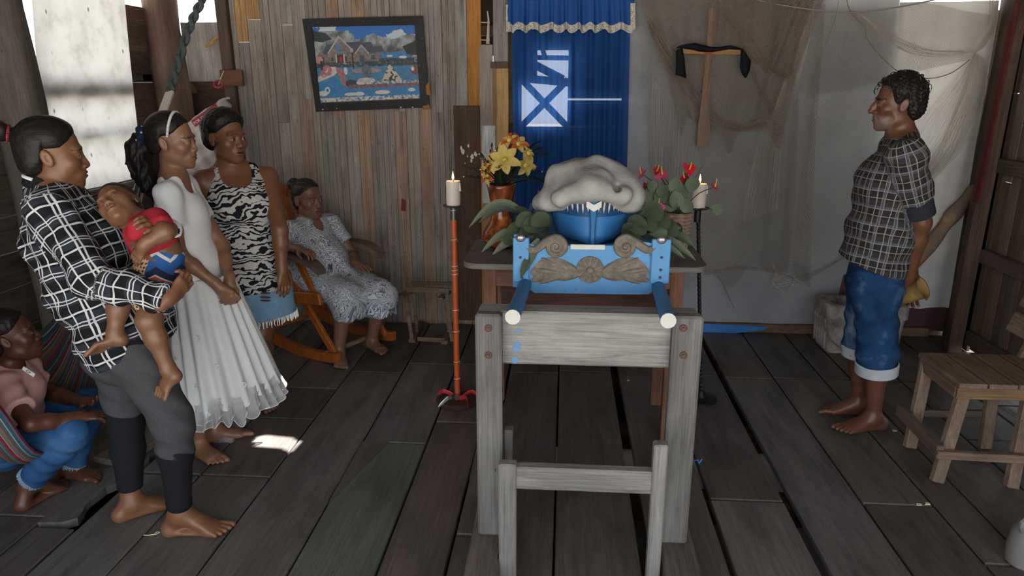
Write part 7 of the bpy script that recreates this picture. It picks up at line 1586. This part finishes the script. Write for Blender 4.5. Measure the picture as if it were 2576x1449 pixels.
hL, hR = aty(2203, 700, 3.25), aty(2190, 700, 3.42); kL, aL = aty(2208, 880, 3.25), aty(2197, 1048, 3.275); kR, aR = aty(2168, 878, 3.43), aty(2160, 1012, 3.44)
Em.leg(hL, kL, aL, .98); Em.leg(hR, kR, aR, .98); Em.foot(aL, atz(2108, 1088), sd, s=1.08); Em.foot(aR, atz(2072, 1034), -sd, s=1.08)
Em.build('person in dark plaid shirt and rolled denim shorts, hands behind back')
Em.hair(cap_hair(.014, ([-.12, -.06, -.034, -.022, .012, .028, .045, .06, .085, .11], [-.085, -.075, -.045, .026, -.005, .015, .075, .085, .082, .10]), noise=.006), HAIR, .0038)
q = MB()
for i in range(90):
    a = random.uniform(0, 6.28); el_ = random.uniform(.2, 1.5); n_ = np.array((math.cos(a)*math.cos(el_), math.sin(a)*math.cos(el_), math.sin(el_))); p = np.array((0, -.014, .046))+n_*np.array((.086, .106, .094))
    if p[1] > .05 and p[2] < .07: continue
    t_ = nrm(np.cross(n_, (random.uniform(-1, 1), random.uniform(-1, 1), random.uniform(-1, 1)))); q.tube([Em.wld(p+n_*(.014*math.sin(s_*2.6))+t_*(.030*s_)+np.array((0, 0, -.012*s_*s_))) for s_ in np.linspace(0, 1.2, 6)], [.0016]*5+[.0006], 3, cap=False)
q.build('hair_curls', plain('curl', (.012, .010, .009), .5), Em.o)['kind'] = 'stuff'
hemF, hemB = aty(2100, 636, 3.33), aty(2272, 692, 3.30); tdir = nrm(hemB-hemF); hn = nrm(np.cross(tdir, sd)); hn = hn if hn[2] < 0 else -hn; hmid = (hemF+hemB)/2
fm = lambda x, y, z: .0045*np.sin((x+z*.4)*40+3*np.sin(z*12))+.0035*np.sin(z*52-x*34+2*np.sin(y*20))
garment('shirt', [ell(hmid-UPV*.06, ws, (.180, .152), (.172, .140), sd, .05), ell(ws, ch, (.172, .140), (.178, .142), sd, .05), ell(ch, nb-UPV*.02, (.176, .138), (.088, .068), sd, .05), cone(nb-UPV*.015, shR, .058, .068, .05), cone(nb-UPV*.015, shL, .058, .068, .05), ball(shL, .07, .03), ball(shR, .07, .03)], .0062, PLM, Em.o,
   clips=[(hmid, hn, .005)], subs=[cone(nb-UPV*.01, Em.wld((0, 0, -.05)), .058, .075, .008), cone(nb+f*.05, nb+f*.13-UPV*.12, .035, .01, .012)], sleeves=[([cone(shL, elL, .077, .074, .03)], shL+(elL-shL)*.66, nrm(elL-shL)), ([cone(shR, elR, .077, .074, .03)], shR+(elR-shR)*.66, nrm(elR-shR))], folds=fm, zones=[(hmid, nb, f, .155), (shL, elL, UPV, .074), (shR, elR, UPV, .074)])
garment('undershirt_sleeve', [], .006, DKM, Em.o, sleeves=[([cone(shL+(elL-shL)*.4, elL, .066, .064, .03)], shL+(elL-shL)*.90, nrm(elL-shL))])
q = MB(); q.tube([nb+UPV*(.016-.012*math.cos(a))+f*(.064*math.cos(a)+.006)+sd*.066*math.sin(a) for a in np.linspace(.7, 5.58, 20)], .022, 8, flat=.35, side=(0, 0, 1)); q.build('collar', GREYM, Em.o, smooth=True)
garment('undershirt', [ell(ch+UPV*.02, nb-UPV*.03, (.13, .118), (.078, .064), sd, .04)], .0065, DKM, Em.o, subs=[cone(nb-UPV*.01, Em.wld((0, 0, -.05)), .055, .07, .006), cone(nb+f*.05, nb+f*.12-UPV*.05, .035, .01, .012)])
shs = [ell(pv-UPV*.06, pv+UPV*.10, (.166, .128), (.158, .118), sd, .05), cone(hL-UPV*.02, kL, .100, .086, .03), cone(hR-UPV*.02, kR, .100, .086, .03), cone(kL, kL+(aL-kL)*.25, .086, .082, .03), cone(kR, kR+(aR-kR)*.25, .086, .082, .03)]
ds = garment('denim_shorts', shs, .0065, DMAN, Em.o, clips=[((0, 0, .335), (0, 0, -1), .003)], folds=lambda x, y, z: .004*np.sin(z*46+x*26+2*np.sin(y*20))+.003*np.sin(z*80+y*40))
CUF = simple('pale_cuff', S(150, 158, 166), S(176, 182, 188), 30)
for an, kn, dz in ((aL, kL, -.012), (aR, kR, .012)):
    d = nrm(kn-an); c = an+d*((.345+dz-an[2])/d[2]); q = MB(); q.tube([c-d*.030, c-d*.026, c+d*.022, c+d*.028], [.088, .094, .096, .090], 24, cap=False, flat=1.0); q.build('rolled_cuff', CUF, ds, smooth=True)
# hat in his hands
HATM = NT('straw_hat', .8, .2); HATM.col(HATM.mix(HATM.noise(HATM.coord(scale=(1, 1, 1)), 50, 4), S(112, 88, 50), S(146, 118, 74)))
a0, a1 = aty(2268, 746, 3.34), aty(2322, 724, 3.28); d = nrm(a1-a0); x_ = nrm(np.cross(d, (0, 1, 0.2))); q = MB(); L_ = np.linalg.norm(a1-a0)
q.lathe([(.004, -.01), (.036, -.008), (.042, .0), (.046, L_*.55), (.053, L_), (.056, L_*1.02), (.051, L_*.99), (.043, L_*.5), (.039, .004)], a0, 28, np.stack([x_*.85, np.cross(d, x_)*1.05, d], 1)); q.f = q.f[:-2]+[q.f[-2]]
tag(q.build('hat', HATM.m, smooth='all'), 'tan straw hat held behind the standing man by its brim', 'hat')
# ------------------------------------------------------------------ child in the hammock
f = nrm((.92, .38, 0)); sd = right_of(f)
K = Person(aty(28, 848, 2.44), nrm((.82, .50, .16)), nrm((-.12, 0, 1)), .87, S(84, 53, 39), {'cheek': 1.1, 'lips': 1.25, 'nose': 1.15, 'jaw': .98, 'mouth_open': 1, 'gaze': (.1, 1, .25)})
pv, ws, ch, nb = aty(10, 1095, 2.44), aty(20, 1045, 2.44), aty(28, 985, 2.44), aty(20, 930, 2.43); sc0 = aty(32, 952, 2.44)
shR, shL = sc0+sd*.115, sc0-sd*.115; elR, wrR = aty(78, 1066, 2.24), aty(192, 1050, 2.36); elL, wrL = aty(118, 985, 2.60), aty(214, 1012, 2.50)
K.torso(pv, ws, ch, nb, sd, .80); K.neck(nb, .046); K.add(cone(nb, shR, .034, .038, .04), cone(nb, shL, .034, .038, .04)); K.arm(shR, elR, wrR, .82); K.arm(shL, elL, wrL, .82)
K.hand(wrR, nrm(aty(255, 1042, 2.42)-wrR), nrm((.1, .4, -.9)), 1, s=.84, curl=.42); K.hand(wrL, nrm(aty(262, 1005, 2.46)-wrL), nrm((-.1, -.3, .9)), 1, s=.82, curl=.3)
hR, hL = pv+sd*.07, pv-sd*.07; kR, aR = aty(180, 1092, 2.33), aty(72, 1212, 2.36); kL, aL = aty(228, 1012, 2.60), aty(178, 1178, 2.58)
K.leg(hR, kR, aR, .80); K.leg(hL, kL, aL, .80); K.foot(aR, atz(118, 1250), -sd, s=.92); K.foot(aL, atz(258, 1206), sd, s=.90)
K.build('person, a child in pink shirt and jeans sitting in the hammock'); K.hair(cap_hair(.009, ([-.12, -.06, -.034, -.022, .012, .03, .055, .075, .1], [-.08, -.07, -.04, .028, .034, .045, .070, .092, .105]), noise=.004))
q = MB(); q.tube([K.wld((.03*math.cos(a), -.085+.01*math.sin(a), .112+.026*math.sin(a))) for a in np.linspace(0, 6.28, 14)], .010, 6); q.build('hair_tie', plain('orange_tie', S(230, 120, 30), .6), K.o, smooth='all')
garment('shirt', [ell(pv-UPV*.0, ws, (.145, .115), (.128, .105), sd, .05), ell(ws, ch, (.128, .105), (.130, .105), sd, .05), ell(ch, nb-UPV*.015, (.130, .105), (.075, .060), sd, .05), cone(nb-UPV*.012, shR, .044, .052, .04), cone(nb-UPV*.012, shL, .044, .052, .04), ball(shR, .052, .03), ball(shL, .052, .03)], .0058, PINKM, K.o, sleeves=[([cone(shR, elR, .056, .056, .03)], shR+(elR-shR)*.62, nrm(elR-shR)), ([cone(shL, elL, .056, .054, .03)], shL+(elL-shL)*.6, nrm(elL-shL))],
   subs=[cone(nb-UPV*.005, K.wld((0, 0, -.05)), .048, .06, .006)], folds=lambda x, y, z: .0035*np.sin((x-z)*60+2*np.sin(y*20))+.002*np.sin(z*90+x*40))
p = aty(72, 935, 2.335); q = MB(); e1 = nrm(aty(90, 945, 2.33)-aty(60, 925, 2.33)); q.box(p, (.05, .002, .016), np.stack([e1, np.cross(e1, (0, 1, 0))*0+np.array((0, 1, 0)), np.cross(e1, (0, 1, 0))], 1)); slb = q.build('shirt_label', WHTM, K.o)
tx = bpy.data.curves.new('tag_text', 'FONT'); tx.body = 'CP'; tx.size = .015; tx.extrude = .0003; tx.align_x = 'CENTER'; tx.align_y = 'CENTER'; to = bpy.data.objects.new('tag_text', tx); COL.objects.link(to); e2 = np.cross(e1, (0, 1, 0)); e2 = e2 if e2[2] > 0 else -e2
Mx = Matrix(((e1[0], e2[0], 0, p[0]), (e1[1], e2[1], -1, p[1]-.0022), (e1[2], e2[2], 0, p[2]), (0, 0, 0, 1))); dg = bpy.context.evaluated_depsgraph_get(); me = bpy.data.meshes.new_from_object(to.evaluated_get(dg)); bpy.data.objects.remove(to); me.transform(Mx); me.materials.append(DKM); lo = bpy.data.objects.new('lettering', me); COL.objects.link(lo); setp(lo, slb)
jl = [ell(pv-UPV*.03, pv+UPV*.05, (.135, .11), (.125, .105), sd, .05)]
jsl = []
for hp, kn, an in ((hR, kR, aR), (hL, kL, aL)):
    jl += [cone(hp, kn, .078, .056, .04)]; jsl.append(([cone(kn, kn+(an-kn)*.3, .056, .055, .03), cone(kn+(an-kn)*.3, an-(kn-an)*.1, .055, .050, .03)], an+nrm(kn-an)*.032, nrm(an-kn)))
jn = garment('jeans', jl, .0062, JEAN, K.o, sleeves=jsl, folds=lambda x, y, z: .003*np.sin(z*70+x*50+2*np.sin(y*20)))
for kn, an in ((kR, aR), (kL, aL)):
    d = nrm(kn-an); c = an+d*.035; q = MB(); x_ = nrm(np.cross(d, (0, 1, 0))); y_ = np.cross(d, x_)
    for k in range(60):
        a = 6.283*k/60; p = c+.047*(x_*math.cos(a)+y_*math.sin(a)); q.tube([p+d*.01, p-d*random.uniform(.004, .016)+.006*(x_*math.cos(a)+y_*math.sin(a))], .002, 3)
    q.build('frayed_hem', DSK, jn)['kind'] = 'stuff'
